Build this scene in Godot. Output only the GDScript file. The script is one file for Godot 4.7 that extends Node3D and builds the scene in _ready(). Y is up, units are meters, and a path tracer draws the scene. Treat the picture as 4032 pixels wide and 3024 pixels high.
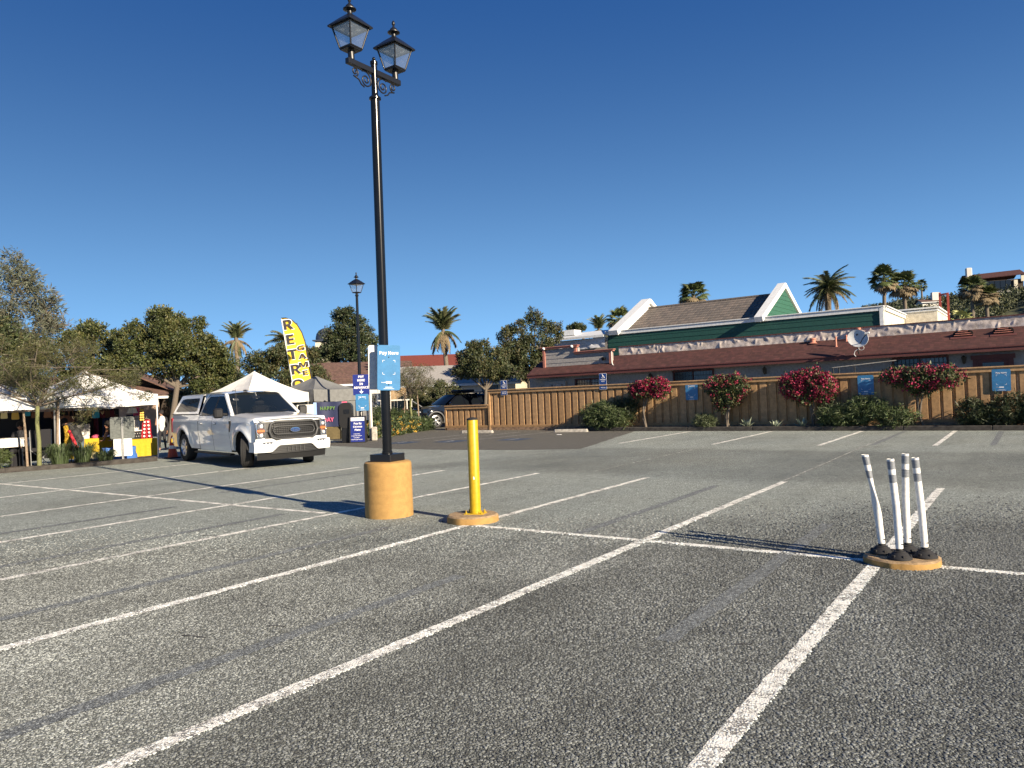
extends Node3D

var rng := RandomNumberGenerator.new()
var M := {}
var names := {}
var part_names := {}
var tex := {}
var text_cache := {}

# ---------------------------------------------------------------- mesh builder
class MB:
	var st := SurfaceTool.new()
	var g := 10
	var col := Color(1, 1, 1)
	func _init() -> void:
		st.begin(Mesh.PRIMITIVE_TRIANGLES)
	func vx(p: Vector3) -> void:
		st.set_color(col)
		st.set_uv(Vector2.ZERO)
		st.add_vertex(p)
	func tri(a: Vector3, b: Vector3, c: Vector3, sg := -1) -> void:
		st.set_smooth_group(sg)
		vx(a); vx(b); vx(c)
	func quad(a: Vector3, b: Vector3, c: Vector3, d: Vector3, sg := -1) -> void:
		tri(a, b, c, sg); tri(a, c, d, sg)
	func box(c: Vector3, s: Vector3, bs := Basis.IDENTITY, bev := 0.0) -> MB:
		var h := s * 0.5
		var xf := Transform3D(bs, c)
		if bev <= 0.0:
			var p: Array[Vector3] = []
			for i in 8:
				p.append(xf * Vector3(h.x * (1 if i & 1 else -1), h.y * (1 if i & 2 else -1), h.z * (1 if i & 4 else -1)))
			for f in [[0, 2, 3, 1], [4, 5, 7, 6], [0, 1, 5, 4], [2, 6, 7, 3], [0, 4, 6, 2], [1, 3, 7, 5]]:
				quad(p[f[0]], p[f[1]], p[f[2]], p[f[3]])
			return self
		var b := minf(bev, minf(h.x, minf(h.y, h.z)) * 0.9)
		var q := {}
		for i in 8:
			var sg := Vector3(1 if i & 1 else -1, 1 if i & 2 else -1, 1 if i & 4 else -1)
			q[i * 3] = xf * (sg * Vector3(h.x, h.y - b, h.z - b))
			q[i * 3 + 1] = xf * (sg * Vector3(h.x - b, h.y, h.z - b))
			q[i * 3 + 2] = xf * (sg * Vector3(h.x - b, h.y - b, h.z))
		for f in [[0, 2, 3, 1, 2], [4, 5, 7, 6, 2], [0, 1, 5, 4, 1], [2, 6, 7, 3, 1], [0, 4, 6, 2, 0], [1, 3, 7, 5, 0]]:
			var k: int = f[4]
			quad(q[f[0] * 3 + k], q[f[1] * 3 + k], q[f[2] * 3 + k], q[f[3] * 3 + k])
		for e in [[0, 1, 1, 2], [2, 3, 1, 2], [4, 5, 1, 2], [6, 7, 1, 2], [0, 2, 0, 2], [1, 3, 0, 2], [4, 6, 0, 2], [5, 7, 0, 2], [0, 4, 0, 1], [1, 5, 0, 1], [2, 6, 0, 1], [3, 7, 0, 1]]:
			var a: int = e[0] * 3
			var d: int = e[1] * 3
			quad(q[a + e[2]], q[d + e[2]], q[d + e[3]], q[a + e[3]])
		for i in 8:
			tri(q[i * 3], q[i * 3 + 1], q[i * 3 + 2])
		return self
	func tube(pts: Array, r, sides := 8, cap := true) -> MB:
		g += 1
		var rings := []
		var n := pts.size()
		var t0: Vector3 = (pts[1] - pts[0]).normalized()
		var up := Vector3.UP if absf(t0.y) < 0.9 else Vector3.RIGHT
		var nx := t0.cross(up).normalized()
		for i in n:
			var t: Vector3 = (pts[mini(i + 1, n - 1)] - pts[maxi(i - 1, 0)]).normalized()
			nx = (nx - t * nx.dot(t)).normalized()
			var ny := t.cross(nx)
			var rr: float = r[i] if r is Array else r
			var ring: Array[Vector3] = []
			for k in sides:
				var a := TAU * k / sides
				ring.append(pts[i] + (nx * cos(a) + ny * sin(a)) * rr)
			rings.append(ring)
		for i in n - 1:
			for k in sides:
				var k2 := (k + 1) % sides
				quad(rings[i][k], rings[i][k2], rings[i + 1][k2], rings[i + 1][k], g if sides > 5 else -1)
		if cap:
			for e in [0, n - 1]:
				for k in sides:
					tri(pts[e], rings[e][k], rings[e][(k + 1) % sides])
		return self
	func lathe(prof: Array, sides := 24, xf := Transform3D.IDENTITY, a0 := 0.0, a1 := TAU) -> MB:
		g += 1
		var n := prof.size()
		for i in n - 1:
			if i > 0:
				var d1: Vector2 = (prof[i] - prof[i - 1]).normalized()
				var d2: Vector2 = (prof[i + 1] - prof[i]).normalized()
				if d1.dot(d2) < 0.8:
					g += 1
			for k in sides:
				var a := lerpf(a0, a1, float(k) / sides)
				var b := lerpf(a0, a1, float(k + 1) / sides)
				var p: Vector2 = prof[i]
				var q: Vector2 = prof[i + 1]
				var A := xf * Vector3(p.x * cos(a), p.y, p.x * sin(a))
				var Bv := xf * Vector3(p.x * cos(b), p.y, p.x * sin(b))
				var C := xf * Vector3(q.x * cos(b), q.y, q.x * sin(b))
				var D := xf * Vector3(q.x * cos(a), q.y, q.x * sin(a))
				if q.x > 0.0001: tri(A, C, D, g)
				if p.x > 0.0001: tri(A, Bv, C, g)
		return self
	func cyl(c: Vector3, r: float, h: float, sides := 20, bs := Basis.IDENTITY) -> MB:
		return lathe([Vector2(0, -h / 2), Vector2(r, -h / 2), Vector2(r, h / 2), Vector2(0, h / 2)], sides, Transform3D(bs, c))
	func prism(poly: PackedVector2Array, d: float, xf := Transform3D.IDENTITY) -> MB:
		# polygon in local xy, from z = -d/2 to d/2
		var idx := Geometry2D.triangulate_polygon(poly)
		for s in [-0.5, 0.5]:
			for i in range(0, idx.size(), 3):
				var a := poly[idx[i]]
				var b := poly[idx[i + 1]]
				var c := poly[idx[i + 2]]
				tri(xf * Vector3(a.x, a.y, s * d), xf * Vector3(b.x, b.y, s * d), xf * Vector3(c.x, c.y, s * d))
		for i in poly.size():
			var a := poly[i]
			var b := poly[(i + 1) % poly.size()]
			quad(xf * Vector3(a.x, a.y, -d / 2), xf * Vector3(b.x, b.y, -d / 2), xf * Vector3(b.x, b.y, d / 2), xf * Vector3(a.x, a.y, d / 2))
		return self
	func sheet(f: Callable, nu: int, nv: int, sg := 1) -> MB:
		g += 1
		var grp := g if sg >= 0 else -1
		var p := []
		for i in nu + 1:
			var row: Array[Vector3] = []
			for j in nv + 1:
				row.append(f.call(float(i) / nu, float(j) / nv))
			p.append(row)
		for i in nu:
			for j in nv:
				quad(p[i][j], p[i + 1][j], p[i + 1][j + 1], p[i][j + 1], grp)
		return self
	func thin(a: Vector3, b: Vector3, c: Vector3, d: Vector3, th: float) -> MB:
		var n := (b - a).cross(d - a).normalized() * th * 0.5
		quad(a + n, b + n, c + n, d + n); quad(a - n, b - n, c - n, d - n)
		quad(a - n, b - n, b + n, a + n); quad(b - n, c - n, c + n, b + n)
		quad(c - n, d - n, d + n, c + n); quad(d - n, a - n, a + n, d + n)
		return self
	func quad_sheet(s: float, y: float) -> MB:
		quad(Vector3(-s / 2, y, -s / 2), Vector3(s / 2, y, -s / 2), Vector3(s / 2, y, s / 2), Vector3(-s / 2, y, s / 2))
		return self
	func done() -> ArrayMesh:
		st.generate_normals()
		return st.commit()

# ---------------------------------------------------------------- scene helpers
func numbered(n: String) -> String:
	if not names.has(n):
		names[n] = 0
		return n
	names[n] += 1
	return "%s_%03d" % [n, names[n]]

func pname(parent: Node, n: String) -> String:
	var k := str(parent.get_instance_id()) + n
	if not part_names.has(k):
		part_names[k] = 0
		return n
	part_names[k] += 1
	return "%s_%03d" % [n, part_names[k]]

func tag(o: Node, label: String, cat: String, group := "") -> void:
	o.set_meta("label", label)
	o.set_meta("category", cat)
	if group != "": o.set_meta("group", group)

func thing(n: String, label: String, cat: String, at := Vector3.ZERO, yaw := 0.0, group := "") -> Node3D:
	var o := Node3D.new()
	o.name = numbered(n)
	add_child(o)
	o.position = at
	o.rotation.y = yaw
	tag(o, label, cat, group)
	return o

func struct_node(n: String) -> Node3D:
	var o := Node3D.new()
	o.name = numbered(n)
	add_child(o)
	o.set_meta("kind", "structure")
	return o

func part(mb, n: String, m, parent: Node) -> MeshInstance3D:
	var o := MeshInstance3D.new()
	o.mesh = mb.done() if mb is MB else mb
	o.name = pname(parent, n) if parent != self else numbered(n)
	if m is String: m = M[m]
	o.material_override = m
	parent.add_child(o)
	return o

func solo(mb, n: String, m, label: String, cat: String, at := Vector3.ZERO, yaw := 0.0, group := "") -> MeshInstance3D:
	var o := part(mb, n, m, self)
	o.position = at
	o.rotation.y = yaw
	tag(o, label, cat, group)
	return o

func copy_of(o: Node3D, n: String, label: String, at: Vector3, yaw: float) -> Node3D:
	var c: Node3D = o.duplicate()
	c.name = numbered(n)
	add_child(c)
	c.position = at
	c.rotation.y = yaw
	c.set_meta("label", label)
	return c

func lettering(parent: Node, s: String, h: float, pos: Vector3, m, bs := Basis.IDENTITY, bold := true, serif := false) -> MeshInstance3D:
	# capital height h, text centred at pos, facing +z of bs
	var key := s + str(bold) + str(serif)
	var tm: TextMesh
	if text_cache.has(key):
		tm = text_cache[key]
	else:
		tm = TextMesh.new()
		var f := SystemFont.new()
		f.font_names = PackedStringArray(["Droid Serif" if serif else "Droid Sans"])
		f.font_weight = 700 if bold else 400
		tm.font = f
		tm.text = s
		tm.font_size = 48
		tm.pixel_size = 1.0 / (48.0 * 0.72)
		tm.depth = 0.02
		tm.curve_step = 2.0
		text_cache[key] = tm
	var o := MeshInstance3D.new()
	o.mesh = tm
	o.material_override = M[m] if m is String else m
	o.name = pname(parent, "lettering")
	parent.add_child(o)
	o.transform = Transform3D(bs.scaled_local(Vector3(h, h, 0.12)), pos)
	return o

func rrect(w: float, h: float, r: float, seg := 4) -> PackedVector2Array:
	var p := PackedVector2Array()
	for c in [[1, 1, 0.0], [-1, 1, PI / 2], [-1, -1, PI], [1, -1, 1.5 * PI]]:
		for k in seg + 1:
			var a: float = c[2] + PI / 2 * k / seg
			p.append(Vector2(c[0] * (w / 2 - r) + r * cos(a), c[1] * (h / 2 - r) + r * sin(a)))
	return p

func round_poly(pts: Array, r: float, seg := 3) -> PackedVector2Array:
	var out := PackedVector2Array()
	var n := pts.size()
	for i in n:
		var p: Vector2 = pts[i]
		var a: Vector2 = pts[(i + n - 1) % n]
		var b: Vector2 = pts[(i + 1) % n]
		var ra := minf(r, p.distance_to(a) * 0.45)
		var rb := minf(r, p.distance_to(b) * 0.45)
		var s := p + (a - p).normalized() * ra
		var e := p + (b - p).normalized() * rb
		for k in seg + 1:
			var t := float(k) / seg
			out.append(s.lerp(p, t).lerp(p.lerp(e, t), t))
	return out

# ---------------------------------------------------------------- textures and materials
func noise_img(sz: int, freq: float, sd: int, typ := FastNoiseLite.TYPE_SIMPLEX_SMOOTH, oct := 3) -> Image:
	var n := FastNoiseLite.new()
	n.seed = sd
	n.noise_type = typ
	n.frequency = freq
	n.fractal_octaves = oct
	if typ == FastNoiseLite.TYPE_CELLULAR:
		n.cellular_return_type = FastNoiseLite.RETURN_DISTANCE2_SUB
	return n.get_seamless_image(sz, sz)

func mix_tex(sz: int, imgs: Array, weights: Array, lo: float, hi: float, tint := Color(1, 1, 1)) -> ImageTexture:
	# weighted sum of grey images mapped to lo..hi (sRGB grey) times a tint
	var data := []
	for im in imgs: data.append(im.get_data())
	var out := PackedByteArray()
	out.resize(sz * sz * 3)
	var n := data.size()
	for i in sz * sz:
		var v := 0.0
		for k in n: v += data[k][i] * weights[k]
		v = lerpf(lo, hi, clampf(v / 255.0, 0, 1)) * 255.0
		out[i * 3] = int(minf(v * tint.r, 255))
		out[i * 3 + 1] = int(minf(v * tint.g, 255))
		out[i * 3 + 2] = int(minf(v * tint.b, 255))
	return ImageTexture.create_from_image(Image.create_from_data(sz, sz, false, Image.FORMAT_RGB8, out))

func mat(n: String, lin: Color, rough := 0.7, metal := 0.0, t = null, scale := 1.0, extra := {}) -> StandardMaterial3D:
	var m := StandardMaterial3D.new()
	var c := lin.linear_to_srgb()
	c.a = lin.a
	m.albedo_color = c
	m.roughness = rough
	m.metallic = metal
	if t != null:
		m.albedo_texture = tex[t]
		m.uv1_triplanar = true
		m.uv1_world_triplanar = true
		m.uv1_scale = Vector3.ONE * scale
	for k in extra: m.set(k, extra[k])
	M[n] = m
	return m

func relief(n: String, t: String, cm: float) -> void:
	M[n].heightmap_enabled = true
	M[n].heightmap_texture = tex[t]
	M[n].heightmap_scale = cm

func make_textures() -> void:
	var a := noise_img(512, 0.02, 1)
	var b := noise_img(512, 0.09, 2)
	var c := noise_img(512, 0.3, 3, FastNoiseLite.TYPE_SIMPLEX, 1)
	tex["mottle"] = mix_tex(512, [a, b, c], [0.5, 0.3, 0.2], 0.72, 1.12)
	tex["soft"] = mix_tex(512, [a, b], [0.7, 0.3], 0.86, 1.06)
	tex["dirt"] = mix_tex(512, [a, b, c], [0.6, 0.4, 0.3], 0.45, 1.15)
	tex["bump"] = mix_tex(512, [b, c], [0.5, 0.5], 0, 1)
	# aggregate: stones of about a centimetre in dark binder, 1024 px over 2.6 m
	var sz := 1024
	var cell := noise_img(sz, 0.17, 5, FastNoiseLite.TYPE_CELLULAR, 1).get_data()
	var cell2 := noise_img(sz, 0.34, 15, FastNoiseLite.TYPE_CELLULAR, 1).get_data()
	var fine := noise_img(sz, 0.35, 6, FastNoiseLite.TYPE_SIMPLEX, 1).get_data()
	var big := noise_img(sz, 0.012, 7, FastNoiseLite.TYPE_SIMPLEX_SMOOTH, 4).get_data()
	var tone := noise_img(sz, 0.06, 8, FastNoiseLite.TYPE_SIMPLEX, 2).get_data()
	var alb := PackedByteArray(); alb.resize(sz * sz * 3)
	var hgt := PackedByteArray(); hgt.resize(sz * sz)
	var pnt := PackedByteArray(); pnt.resize(sz * sz * 3)
	var wrn := PackedByteArray(); wrn.resize(sz * sz * 3)
	for i in sz * sz:
		var h: float = (cell[i] * 0.62 + cell2[i] * 0.38) / 255.0
		var st := clampf((h - 0.12) * 2.6, 0.0, 1.0)
		var v := lerpf(0.46, 1.06, st) * (0.78 + 0.36 * fine[i] / 255.0) * (0.72 + 0.48 * tone[i] / 255.0) * (0.88 + 0.2 * big[i] / 255.0)
		var w := clampf(v, 0, 1)
		alb[i * 3] = int(w * 247); alb[i * 3 + 1] = int(w * 254); alb[i * 3 + 2] = int(w * 247)
		hgt[i] = int(clampf(st * 0.75 + 0.25 * fine[i] / 255.0, 0, 1) * 255)
		var cover := h * 1.5 + (big[i] - 128) / 255.0 * 0.9 + (tone[i] - 128) / 255.0 * 0.5
		var p := clampf((cover - 0.10) * 7.0, 0.0, 1.0)
		var pv := lerpf(0.50, 0.97 + 0.03 * fine[i] / 255.0, p)
		pnt[i * 3] = int(pv * 255); pnt[i * 3 + 1] = int(pv * 253); pnt[i * 3 + 2] = int(pv * 244)
		p = clampf((cover - 0.42) * 5.0, 0.0, 1.0)
		pv = lerpf(0.47, 0.93, p)
		wrn[i * 3] = int(pv * 255); wrn[i * 3 + 1] = int(pv * 254); wrn[i * 3 + 2] = int(pv * 248)
	tex["asphalt"] = ImageTexture.create_from_image(Image.create_from_data(sz, sz, false, Image.FORMAT_RGB8, alb))
	tex["asphalt_h"] = ImageTexture.create_from_image(Image.create_from_data(sz, sz, false, Image.FORMAT_L8, hgt))
	tex["paint"] = ImageTexture.create_from_image(Image.create_from_data(sz, sz, false, Image.FORMAT_RGB8, pnt))
	tex["paint_worn"] = ImageTexture.create_from_image(Image.create_from_data(sz, sz, false, Image.FORMAT_RGB8, wrn))
	# shingles: short tabs of slightly different tone, laid in courses; 512 px over 2.4 m
	var sh := Image.create(512, 512, false, Image.FORMAT_RGB8)
	rng.seed = 77
	for r in 18:
		var off := rng.randi_range(0, 40)
		var y0 := r * 512 / 18
		var y1 := (r + 1) * 512 / 18
		var x := -off
		while x < 512:
			var wd := rng.randi_range(18, 44)
			var v := rng.randf_range(0.72, 1.0)
			sh.fill_rect(Rect2i(x, y0, wd, y1 - y0), Color(v, v * rng.randf_range(0.94, 1.0), v * rng.randf_range(0.92, 1.0)))
			sh.fill_rect(Rect2i(x, y0, 1, y1 - y0), Color(v * 0.6, v * 0.55, v * 0.55))
			x += wd
		sh.fill_rect(Rect2i(0, y1 - 3, 512, 3), Color(0.5, 0.46, 0.46))
	tex["shingle"] = ImageTexture.create_from_image(sh)

func make_materials() -> void:
	mat("asphalt", Color(0.80, 0.83, 0.80), 0.93, 0, "asphalt", 1.0 / 2.6, {"vertex_color_use_as_albedo": true})
	relief("asphalt", "asphalt_h", 0.55)
	mat("asphalt_dark", Color(0.30, 0.27, 0.245), 0.95, 0, "asphalt", 1.0 / 2.6, {"vertex_color_use_as_albedo": true})
	relief("asphalt_dark", "asphalt_h", 0.3)
	mat("line_white", Color(0.90, 0.90, 0.88), 0.8, 0, "paint", 1.0 / 2.6)
	relief("line_white", "asphalt_h", 0.45)
	mat("line_worn", Color(0.80, 0.80, 0.78), 0.85, 0, "paint_worn", 1.0 / 2.6)
	relief("line_worn", "asphalt_h", 0.45)
	mat("line_old", Color(0.50, 0.515, 0.55), 0.9, 0, "asphalt", 1.0 / 2.6)
	relief("line_old", "asphalt_h", 0.3)
	mat("line_blue", Color(0.09, 0.17, 0.34), 0.85, 0, "paint_worn", 1.0 / 2.6)
	mat("crack", Color(0.05, 0.05, 0.05), 1.0)
	mat("oil", Color(0.10, 0.098, 0.095), 0.8, 0, "asphalt", 1.0 / 2.6)
	mat("stone", Color(1, 1, 1), 0.9, 0, null, 1, {"vertex_color_use_as_albedo": true})
	mat("soil", Color(0.10, 0.075, 0.055), 1.0, 0, "dirt", 0.7)
	mat("earth", Color(0.16, 0.15, 0.13), 1.0, 0, "dirt", 0.05)
	mat("kerb", Color(0.065, 0.058, 0.052), 0.95, 0, "dirt", 0.5)
	mat("concrete", Color(0.48, 0.45, 0.40), 0.9, 0, "dirt", 0.6)
	mat("concrete_yellow", Color(0.40, 0.235, 0.075), 0.85, 0, "soft", 0.9)
	relief("concrete_yellow", "bump", 0.25)
	mat("disc_top", Color(0.42, 0.29, 0.16), 0.95, 0, "dirt", 1.2)
	relief("disc_top", "bump", 0.3)
	mat("bollard_yellow", Color(0.54, 0.35, 0.007), 0.42, 0, "soft", 1.3)
	mat("pole_black", Color(0.007, 0.008, 0.010), 0.2, 0, "soft", 0.6, {"metallic_specular": 0.4})
	mat("iron_black", Color(0.009, 0.010, 0.013), 0.38, 0, "soft", 1.0)
	mat("glass_lantern", Color(0.45, 0.5, 0.55, 0.05), 0.08, 0, null, 1, {"transparency": BaseMaterial3D.TRANSPARENCY_ALPHA})
	mat("lamp_plate", Color(0.20, 0.20, 0.20), 0.5)
	mat("lamp_lens", Color(0.55, 0.55, 0.54), 0.2)
	mat("sign_blue", Color(0.045, 0.20, 0.42), 0.4, 0, "soft", 0.8)
	mat("sign_navy", Color(0.012, 0.025, 0.20), 0.4, 0, "soft", 0.8)
	mat("sign_white", Color(0.80, 0.80, 0.77), 0.5, 0, "soft", 1.0)
	mat("letter_white", Color(0.86, 0.86, 0.86), 0.5)
	mat("letter_red", Color(0.4, 0.05, 0.05), 0.5)
	mat("letter_black", Color(0.015, 0.015, 0.02), 0.6)
	mat("aluminium", Color(0.12, 0.135, 0.13), 0.6, 0.0, "dirt", 1.2)
	mat("galvanised", Color(0.42, 0.43, 0.43), 0.5, 0.5, "mottle", 3.0)
	mat("rubber", Color(0.018, 0.018, 0.02), 0.75, 0, "mottle", 3.0)
	mat("post_white", Color(0.80, 0.80, 0.77), 0.45, 0, "soft", 2.0)
	mat("post_grey", Color(0.24, 0.26, 0.29), 0.4, 0, "mottle", 4.0)
	mat("fence", Color(0.48, 0.295, 0.145), 0.85, 0, "mottle", 0.45)
	mat("fence_b", Color(0.45, 0.27, 0.13), 0.85, 0, "mottle", 0.6)
	mat("fence_c", Color(0.51, 0.315, 0.16), 0.85, 0, "mottle", 0.5)
	mat("fence_wall", Color(0.36, 0.235, 0.15), 0.95, 0, "dirt", 0.5)
	mat("siding_grey", Color(0.36, 0.345, 0.33), 0.85, 0, "mottle", 0.7)
	mat("siding_dark", Color(0.36, 0.33, 0.31), 0.85, 0, "mottle", 0.7)
	mat("trim_pink", Color(0.42, 0.17, 0.13), 0.8, 0, "mottle", 1.2)
	mat("trim_red", Color(0.14, 0.045, 0.04), 0.75, 0, "mottle", 1.0)
	mat("shingle_red", Color(0.105, 0.038, 0.034), 0.95, 0, "shingle", 1.0 / 2.4)
	mat("shingle_brown", Color(0.17, 0.105, 0.085), 0.95, 0, "shingle", 1.0 / 2.4)
	mat("membrane", Color(0.66, 0.58, 0.53), 0.9, 0, "dirt", 0.4)
	mat("green_siding", Color(0.012, 0.075, 0.06), 0.7, 0, "mottle", 0.6)
	mat("green_gable", Color(0.025, 0.115, 0.075), 0.7, 0, "mottle", 0.6)
	mat("white_trim", Color(0.72, 0.74, 0.74), 0.7, 0, "soft", 0.5)
	mat("cream_wall", Color(0.76, 0.70, 0.56), 0.9, 0, "mottle", 0.3)
	mat("roof_tile", Color(0.17, 0.145, 0.125), 0.9, 0, "mottle", 0.8)
	mat("roof_tile_b", Color(0.20, 0.165, 0.14), 0.9, 0, "mottle", 0.8)
	mat("roof_tile_c", Color(0.145, 0.125, 0.11), 0.9, 0, "mottle", 0.8)
	mat("pipe_pink", Color(0.48, 0.20, 0.14), 0.7)
	mat("steel_red", Color(0.36, 0.06, 0.04), 0.7)
	mat("dark_window", Color(0.012, 0.014, 0.018), 0.08)
	mat("window_grey", Color(0.10, 0.12, 0.14), 0.1)
	mat("iron_bars", Color(0.02, 0.02, 0.02), 0.6)
	mat("dish", Color(0.66, 0.67, 0.66), 0.5, 0, "soft", 1.0)
	mat("banner_cloth", Color(0.62, 0.62, 0.66), 0.8, 0, "soft", 0.6)
	mat("roof_orange", Color(0.20, 0.045, 0.03), 0.9, 0, "mottle", 0.4)
	mat("wall_white", Color(0.66, 0.64, 0.59), 0.9, 0, "soft", 0.4)
	mat("shutter_blue", Color(0.02, 0.10, 0.19), 0.6)
	mat("dome", Color(0.04, 0.05, 0.08), 0.45)
	mat("wood_raw", Color(0.42, 0.29, 0.16), 0.9, 0, "dirt", 1.5)
	mat("wood_stake", Color(0.33, 0.25, 0.18), 0.95, 0, "dirt", 2.0)
	mat("wood_dark", Color(0.06, 0.045, 0.035), 0.9, 0, "dirt", 1.0)
	mat("olive_board", Color(0.13, 0.10, 0.045), 0.9, 0, "mottle", 1.0)
	mat("stucco_pink", Color(0.42, 0.30, 0.24), 0.95, 0, "mottle", 0.4)
	# vegetation
	for v in [["leaf", 0.10], ["leaf_dark", 0.05]]:
		mat(v[0], Color(1, 1, 1), 0.55, 0, null, 1, {"vertex_color_use_as_albedo": true, "backlight_enabled": true, "backlight": Color(0.10, 0.13, 0.03), "cull_mode": BaseMaterial3D.CULL_DISABLED})
	mat("bract", Color(1, 1, 1), 0.6, 0, null, 1, {"vertex_color_use_as_albedo": true, "backlight_enabled": true, "backlight": Color(0.25, 0.01, 0.06), "cull_mode": BaseMaterial3D.CULL_DISABLED})
	mat("bark", Color(0.17, 0.14, 0.11), 0.95, 0, "dirt", 2.0)
	mat("bark_pale", Color(0.17, 0.14, 0.11), 0.95, 0, "dirt", 2.5)
	mat("bark_green", Color(0.20, 0.21, 0.085), 0.8, 0, "dirt", 3.0)
	mat("bark_palm", Color(0.20, 0.165, 0.13), 0.95, 0, "dirt", 1.5)
	# vehicles
	mat("car_white", Color(0.78, 0.79, 0.79), 0.32, 0, null, 1, {"clearcoat_enabled": true, "clearcoat": 1.0, "clearcoat_roughness": 0.03})
	mat("car_black", Color(0.004, 0.005, 0.009), 0.12, 0, null, 1, {"clearcoat_enabled": true, "clearcoat": 1.0, "clearcoat_roughness": 0.03})
	mat("car_grey", Color(0.075, 0.08, 0.088), 0.55)
	mat("plastic", Color(0.010, 0.010, 0.011), 0.55)
	mat("plastic_grey", Color(0.045, 0.046, 0.048), 0.5)
	mat("under", Color(0.008, 0.008, 0.008), 0.9)
	mat("tyre", Color(0.02, 0.02, 0.021), 0.85, 0, "mottle", 4.0)
	mat("alloy", Color(0.55, 0.56, 0.58), 0.25, 0.85)
	mat("chrome", Color(0.72, 0.73, 0.74), 0.12, 1.0)
	mat("tint", Color(0.006, 0.008, 0.011), 0.05, 0, null, 1, {"metallic_specular": 0.18})
	mat("windshield", Color(0.008, 0.012, 0.012, 0.66), 0.02, 0, null, 1, {"transparency": BaseMaterial3D.TRANSPARENCY_ALPHA})
	mat("lens", Color(0.7, 0.75, 0.8, 0.05), 0.03, 0, null, 1, {"transparency": BaseMaterial3D.TRANSPARENCY_ALPHA})
	mat("amber", Color(0.62, 0.16, 0.02), 0.2)
	mat("lamp_red", Color(0.30, 0.01, 0.015), 0.2)
	mat("emblem_blue", Color(0.02, 0.05, 0.16), 0.2)
	mat("seat", Color(0.05, 0.05, 0.05), 0.9)
	# market
	mat("tent_white", Color(0.80, 0.80, 0.80), 0.75, 0, "soft", 0.4, {"cull_mode": BaseMaterial3D.CULL_DISABLED, "backlight_enabled": true, "backlight": Color(0.10, 0.10, 0.10)})
	mat("tent_cream", Color(0.78, 0.76, 0.70), 0.75, 0, "soft", 0.4, {"cull_mode": BaseMaterial3D.CULL_DISABLED})
	mat("tent_grey", Color(0.17, 0.175, 0.175), 0.8, 0, "soft", 0.4, {"cull_mode": BaseMaterial3D.CULL_DISABLED})
	mat("tent_black", Color(0.02, 0.02, 0.025), 0.7)
	mat("frame_white", Color(0.75, 0.75, 0.75), 0.4)
	mat("frame_grey", Color(0.20, 0.20, 0.20), 0.5)
	mat("cloth_yellow", Color(0.52, 0.35, 0.012), 0.8, 0, "soft", 1.0)
	mat("cloth_black", Color(0.012, 0.012, 0.016), 0.9)
	mat("cloth_red", Color(0.36, 0.012, 0.025), 0.85, 0, "soft", 2.0)
	mat("cloth_wine", Color(0.11, 0.012, 0.025), 0.85)
	mat("cloth_navy", Color(0.015, 0.022, 0.07), 0.85)
	mat("cloth_white", Color(0.72, 0.70, 0.66), 0.85)
	mat("cloth_pink", Color(0.62, 0.10, 0.20), 0.8)
	mat("cloth_teal", Color(0.02, 0.20, 0.30), 0.8)
	mat("cloth_sky", Color(0.05, 0.42, 0.60), 0.8)
	mat("cloth_brown", Color(0.14, 0.065, 0.035), 0.85, 0, "mottle", 3.0)
	mat("cloth_taupe", Color(0.13, 0.11, 0.10), 0.9)
	mat("leather", Color(0.30, 0.11, 0.045), 0.55, 0, "mottle", 3.0)
	mat("leather_pale", Color(0.44, 0.20, 0.10), 0.6, 0, "mottle", 3.0)
	mat("gold", Color(0.66, 0.42, 0.07), 0.5)
	mat("tarp_blue", Color(0.06, 0.17, 0.50), 0.5, 0, "soft", 1.0)
	mat("foam_red", Color(0.50, 0.025, 0.04), 0.6)
	mat("card_cream", Color(0.74, 0.64, 0.32), 0.8)
	mat("cone_orange", Color(0.55, 0.07, 0.03), 0.6, 0, "soft", 2.0)
	mat("paper_dark", Color(0.022, 0.028, 0.075), 0.6)
	mat("paper_sky", Color(0.30, 0.45, 0.75), 0.6)
	mat("paper_green", Color(0.10, 0.20, 0.05), 0.6)
	mat("flag_yellow", Color(0.82, 0.53, 0.03), 0.7, 0, "soft", 1.0, {"cull_mode": BaseMaterial3D.CULL_DISABLED})
	mat("figure", Color(1, 1, 1), 0.8, 0, null, 1, {"vertex_color_use_as_albedo": true})

# ---------------------------------------------------------------- ground
func gy(x: float, z: float) -> float:
	# the market side lies a little lower than the parking lot
	return -0.5 * smoothstep(-24.0, -36.0, x) * smoothstep(-22.0, -17.0, z)

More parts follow.
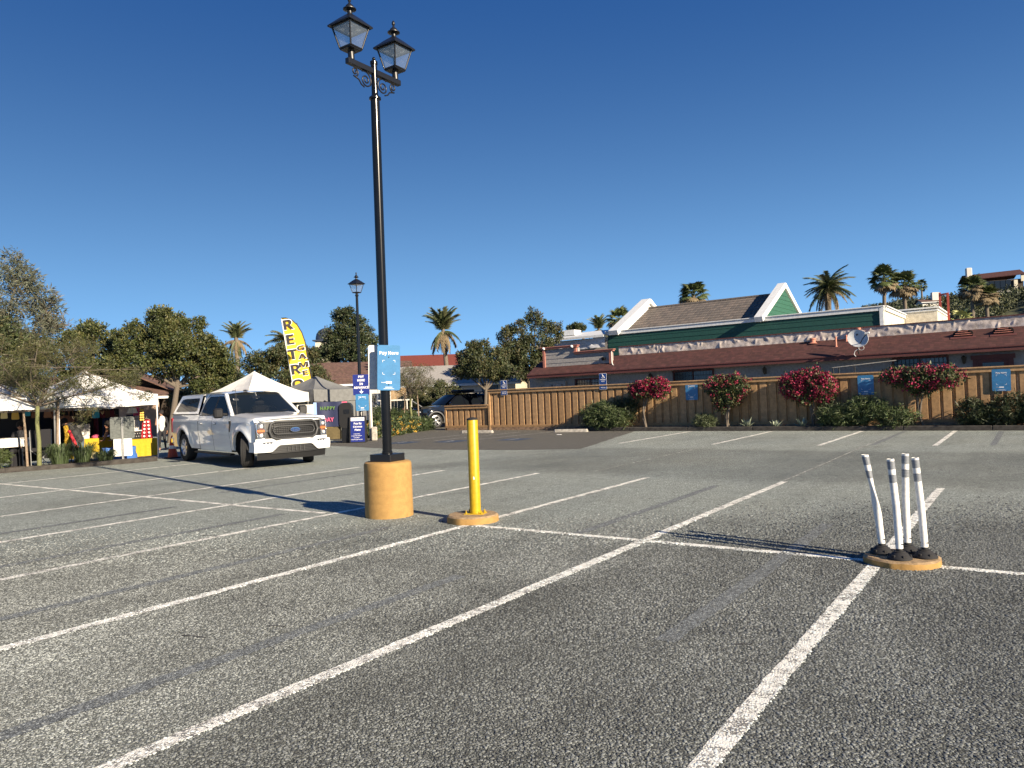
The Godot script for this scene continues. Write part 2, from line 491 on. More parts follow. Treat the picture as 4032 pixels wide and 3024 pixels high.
func build_ground() -> void:
	var far := part(MB.new().quad_sheet(1600.0, -0.62), "ground", "earth", self)
	far.set_meta("kind", "structure")
	var lot := struct_node("parking_lot")
	var n1 := FastNoiseLite.new(); n1.seed = 11; n1.frequency = 0.22; n1.fractal_octaves = 4
	var n2 := FastNoiseLite.new(); n2.seed = 12; n2.frequency = 0.9; n2.fractal_octaves = 3
	var n3 := FastNoiseLite.new(); n3.seed = 13; n3.frequency = 0.5; n3.fractal_octaves = 2
	var st := 0.3
	var nx := 220
	var nz := 160
	var v := PackedVector3Array()
	var nn := PackedVector3Array()
	var cc := PackedColorArray()
	var ix := PackedInt32Array()
	for j in nz + 1:
		for i in nx + 1:
			var x := -50.0 + i * st
			var z := 8.0 - j * st
			v.append(Vector3(x, gy(x, z), z))
			nn.append(Vector3.UP)
			var f := 1.0 + 0.26 * n1.get_noise_2d(x, z * 0.55) + 0.20 * n2.get_noise_2d(x, z * 0.7)
			# tyre-worn bands along the stalls
			f += 0.10 * n3.get_noise_2d(x * 3.0, z * 0.18)
			# resealed aisle between the two rows of stalls, older pale strip beyond
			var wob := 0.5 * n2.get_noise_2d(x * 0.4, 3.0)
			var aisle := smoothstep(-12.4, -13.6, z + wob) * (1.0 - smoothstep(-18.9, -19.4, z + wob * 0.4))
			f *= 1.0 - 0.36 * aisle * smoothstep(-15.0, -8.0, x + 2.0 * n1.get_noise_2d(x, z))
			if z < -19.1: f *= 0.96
			# right side: shade of rough asphalt seen sunward, put into the colour
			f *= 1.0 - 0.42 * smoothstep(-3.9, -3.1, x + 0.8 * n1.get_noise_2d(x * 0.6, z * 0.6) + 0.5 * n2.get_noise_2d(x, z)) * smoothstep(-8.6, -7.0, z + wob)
			# bare dark binder between the proud stones
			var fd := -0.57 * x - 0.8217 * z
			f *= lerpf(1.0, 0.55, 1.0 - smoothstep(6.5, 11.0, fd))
			var warm := 0.03 * n1.get_noise_2d(x + 50.0, z)
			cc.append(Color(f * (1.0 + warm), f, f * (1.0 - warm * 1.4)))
	for j in nz:
		for i in nx:
			var a := j * (nx + 1) + i
			ix.append_array(PackedInt32Array([a, a + nx + 2, a + 1, a, a + nx + 1, a + nx + 2]))
	var arr := []
	arr.resize(Mesh.ARRAY_MAX)
	arr[Mesh.ARRAY_VERTEX] = v
	arr[Mesh.ARRAY_NORMAL] = nn
	arr[Mesh.ARRAY_COLOR] = cc
	arr[Mesh.ARRAY_INDEX] = ix
	var am := ArrayMesh.new()
	am.add_surface_from_arrays(Mesh.PRIMITIVE_TRIANGLES, arr)
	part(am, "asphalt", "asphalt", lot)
	# newer brown asphalt of the driveway
	var poly := []
	var base := [Vector2(-21.6, -18.75), Vector2(-17.0, -17.75), Vector2(-14.24, -17.82), Vector2(-12.27, -18.12), Vector2(-10.72, -18.7), Vector2(-11.39, -21.27), Vector2(-12.9, -26.85), Vector2(-15.5, -26.9), Vector2(-15.6, -27.9), Vector2(-23.25, -27.95), Vector2(-24.4, -31), Vector2(-27, -39), Vector2(-36, -39), Vector2(-33, -29), Vector2(-26.5, -22.6), Vector2(-22.6, -20.6)]
	rng.seed = 5
	for i in base.size():
		var a: Vector2 = base[i]
		var b: Vector2 = base[(i + 1) % base.size()]
		var k := int(a.distance_to(b) / 0.35) + 1
		for q in k:
			poly.append(a.lerp(b, float(q) / k) + Vector2(rng.randf_range(-0.03, 0.03), rng.randf_range(-0.03, 0.03)))
	var mb := MB.new()
	var pv := PackedVector2Array(poly)
	var tr := Geometry2D.triangulate_polygon(pv)
	for i in range(0, tr.size(), 3):
		mb.tri(Vector3(pv[tr[i]].x, 0.004, pv[tr[i]].y), Vector3(pv[tr[i + 1]].x, 0.004, pv[tr[i + 1]].y), Vector3(pv[tr[i + 2]].x, 0.004, pv[tr[i + 2]].y))
	part(mb, "driveway", "asphalt_dark", lot)
	# painted lines
	for l in [[-6.0, 1.5, -12.92], [-3.57, -1.75, -13.05], [-1.26, 0.5, -12.9], [-8.44, -1.2, -12.98], [-10.85, -2.4, -12.88], [-13.5, -3.5, -12.93], [-16.45, -4.5, -12.9], [-19.5, -6.0, -12.8], [1.1, 0.5, -12.9]]:
		paint(lot, Vector2(l[0], l[1]), Vector2(l[0], l[2]), 0.11, "line_white")
	paint(lot, Vector2(-21.3, -7.57), Vector2(-8.6, -7.50), 0.10, "line_white")
	paint(lot, Vector2(-5.95, -7.56), Vector2(4.0, -7.52), 0.10, "line_white")
	for l in [[-10.55, -20.8, -26.7], [-7.6, -20.75, -26.7], [-4.75, -20.65, -26.7], [-2.13, -20.9, -26.8], [0.5, -20.9, -26.8]]:
		paint(lot, Vector2(l[0], l[1]), Vector2(l[0] - 0.03, l[2]), 0.12, "line_white")
	paint(lot, Vector2(-3.6, -13.2), Vector2(-3.66, -24.7), 0.04, "line_worn")
	paint(lot, Vector2(-7.47, -13.6), Vector2(-7.5, -19.8), 0.035, "line_worn")
	for l in [[-4.39, -1.2, -5.4], [-4.43, -7.6, -12.2], [-6.85, -2.2, -7.0], [-2.06, -4.6, -9.3], [-9.14, -3.2, -7.2], [-11.6, -4.0, -7.0], [-3.52, -21.0, -26.6], [-0.95, -21.2, -26.6], [-12.5, -8.4, -12.0]]:
		paint(lot, Vector2(l[0], l[1]), Vector2(l[0], l[2]), 0.14, "line_old")
	for l in [[-18.3, -21.2, -17.9, -26.2], [-16.9, -21.6, -16.4, -26.6], [-19.6, -21.5, -19.5, -26.3]]:
		paint(lot, Vector2(l[0], l[1]), Vector2(l[2], l[3]), 0.10, "line_worn", 0.0075)
	for p in [[-18.9, -20.2], [-15.3, -22.1], [-17.3, -21.0]]:
		paint(lot, Vector2(p[0], p[1] + 0.5), Vector2(p[0], p[1] - 0.5), 0.95, "line_blue", 0.008)
		paint(lot, Vector2(p[0], p[1] + 0.35), Vector2(p[0] - 0.1, p[1] - 0.35), 0.12, "line_worn", 0.012)
	# a crack that wanders across two stalls
	var cp := []
	for k in 26:
		cp.append(Vector3(-6.75 + k * 0.1, 0.003, -3.92 + 0.035 * sin(k * 1.7) + rng.randf_range(-0.02, 0.02)))
	part(flat_path(cp, 0.008), "crack", "crack", lot)
	for s in [[-5.0, -3.1, 0.10], [-4.66, -3.55, 0.07], [-7.0, -10.4, 0.2], [-0.55, -9.6, 0.13], [-8.6, -5.6, 0.12], [-1.6, -4.75, 0.05]]:
		part(flat_path([Vector3(s[0] - s[2], 0.005, s[1]), Vector3(s[0], 0.005, s[1] - 0.03), Vector3(s[0] + s[2], 0.005, s[1] - 0.05)], 0.02), "oil_spot", "crack", lot)
	# oil drips where engines stand
	rng.seed = 66
	for i in 26:
		var cx: float = [-2.4, -4.8, -7.2, -9.6, -12.2, -14.9][rng.randi() % 6] + rng.randfn() * 0.35
		var cz: float = [-11.2, -6.2, -5.0, -10.2][rng.randi() % 4] + rng.randfn() * 0.8
		var r := 0.010 + 0.025 * pow(rng.randf(), 3.0)
		var pl := PackedVector2Array()
		for k in 9:
			var a := TAU * k / 9
			pl.append(Vector2(cos(a), sin(a) * rng.randf_range(1.0, 1.8)) * r * rng.randf_range(0.6, 1.2))
		var ob := MB.new()
		for k in 9:
			ob.tri(Vector3(cx, 0.0025, cz), Vector3(cx + pl[k].x, 0.0025, cz + pl[k].y), Vector3(cx + pl[(k + 1) % 9].x, 0.0025, cz + pl[(k + 1) % 9].y))
		part(ob, "oil_drip", "oil", lot)
	build_aggregate(lot, n1, n2)
	# kerbs and planting beds
	var kf := struct_node("kerb")
	rng.seed = 21
	var x := -15.6
	while x < 5.0:
		var w := 2.4
		part(MB.new().box(Vector3(x + w / 2, 0.07, -26.98), Vector3(w - 0.008, 0.16, 0.16), Basis.IDENTITY, 0.018), "kerb_stone", "kerb", kf)
		x += w
	part(MB.new().box(Vector3(-15.68, 0.07, -27.35), Vector3(0.15, 0.16, 0.9), Basis.IDENTITY, 0.018), "kerb_stone", "kerb", kf)
	var bed := part(MB.new().box(Vector3(-5.3, 0.04, -27.42), Vector3(20.6, 0.16, 0.72)), "planting_bed", "soil", self)
	bed.set_meta("kind", "structure")
	var ki := struct_node("kerb")
	var kp := [Vector3(-27.2, 0, -1.2), Vector3(-25.3, 0, -4.6), Vector3(-24.0, 0, -7.0), Vector3(-22.95, 0, -9.0), Vector3(-22.3, 0, -10.9), Vector3(-21.85, 0, -12.2), Vector3(-21.9, 0, -12.6), Vector3(-22.2, 0, -12.75), Vector3(-22.7, 0, -12.6)]
	for i in kp.size() - 1:
		var a: Vector3 = kp[i]
		var b: Vector3 = kp[i + 1]
		var d := b - a
		part(MB.new().box((a + b) / 2 + Vector3(0, 0.05, 0), Vector3(0.15, 0.15, d.length() + 0.02), Basis(Vector3.UP, atan2(d.x, d.z)), 0.018), "kerb_stone", "kerb", ki)
	var ib := MB.new()
	var ip := PackedVector2Array([Vector2(-27.2, -1.2), Vector2(-25.3, -4.6), Vector2(-24.0, -7.0), Vector2(-22.95, -9.0), Vector2(-22.3, -10.9), Vector2(-21.85, -12.2), Vector2(-21.9, -12.6), Vector2(-22.2, -12.75), Vector2(-22.7, -12.6), Vector2(-23.2, -11.0), Vector2(-24.1, -8.5), Vector2(-26.4, -4.0), Vector2(-28.3, -0.6)])
	var it := Geometry2D.triangulate_polygon(ip)
	for i in range(0, it.size(), 3):
		ib.tri(Vector3(ip[it[i]].x, 0.09, ip[it[i]].y), Vector3(ip[it[i + 1]].x, 0.09, ip[it[i + 1]].y), Vector3(ip[it[i + 2]].x, 0.09, ip[it[i + 2]].y))
	part(ib, "planting_bed", "soil", self).set_meta("kind", "structure")

func build_aggregate(lot: Node, n1: FastNoiseLite, n2: FastNoiseLite) -> void:
	# the stones that stand proud of the worn binder, close to where one stands
	var sm := MB.new()
	var ring := []
	for k in 6:
		var a := TAU * k / 6
		ring.append(Vector3(cos(a), -0.25, sin(a)))
	var mid := []
	for k in 6:
		var a := TAU * (k + 0.5) / 6
		mid.append(Vector3(cos(a) * 0.72, 0.42, sin(a) * 0.72))
	for k in 6:
		sm.tri(ring[k], mid[k], ring[(k + 1) % 6])
		sm.tri(mid[k], mid[(k + 1) % 6], ring[(k + 1) % 6])
	for k in 4:
		sm.tri(mid[0], mid[k + 2], mid[k + 1])
	var mm := MultiMesh.new()
	mm.transform_format = MultiMesh.TRANSFORM_3D
	mm.use_colors = true
	mm.mesh = sm.done()
	rng.seed = 99
	var buf := PackedFloat32Array()
	var fwd := Vector2(-0.57, -0.8217)
	var rgt := Vector2(0.8217, -0.57)
	var lx := [-6.0, -3.57, -1.26, 1.1]
	var d := 2.2
	while d < 11.0:
		var s := 0.0132 if d < 5.0 else (0.0155 if d < 8.0 else 0.021)
		var hw := d * 0.70 + 0.7
		var keep := 1.0 - smoothstep(6.5, 11.0, d)
		var w := -hw
		while w < hw + 1.6:
			w += s
			if keep < 1.0 and rng.randf() > keep: continue
			var jd := d + rng.randf_range(-0.5, 0.5) * s
			var jw := w + rng.randf_range(-0.5, 0.5) * s
			var x := fwd.x * jd + rgt.x * jw
			var z := fwd.y * jd + rgt.y * jw
			var r := s * (0.30 + 0.48 * pow(rng.randf(), 1.6))
			var h := r * rng.randf_range(0.65, 1.3)
			var a := rng.randf() * TAU
			var ca := cos(a) * r
			var sa := sin(a) * r
			buf.append_array([ca, rng.randf_range(-0.2, 0.2) * r, sa, x, 0.0, h, 0.0, 0.0, -sa, rng.randf_range(-0.2, 0.2) * r, ca * rng.randf_range(0.7, 1.1), z])
			var c := 0.27 * (0.25 + 1.0 * pow(rng.randf(), 1.15)) * (1.0 - 0.25 * smoothstep(-3.9, -3.1, x + 0.8 * n1.get_noise_2d(x * 0.6, z * 0.6) + 0.5 * n2.get_noise_2d(x, z))) * (1.0 + 0.34 * n1.get_noise_2d(x, z * 0.55) + 0.3 * n2.get_noise_2d(x, z * 0.7))  # stones at the right darkened in colour too, for their shaded faces
			var g := c * 1.0
			var white := absf(z + 7.54) < 0.05 and (x < -8.6 or x > -5.9)
			if z > -13.0:
				for l in lx:
					if absf(x - l) < 0.056 and not (l == -3.57 and z > -1.75): white = true
			if white and rng.randf() < 0.86:
				c = rng.randf_range(0.7, 0.85)
				g = c
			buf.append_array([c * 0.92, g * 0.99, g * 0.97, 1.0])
		d += s
	mm.instance_count = buf.size() / 16
	mm.buffer = buf
	var o := MultiMeshInstance3D.new()
	o.multimesh = mm
	o.name = "aggregate"
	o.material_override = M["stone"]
	lot.add_child(o)
	o.set_meta("kind", "stuff")

func flat_path(pts: Array, w: float) -> MB:
	var mb := MB.new()
	for i in pts.size() - 1:
		var d: Vector3 = (pts[i + 1] - pts[i]).normalized()
		var n := Vector3(-d.z, 0, d.x) * w * 0.5
		mb.quad(pts[i] - n, pts[i] + n, pts[i + 1] + n, pts[i + 1] - n)
	return mb

func paint(parent: Node, a: Vector2, b: Vector2, w: float, m: String, y := 0.0035) -> void:
	var mb := MB.new()
	var d := (b - a).normalized()
	var n := Vector2(-d.y, d.x)
	var k := int(a.distance_to(b) / 0.06) + 1
	k = mini(k, 220)
	var l := []
	var r := []
	var drift := 0.0
	for i in k + 1:
		var p := a.lerp(b, float(i) / k)
		drift = clampf(drift + rng.randf_range(-0.002, 0.002), -0.012, 0.012)
		var j1 := rng.randf_range(-0.006, 0.006)
		var j2 := rng.randf_range(-0.006, 0.006)
		var q1 := p + n * (w / 2 + j1 + drift)
		var q2 := p - n * (w / 2 + j2 - drift)
		l.append(Vector3(q1.x, gy(p.x, p.y) + y, q1.y))
		r.append(Vector3(q2.x, gy(p.x, p.y) + y, q2.y))
	for i in k:
		mb.quad(l[i], r[i], r[i + 1], l[i + 1])
	part(mb, "painted_line", m, parent)

# ---------------------------------------------------------------- street furniture
func spiral(c: Vector2, r0: float, r1: float, a0: float, turns: float, n := 26) -> Array:
	var p := []
	for i in n + 1:
		var t := float(i) / n
		var a := a0 + turns * TAU * t
		var r := lerpf(r0, r1, t)
		p.append(c + Vector2(cos(a), sin(a)) * r)
	return p

func lantern(parent: Node, at: Vector3, s := 1.0) -> void:
	# four-sided lantern, wide at the top; at = top of the beam
	var f := MB.new()
	f.lathe([Vector2(0.0, 0.0), Vector2(0.042, 0.0), Vector2(0.042, 0.11), Vector2(0.05, 0.12), Vector2(0.0, 0.125)], 14)
	var y0 := 0.14
	var y1 := 0.415
	var b := 0.10
	var t := 0.165
	for k in 4:
		var a := PI / 4 + k * PI / 2
		var d := Vector3(cos(a), 0, sin(a)) * sqrt(2.0)
		f.tube([d * b + Vector3(0, y0, 0), d * t + Vector3(0, y1, 0)], 0.011, 6)
		var a2 := a + PI / 2
		var d2 := Vector3(cos(a2), 0, sin(a2)) * sqrt(2.0)
		f.tube([d * b + Vector3(0, y0, 0), d2 * b + Vector3(0, y0, 0)], 0.012, 6)
		f.tube([d * t + Vector3(0, y1, 0), d2 * t + Vector3(0, y1, 0)], 0.012, 6)
	f.box(Vector3(0, y0 - 0.012, 0), Vector3(b * 2, 0.02, b * 2))
	var fr := part(f, "lantern", "iron_black", parent)
	fr.position = at
	fr.scale = Vector3.ONE * s
	for k in 4:
		var a := PI / 4 + k * PI / 2
		var d := Vector3(cos(a), 0, sin(a)) * sqrt(2.0)
		var d2 := Vector3(cos(a + PI / 2), 0, sin(a + PI / 2)) * sqrt(2.0)
		var e := 0.985
		part(MB.new().thin(d * b * e + Vector3(0, y0, 0), d2 * b * e + Vector3(0, y0, 0), d2 * t * e + Vector3(0, y1, 0), d * t * e + Vector3(0, y1, 0), 0.003), "glass_pane", "glass_lantern", fr)
	var rf := MB.new()
	var e1 := 0.205
	for k in 4:
		var a := PI / 4 + k * PI / 2
		var d := Vector3(cos(a), 0, sin(a)) * sqrt(2.0)
		var d2 := Vector3(cos(a + PI / 2), 0, sin(a + PI / 2)) * sqrt(2.0)
		rf.quad(d * e1 + Vector3(0, y1, 0), d2 * e1 + Vector3(0, y1, 0), d2 * e1 + Vector3(0, y1 + 0.02, 0), d * e1 + Vector3(0, y1 + 0.02, 0))
		rf.quad(d * e1 + Vector3(0, y1 + 0.02, 0), d2 * e1 + Vector3(0, y1 + 0.02, 0), d2 * 0.10 + Vector3(0, y1 + 0.12, 0), d * 0.10 + Vector3(0, y1 + 0.12, 0))
		rf.quad(d * 0.10 + Vector3(0, y1 + 0.12, 0), d2 * 0.10 + Vector3(0, y1 + 0.12, 0), d2 * 0.035 + Vector3(0, y1 + 0.175, 0), d * 0.035 + Vector3(0, y1 + 0.175, 0))
		rf.quad(d * e1 + Vector3(0, y1, 0), d2 * e1 + Vector3(0, y1, 0), d2 * 0.15 + Vector3(0, y1 + 0.01, 0), d * 0.15 + Vector3(0, y1 + 0.01, 0))
	part(rf, "roof", "iron_black", fr)
	part(MB.new().lathe([Vector2(0.036, y1 + 0.165), Vector2(0.03, y1 + 0.20), Vector2(0.032, y1 + 0.215), Vector2(0.085, y1 + 0.235), Vector2(0.086, y1 + 0.245), Vector2(0.055, y1 + 0.262), Vector2(0.05, y1 + 0.285), Vector2(0.018, y1 + 0.315), Vector2(0.012, y1 + 0.335), Vector2(0.022, y1 + 0.35), Vector2(0.024, y1 + 0.37), Vector2(0.014, y1 + 0.40), Vector2(0.0, y1 + 0.41)], 18), "finial", "iron_black", fr)
	part(MB.new().box(Vector3(0, y1 - 0.012, 0), Vector3(0.29, 0.012, 0.29)), "lamp_plate", "lamp_plate", fr)
	var ln := MB.new()
	for i in [-1, 1]:
		for j in [-1, 1]:
			ln.cyl(Vector3(i * 0.075, y1 - 0.021, j * 0.075), 0.034, 0.01, 12)
	part(ln, "lamp_lens", "lamp_lens", fr)

func rounded_panel(w: float, h: float, r: float, d: float) -> MB:
	return MB.new().prism(rrect(w, h, r), d)

func pay_sign(label: String, at: Vector3, yaw: float, w: float, h: float, roll := 0.0, group := "", bolts := true) -> Node3D:
	var t := thing("pay_sign", label, "sign", at, yaw, group)
	t.rotation.z = roll
	part(rounded_panel(w, h, w * 0.09, 0.004), "panel", "sign_blue", t)
	lettering(t, "Pay Here", h * 0.072, Vector3(0, h * 0.325, 0.0045), "letter_white")
	# corner brackets of the code frame
	var f := MB.new()
	var s := w * 0.27
	for i in [-1, 1]:
		for j in [-1, 1]:
			f.box(Vector3(i * (s - w * 0.045), -h * 0.0 + j * s * 1.15 + h * 0.01, 0.0035), Vector3(w * 0.09, w * 0.014, 0.002))
			f.box(Vector3(i * s, -h * 0.0 + j * (s * 1.15 - w * 0.045) + h * 0.01, 0.0035), Vector3(w * 0.014, w * 0.09, 0.002))
	part(f, "corner_brackets", "letter_white", t)
	var b := MB.new()
	b.prism(rrect(w * 0.25, h * 0.05, h * 0.01), 0.002, Transform3D(Basis.IDENTITY, Vector3(0, -h * 0.325, 0.0035)))
	b.box(Vector3(0, -h * 0.43, 0.0035), Vector3(w * 0.32, h * 0.010, 0.002))
	b.box(Vector3(0, -h * 0.465, 0.0035), Vector3(w * 0.46, h * 0.008, 0.002))
	part(b, "text_box", "letter_white", t)
	lettering(t, "Or text", h * 0.022, Vector3(-w * 0.23, -h * 0.325, 0.004), "letter_white")
	if bolts:
		var bo := MB.new()
		for y in [0.235, -0.375]:
			bo.cyl(Vector3(0, h * y, 0.006), 0.008, 0.01, 8, Basis(Vector3.RIGHT, PI / 2))
		part(bo, "bolt", "iron_black", t)
	return t

func build_lamp() -> void:
	var c := Vector3(-7.53, 0, -7.73)
	var t := thing("lamp_post", "tall black double lantern lamp post on a round yellow concrete base", "lamp post", c)
	var cb := MB.new()
	cb.lathe([Vector2(0.0, -0.02), Vector2(0.335, -0.02), Vector2(0.333, 0.19), Vector2(0.3326, 0.195), Vector2(0.333, 0.20), Vector2(0.332, 0.375), Vector2(0.3315, 0.38), Vector2(0.332, 0.385), Vector2(0.331, 0.565), Vector2(0.3305, 0.57), Vector2(0.331, 0.575), Vector2(0.330, 0.72), Vector2(0.322, 0.748), Vector2(0.30, 0.762), Vector2(0, 0.765)], 48)
	part(cb, "concrete_base", "concrete_yellow", t)
	part(MB.new().box(Vector3(0, 0.815, 0), Vector3(0.345, 0.10, 0.345), Basis(Vector3.UP, 0.14), 0.004), "base_plate", "iron_black", t)
	part(MB.new().lathe([Vector2(0.075, 0.86), Vector2(0.0745, 0.9), Vector2(0.0665, 0.905), Vector2(0.066, 3.2), Vector2(0.064, 5.86)], 28), "pole", "pole_black", t)
	part(MB.new().lathe([Vector2(0.05, 5.84), Vector2(0.083, 5.85), Vector2(0.083, 5.875), Vector2(0.058, 5.895), Vector2(0.048, 5.91), Vector2(0.045, 5.93)], 24), "collar", "pole_black", t)
	part(MB.new().lathe([Vector2(0.045, 5.92), Vector2(0.045, 6.34), Vector2(0.052, 6.345), Vector2(0.052, 6.385), Vector2(0.04, 6.395), Vector2(0.012, 6.40), Vector2(0.022, 6.415), Vector2(0.024, 6.43), Vector2(0.014, 6.448), Vector2(0, 6.452)], 22), "upper_pole", "pole_black", t)
	part(MB.new().box(Vector3(0, 6.235, 0), Vector3(0.075, 0.075, 1.02), Basis.IDENTITY, 0.004), "cross_arm", "iron_black", t)
	for s in [-1.0, 1.0]:
		var path := spiral(Vector2(0.165, 6.07), 0.018, 0.085, 0.4, -1.45)
		path.append_array(spiral(Vector2(0.175, 6.075), 0.10, 0.12, 0.4 - 1.45 * TAU, -0.45, 12))
		var pts := []
		for p in path: pts.append(Vector3(0, p.y, s * p.x))
		part(MB.new().tube(pts, 0.0105, 6), "scroll", "iron_black", t)
		pts = []
		for p in spiral(Vector2(0.37, 6.125), 0.015, 0.066, 2.0, 1.5): pts.append(Vector3(0, p.y, s * p.x))
		pts.append(Vector3(0, 6.04, s * 0.30))
		pts.append(Vector3(0, 5.99, s * 0.26))
		pts.append(Vector3(0, 5.965, s * 0.20))
		part(MB.new().tube(pts, 0.0105, 6), "scroll", "iron_black", t)
		lantern(t, Vector3(0, 6.27, s * 0.43), 1.05)
	var nrm := Vector3(0.695, 0, 0.719)
	var rgt := Vector3(0.719, 0, -0.695)
	var yaw := atan2(nrm.x, nrm.z)
	pay_sign("bright blue pay sign bolted to the front of the big lamp post", c + nrm * 0.08 + rgt * 0.062 + Vector3(0, 2.065, 0), yaw + 0.08, 0.315, 0.63, -0.035)
	var w := solo(rounded_panel(0.315, 0.63, 0.03, 0.004), "blank_sign", "sign_white", "blank white sign plate behind the blue sign on the lamp post", "sign", c - nrm * 0.08 - rgt * 0.065 + Vector3(0, 2.08, 0), yaw - 0.05)
	w.rotation.z = -0.02

func build_bollard() -> void:
	var c := Vector3(-6.13, 0, -7.83)
	var t := thing("concrete_disc", "round yellow concrete disc under the yellow bollard", "concrete pad", c)
	disc(t, 0.335, 0.095, 31)
	var b := thing("bollard", "tall bright yellow steel bollard bolted to a concrete disc", "bollard", c + Vector3(0.03, 0.095, -0.02))
	part(MB.new().box(Vector3(0, 0.006, 0), Vector3(0.26, 0.012, 0.20), Basis(Vector3.UP, 0.35), 0.002), "base_plate", "bollard_yellow", b)
	part(MB.new().lathe([Vector2(0.0715, 0.01), Vector2(0.0715, 1.222), Vector2(0.069, 1.228)], 28), "tube", "bollard_yellow", b)
	part(MB.new().lathe([Vector2(0.0725, 1.222), Vector2(0.0725, 1.238), Vector2(0.05, 1.252), Vector2(0, 1.258)], 28), "cap", "rubber", b)
	for s in [[0.105, 0.07], [-0.105, 0.07], [0.105, -0.07], [-0.105, -0.07]]:
		var p := Basis(Vector3.UP, 0.35) * Vector3(s[0], 0.022, s[1])
		part(MB.new().lathe([Vector2(0.014, -0.012), Vector2(0.014, 0.004), Vector2(0.007, 0.006), Vector2(0.006, 0.028), Vector2(0, 0.03)], 6, Transform3D(Basis.IDENTITY, p)), "bolt", "bollard_yellow", b)
	part(MB.new().prism(round_poly([Vector2(-0.008, -0.02), Vector2(0.008, -0.018), Vector2(0.01, 0.0), Vector2(-0.002, 0.026), Vector2(-0.012, 0.01)], 0.006), 0.002, Transform3D(Basis(Vector3.UP, 0.62), Vector3(sin(0.62) * 0.0718, 0.47, cos(0.62) * 0.0718))), "paint_chip", "post_white", b)

func disc(t: Node, r: float, h: float, sd: int) -> void:
	# poured by hand: uneven rim and chipped upper edge
	var n := FastNoiseLite.new(); n.seed = sd; n.frequency = 1.2
	var side := MB.new()
	var top := MB.new()
	var K := 64
	var rr := func(a: float, k: float) -> float: return r * (1.0 + 0.035 * n.get_noise_2d(cos(a) * 1.5, sin(a) * 1.5 + k))
	for i in K:
		var a := TAU * i / K
		var b := TAU * (i + 1) / K
		var ra: float = rr.call(a, 0.0)
		var rb: float = rr.call(b, 0.0)
		var ca: float = 0.93 + 0.03 * n.get_noise_2d(cos(a) * 6, sin(a) * 6)
		var cb: float = 0.93 + 0.03 * n.get_noise_2d(cos(b) * 6, sin(b) * 6)
		var da := Vector3(cos(a), 0, sin(a))
		var db := Vector3(cos(b), 0, sin(b))
		var ya := h * (0.80 + 0.12 * n.get_noise_2d(cos(a) * 4 + 9, sin(a) * 4))
		var yb := h * (0.80 + 0.12 * n.get_noise_2d(cos(b) * 4 + 9, sin(b) * 4))
		side.quad(da * ra * 1.01 + Vector3(0, -0.01, 0), db * rb * 1.01 + Vector3(0, -0.01, 0), db * rb + Vector3(0, yb, 0), da * ra + Vector3(0, ya, 0), 1)
		top.quad(da * ra + Vector3(0, ya, 0), db * rb + Vector3(0, yb, 0), db * rb * cb + Vector3(0, h, 0), da * ra * ca + Vector3(0, h, 0), 2)
		top.tri(da * ra * ca + Vector3(0, h, 0), db * rb * cb + Vector3(0, h, 0), Vector3(0, h + 0.004, 0), 3)
	part(side, "rim", "concrete_yellow", t)
	part(top, "top", "disc_top", t)

